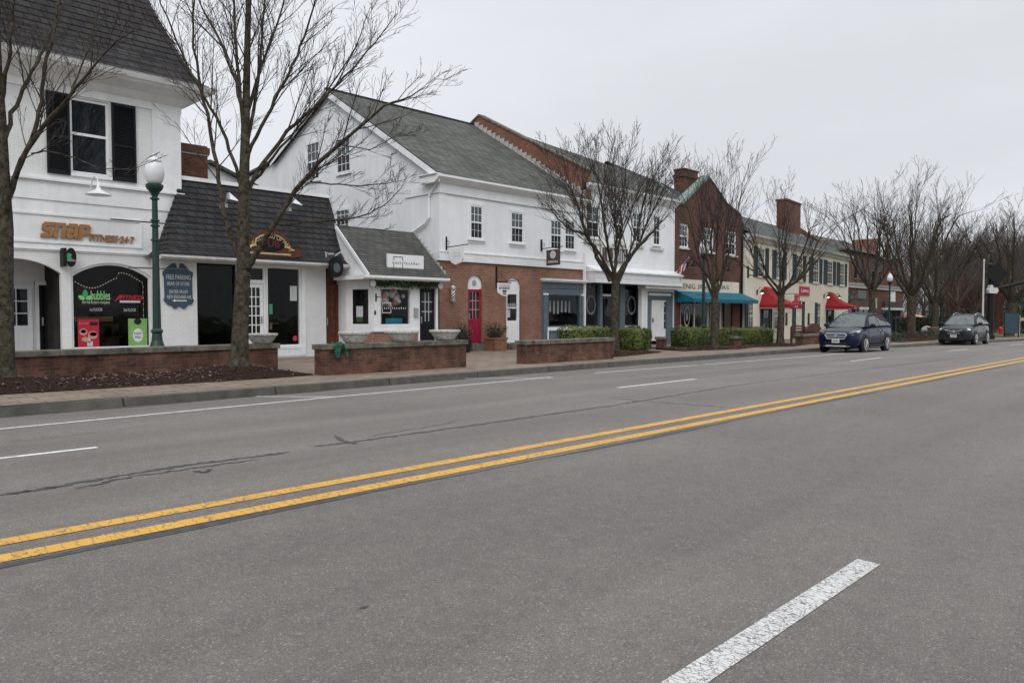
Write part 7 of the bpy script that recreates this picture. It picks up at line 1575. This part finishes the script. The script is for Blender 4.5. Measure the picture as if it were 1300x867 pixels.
for k_, (px_, dep, top, rad, rr_) in enumerate(((1186, 66, 11.5, 4.2, .28), (1215, 78, 13.0, 5.2, .22), (1283, 62, 11.8, 5.0, .42))):
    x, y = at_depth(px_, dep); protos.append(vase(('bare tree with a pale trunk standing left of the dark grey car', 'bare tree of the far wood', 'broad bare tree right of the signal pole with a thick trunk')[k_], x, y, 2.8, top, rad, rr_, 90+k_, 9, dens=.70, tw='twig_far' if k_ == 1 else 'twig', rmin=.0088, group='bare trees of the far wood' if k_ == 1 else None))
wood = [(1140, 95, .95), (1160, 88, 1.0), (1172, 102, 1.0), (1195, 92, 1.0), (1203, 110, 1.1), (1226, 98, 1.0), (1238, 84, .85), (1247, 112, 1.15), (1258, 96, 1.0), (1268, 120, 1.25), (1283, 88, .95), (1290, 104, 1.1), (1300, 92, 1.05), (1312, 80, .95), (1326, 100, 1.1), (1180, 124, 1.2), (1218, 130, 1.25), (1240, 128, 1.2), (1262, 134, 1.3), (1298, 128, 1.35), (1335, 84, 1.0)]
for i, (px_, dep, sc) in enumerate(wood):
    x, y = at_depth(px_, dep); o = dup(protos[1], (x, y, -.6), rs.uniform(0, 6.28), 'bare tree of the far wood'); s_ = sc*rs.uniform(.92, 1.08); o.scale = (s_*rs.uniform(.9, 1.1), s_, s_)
# brush under the wood, evergreen bushes, verge shrubs
def brush(name, label, mat, n, lo, hi, zt, seed, r=.012, kind='stuff', L=(1.2, 2.6)):
    rr = random.Random(seed); m = MB()
    for _ in range(n):
        px_ = rr.uniform(*lo); dep = rr.uniform(*hi); x, y = at_depth(px_, dep); h = rr.random()**1.3*zt; l = rr.uniform(*L); a = rr.uniform(0, 6.28); t = rr.uniform(.05, .9)
        d = Vector((math.cos(a)*math.sin(t), math.sin(a)*math.sin(t), math.cos(t))); p = Vector((x, y, -.7+h)); m.tube([p, p+d*l*.5+Vector((0, 0, .05)), p+d*l], [r, r*.8, r*.3], 3, False)
    o = m.build(name, mat, base=(100, 30, -.7)); tag(o, label, 'brush', kind=kind); return o
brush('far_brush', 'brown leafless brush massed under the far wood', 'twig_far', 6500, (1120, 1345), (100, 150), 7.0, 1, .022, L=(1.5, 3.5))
brush('red_brush', 'reddish leafless brush behind the signal pole', 'twig_red', 5200, (1200, 1272), (84, 100), 5.4, 2, .016)
for i, (px_, dep, w_, h_, lb) in enumerate(((1165, 70, 1.6, 1.7, 'low dark evergreen bush right of the brick porch'), (1205, 84, 2.6, 2.6, 'dark evergreen bush behind the dark grey car'), (1232, 80, 2.2, 2.1, 'dark evergreen bush behind the rear of the dark grey car'), (1300, 74, 1.8, 4.2, 'dark evergreen shrub at the right edge of the photo'))):
    x, y = at_depth(px_, dep); o = thing('evergreen_bush', lb, 'bush', (x, y, -.6))
    leaf_cloud('foliage', 'leaf_ever', 2600, lambda rr: (lambda a, r_, v: (x+w_*r_*math.cos(a), y+w_*r_*math.sin(a), -.6+h_*v))(rr.uniform(0, 6.28), rr.random()**.5*1.0, rr.random()**1.1) if True else None, .11, i, o)
    MB().tube([(x, y, -.7), (x, y, h_*.5)], [.08, .04], 6).build('stem', 'bark', o)
rr = random.Random(12)
for i, (u0, lb) in enumerate(((50.5, 'low green ground shrub left of the mulch mound'), (59.5, 'low green ground shrub right of the mulch mound'))):
    o = thing('low_shrub', lb, 'shrub', (u0, 16.4, sz(u0, 16.4))); z0 = sz(u0, 16.4)
    leaf_cloud('foliage', 'leaf_ever', 2200, lambda rr: (u0+rr.gauss(0, 1.1), 16.4+rr.gauss(0, .6), z0+.05+.6*rr.random()*max(.1, 1-abs(rr.gauss(0, .4)))), .06, i+3, o)
# things beyond the crossing
x, y = at_depth(1284, 58); o = thing('blue_board', 'dark blue upright notice board on the lawn right of the signal pole', 'sign', (x, y, -.6)); MB().box(x-.05, x+.05, y-.45, y+.45, -.1, 1.45).build('board', 'sign_blue', o); MB().box(x-.04, x+.04, y-.5, y-.4, -.7, 1.5).box(x-.04, x+.04, y+.4, y+.5, -.7, 1.5).build('post', 'black_metal', o)
x, y = at_depth(1291.5, 60); o = thing('timber_post', 'pale timber sign post beside the blue notice board', 'post', (x, y, -.6)); MB().box(x-.12, x+.12, y-.15, y+.15, -.7, 1.3).build('post', 'gold', o); MB().box(x-.1, x+.1, y-.4, y+.35, .85, 1.1).build('board', 'gold', o)
x, y = at_depth(1270, 70); o = thing('red_hydrant', 'small red hydrant on the lawn right of the signal pole', 'hydrant', (x, y, -.6)); MB().lathe([(.2, 0), (.2, .08), (.14, .12), (.14, .55), (.18, .6), (.12, .75), (.03, .82)], (x, y, -.6), 10).build('barrel', 'sign_red', o); MB().tube([(x, y-.25, -.2), (x, y+.25, -.2)], .07, 8).build('nozzle', 'sign_red', o)
x, y = at_depth(1176, 62); o = thing('stone_marker', 'low pale round stone marker on the verge left of the dark grey car', 'marker', (x, y, -.6)); MB().extr([(x, y+.42*math.cos(t*.3142), .0+.42*math.sin(t*.3142)) for t in range(20)], (.12, 0, 0)).build('disc', 'cast', o); MB().box(x-.1, x+.2, y-.5, y+.5, -.8, -.38).build('plinth', 'cast', o)
x, y = at_depth(1188, 60); o = thing('low_brick_wall', 'low brick wall on the verge left of the dark grey car', 'wall', (x, y, -.6)); MB().box(x-1.2, x+1.2, y, y+.3, -.9, .25).build('brickwork', 'brick_h', o); MB().box(x-1.25, x+1.25, y-.04, y+.34, .25, .33).build('stone_cap', 'stone', o)

# ------------------------------------------------------------------ cars
def ylathe(m, prof, c, sides=24):
    n0 = len(m.v); k = len(prof)
    for r, y in prof:
        for j in range(sides):
            t = 2*math.pi*j/sides; m.v.append((c[0]+r*math.cos(t), c[1]+y, c[2]+r*math.sin(t)))
    for i in range(k-1):
        for j in range(sides): a0 = n0+i*sides+j; a1 = n0+i*sides+(j+1) % sides; m.f.append((a0, a1, a1+sides, a0+sides))
    m.f.append(tuple(range(n0+sides-1, n0-1, -1))); m.f.append(tuple(range(n0+(k-1)*sides, n0+k*sides))); return m
def car(label, x, y, paint, st, gh, wheels, wr, suv=False, rz=0.0):
    z = gz(x+1.5, y); o = thing('parked_car', label, 'car', (x, y, z), rz)
    hw0 = max(s_[1] for s_ in st)
    def sec(s_):
        X, hw, zl, zt = s_; h = zt-zl
        half = [(0, zl), (hw*.80, zl), (hw*.93, zl+.07*h), (hw*.985, zl+.25*h), (hw, zl+.48*h), (hw*.985, zl+.68*h), (hw*.955, zl+.84*h), (hw*.89, zl+.955*h), (hw*.72, zt+.005), (hw*.4, zt+.028), (0, zt+.035)]
        return [(X, yy, zz) for yy, zz in half]+[(X, -yy, zz) for yy, zz in reversed(half[1:-1])]
    m = MB(); rows = []
    for s_ in st: rows.append(len(m.v)); pts = sec(s_); m.v += pts
    k = len(pts)
    for a, b in zip(rows, rows[1:]):
        for i in range(k): j = (i+1) % k; m.f.append((a+i, b+i, b+j, a+j))
    m.f.append(tuple(range(rows[0], rows[0]+k))); m.f.append(tuple(range(rows[-1]+k-1, rows[-1]-1, -1)))
    body = fixn(m.build('body', paint, o, local=True, smooth=True)); md = body.modifiers.new('sub', 'SUBSURF'); md.levels = 1; md.render_levels = 2
    # cabin shell
    (xa, za), (xb, zb), (xm, zm), (xc, zc), (xd, zd), wb, wt = gh
    m = MB(); rows = []
    for X, zz, w_ in ((xb-.0, zb, wt*.97), (xb+.25, zb+.035, wt), (xm, zm, wt*1.01), (xc-.1, zc+.02, wt*.98), (xc, zc, wt*.95)):
        rows.append(len(m.v)); m.v += [(X, -w_, zz-.05), (X, -w_*.93, zz-.01), (X, -w_*.5, zz+.022), (X, 0, zz+.03), (X, w_*.5, zz+.022), (X, w_*.93, zz-.01), (X, w_, zz-.05)]
    for a, b in zip(rows, rows[1:]):
        for i in range(6): m.f.append((a+i, b+i, b+i+1, a+i+1))
    r0, r1 = rows[0], rows[-1]
    m.build('roof', paint, o, local=True, smooth=True)
    sh = MB()
    for s_ in (-1, 1):
        B = lambda X, zz: (X, s_*wb, zz)
        Tp = lambda X, zz: (X, s_*wt*.99, zz)
        sh.poly([B(xa, za), B(xd, zd), Tp(xc, zc-.05), Tp(xm, zm-.05), Tp(xb, zb-.05)])
    sh.poly([(xd, -wb, zd), (xd, wb, zd), (xc, wt*.95, zc-.03), (xc, -wt*.95, zc-.03)]); sh.build('cabin_frame', 'plastic', o, local=True)
    m = MB(); m.poly([(xa-.02, -wb*.97, za+.0), (xa-.10, 0, za+.0), (xb-.03, 0, zb+.02), (xb-.0, -wt*.93, zb-.02)]); m.poly([(xa-.10, 0, za), (xa-.02, wb*.97, za), (xb, wt*.93, zb-.02), (xb-.03, 0, zb+.02)]); m.build('windscreen', 'car_glass', o, local=True)
    for s_ in (-1, 1):
        m = MB(); m.tube([(xa-.05, s_*wb*.985, za-.01), (xb, s_*wt*.965, zb-.02), (xm, s_*wt*1.0, zm-.03), (xc, s_*wt*.96, zc-.03), (xd, s_*wb*.97, zd)], [.035, .03, .028, .03, .05], 6); m.build('pillar', paint, o, local=True, smooth=True)
        def sidept(X, f): # point on the side glass plane
            zt_ = zb-.05+(zm-zb)*max(0, min(1, (X-xb)/(xm-xb))) if X < xm else zm-.05+(zc-zm)*((X-xm)/(xc-xm)); zb_ = za+(zd-za)*((X-xa)/(xd-xa))
            return (X, s_*(wb+(wt*.99-wb)*f+.006), zb_+.03+(zt_-zb_-.06)*f)
        X1 = xa+.28; Xb = (xb+xc)/2-.1; Xc = xc-.15
        m = MB(); m.poly([sidept(xa+.42, .0), sidept(Xb-.04, 0), sidept(Xb-.04, 1), sidept(xb+.12, 1)]); m.build('side_window', 'car_glass', o, local=True)
        m = MB(); m.poly([sidept(Xb+.04, 0), sidept(Xc+.02, 0), sidept(Xc-.12, 1), sidept(Xb+.04, 1)]); m.build('side_window', 'car_glass', o, local=True)
        m = MB(); m.poly([sidept(Xc+.08, 0), sidept(xd-.25, .0), sidept(xc-.02, .8), sidept(Xc-.05, 1)]); m.build('side_window', 'car_glass', o, local=True)
        yv = s_*(hw0+.004); zb_ = za-.03
        for (u0, u1) in ((wheels[0]+.48, Xb), (Xb+.02, wheels[1]-.30)):
            d_ = MB(); f = .012; pts = [(u0, .36), (u1, .36), (u1, zb_), (u0-.05, zb_)]
            for (p_, q_) in zip(pts, pts[1:]+pts[:1]): d_.tube([(p_[0], s_*(hw0*.985) if p_[1] > .9 else s_*(hw0-.005), p_[1]), (q_[0], s_*(hw0*.985) if q_[1] > .9 else s_*(hw0-.005), q_[1])], .008, 4)
            dd = d_.build('door', 'plastic', o, local=True)
            MB().tube([(u1-.30, s_*(hw0+.012), .90), (u1-.10, s_*(hw0+.016), .905)], .018, 6).build('handle', 'alu', dd, local=True)
        m = MB(); m.ball((xa+.36, s_*(wb+.17), za+.06), .11, 10, 7, (.7, 1.1, .75)); m.tube([(xa+.42, s_*wb, za+.0), (xa+.4, s_*(wb+.12), za+.03)], .03, 5); m.build('wing_mirror', 'plastic', o, local=True, smooth=True)
        if True:
            m = MB(); m.tube([(xb+.22, s_*wt*.93, zb+.02), (xb+.30, s_*wt*.93, zb+.085), (xm, s_*wt*.94, zm+.07), (xc-.25, s_*wt*.92, zc+.075), (xc-.12, s_*wt*.92, zc+.01)], .02, 6); m.build('roof_rail', 'plastic' if not suv else 'alu', o, local=True)
        m = MB(); m.box(wheels[0]+.44, wheels[1]-.44, s_*hw0*.97-.03, s_*hw0*.97+.03, .22, .34); m.build('sill_cladding', 'plastic', o, local=True)
        for wx in wheels:
            a_ = MB(); ylathe(a_, [(wr+.075, -.03), (wr+.075, .012), (wr+.03, .016)], (wx, s_*(hw0-.012), wr+.02)) if s_ > 0 else ylathe(a_, [(wr+.03, -.016), (wr+.075, -.012), (wr+.075, .03)], (wx, s_*(hw0-.012), wr+.02)); a_.build('wheel_arch', 'plastic', o, local=True)
            t_ = MB(); yo = s_*(hw0-.095); ylathe(t_, [(wr*.62, -.115), (wr*.93, -.115), (wr, -.07), (wr, .07), (wr*.93, .115), (wr*.62, .115)], (wx, yo, wr)); wo = t_.build('wheel', 'rubber', o, local=True, smooth=False)
            t_ = MB(); ylathe(t_, [(wr*.70, -.02), (wr*.70, .02), (wr*.64, .03)] if s_ > 0 else [(wr*.64, -.03), (wr*.70, -.02), (wr*.70, .02)], (wx, yo+s_*.10, wr)); t_.build('rim_well', 'plastic', wo, local=True)
            t_ = MB()
            for q in range(5 if suv else 10):
                an = q*2*math.pi/(5 if suv else 10)+.2; t_.tube([(wx+.04*math.cos(an), yo+s_*.135, wr+.04*math.sin(an)), (wx+wr*.66*math.cos(an), yo+s_*.128, wr+wr*.66*math.sin(an))], .03 if suv else .016, 5)
            for q in range(24):
                a0, a1 = q*math.pi/12, (q+1)*math.pi/12; t_.tube([(wx+wr*.68*math.cos(a0), yo+s_*.125, wr+wr*.68*math.sin(a0)), (wx+wr*.68*math.cos(a1), yo+s_*.125, wr+wr*.68*math.sin(a1))], .016, 4, False)
            ylathe(t_, [(.05, -.01), (.05, .01)], (wx, yo+s_*.135, wr), 10); t_.build('rim', 'alu', wo, local=True)
    # front end
    def fx(yy, zz):                            # front surface of the body
        best = st[0][0]
        for s_ in st[:4]:
            if abs(yy) > s_[1]*.9 or zz > s_[3]: best = s_[0]
        return best
    for s_ in (-1, 1):
        m = MB()
        if suv: m.ball((.30, s_*.66, .84), .2, 12, 8, (1.0, .80, .50))
        else: m.extr([(.02, s_*.46, .755), (.10, s_*.70, .775), (.42, s_*.855, .86), (.48, s_*.865, .925), (.26, s_*.76, .905), (.08, s_*.56, .83)], (.02, s_*.012, .02))
        m.build('headlight', 'lens', o, local=True, smooth=suv)
        m = MB(); m.ball((.14, s_*.66, .43), .075, 10, 6, (.6, 1.2, .8)); m.build('fog_lamp', 'lens', o, local=True, smooth=True)
    if suv:
        m = MB(); m.extr([(-.012, -.42, .83), (-.012, .42, .83), (-.012, .30, .66), (-.012, -.30, .66)], (.1, 0, 0)); g_ = m.build('grille', 'plastic', o, local=True); m = MB()
        m.tube([(-.015, -.44, .83), (-.02, -.08, .765), (-.02, .08, .765), (-.015, .44, .83)], .016, 6).tube([(-.015, -.31, .66), (-.015, .31, .66)], .014, 6); m.build('grille_bars', 'alu', g_, local=True)
        m = MB(); m.extr([(-.035, .09*math.cos(t*.5236), .775+.06*math.sin(t*.5236)) for t in range(12)], (.02, 0, 0)); m.build('emblem', 'alu', g_, local=True); pz = .52
    else:
        hexa = [(-.46, .74), (-.40, .80), (.40, .80), (.46, .74), (.36, .585), (-.36, .585)]
        m = MB(); m.extr([(-.015, a, b) for a, b in hexa], (.12, 0, 0)); g_ = m.build('grille', 'plastic', o, local=True)
        m = MB(); q = [Vector((-.022, a, b)) for a, b in hexa]
        for a, b in zip(q, q[1:]+q[:1]): m.tube([a, b], .02, 6)
        m.tube([(-.025, -.44, .715), (-.025, .44, .715)], .014, 6).tube([(-.02, -.40, .655), (-.02, .40, .655)], .012, 6); m.build('grille_bars', 'alu', g_, local=True)
        m = MB(); m.extr([(-.045, .085*math.cos(t*.5236), .715+.05*math.sin(t*.5236)) for t in range(12)], (.02, 0, 0)); m.build('emblem', 'alu', g_, local=True); pz = .50
        m = MB(); m.tube([(.10, -.58, .30), (.0, -.40, .285), (-.03, 0, .285), (.0, .40, .285), (.10, .58, .30)], .03, 6); m.build('bumper_lip', 'alu', o, local=True)
    m = MB(); m.box(-.04, .0, -.16, .16, pz-.075, pz+.075); pl = m.build('licence_plate', 'plate', o, local=True)
    m = MB(); [m.box(-.043, -.04, -.12+.042*i, -.095+.042*i, pz-.03, pz+.035) for i in range(6)]; m.build('plate_characters', 'sign_blue', pl, local=True)
    m = MB(); m.extr([(-.005, -.52, .30), (-.005, .52, .30), (-.005, .46, .44), (-.005, -.46, .44)], (.1, 0, 0)); m.build('air_intake', 'plastic', o, local=True)
    m = MB(); m.box(.25, 4.5, -.72, .72, .20, .34); m.build('underbody', 'plastic', o, local=True)
    o.scale = (1, 1, 1.06)
    return o
stB = [(0.0, .60, .34, .76), (.05, .74, .27, .82), (.20, .86, .23, .90), (.50, .905, .22, .965), (.95, .92, .21, 1.02), (1.30, .92, .21, 1.06), (2.0, .92, .21, 1.07), (3.4, .92, .21, 1.10), (4.2, .90, .24, 1.11), (4.6, .86, .28, 1.08), (4.76, .78, .34, 1.0), (4.82, .66, .42, .9)]
ghB = ((1.18, 1.07), (2.02, 1.58), (3.0, 1.64), (4.02, 1.56), (4.66, 1.08), .84, .60)
car('deep blue estate car with silver grille parked at the kerb by the cream building', 33.15, 12.55, 'car_blue', stB, ghB, (.95, 3.70), .345)
stS = [(0.0, .58, .36, .80), (.06, .74, .28, .88), (.25, .87, .24, .97), (.6, .91, .22, 1.03), (1.0, .92, .22, 1.08), (1.3, .92, .22, 1.11), (2.0, .92, .22, 1.12), (3.4, .92, .22, 1.14), (4.2, .90, .26, 1.14), (4.52, .84, .3, 1.08), (4.66, .76, .36, 1.0), (4.72, .64, .44, .9)]
ghS = ((1.15, 1.12), (2.0, 1.62), (2.9, 1.69), (3.9, 1.62), (4.56, 1.12), .84, .61)
car('dark grey sport utility car with round headlights beyond the blue car', 48.6, 11.75, 'car_grey', stS, ghS, (.95, 3.66), .36, suv=True)
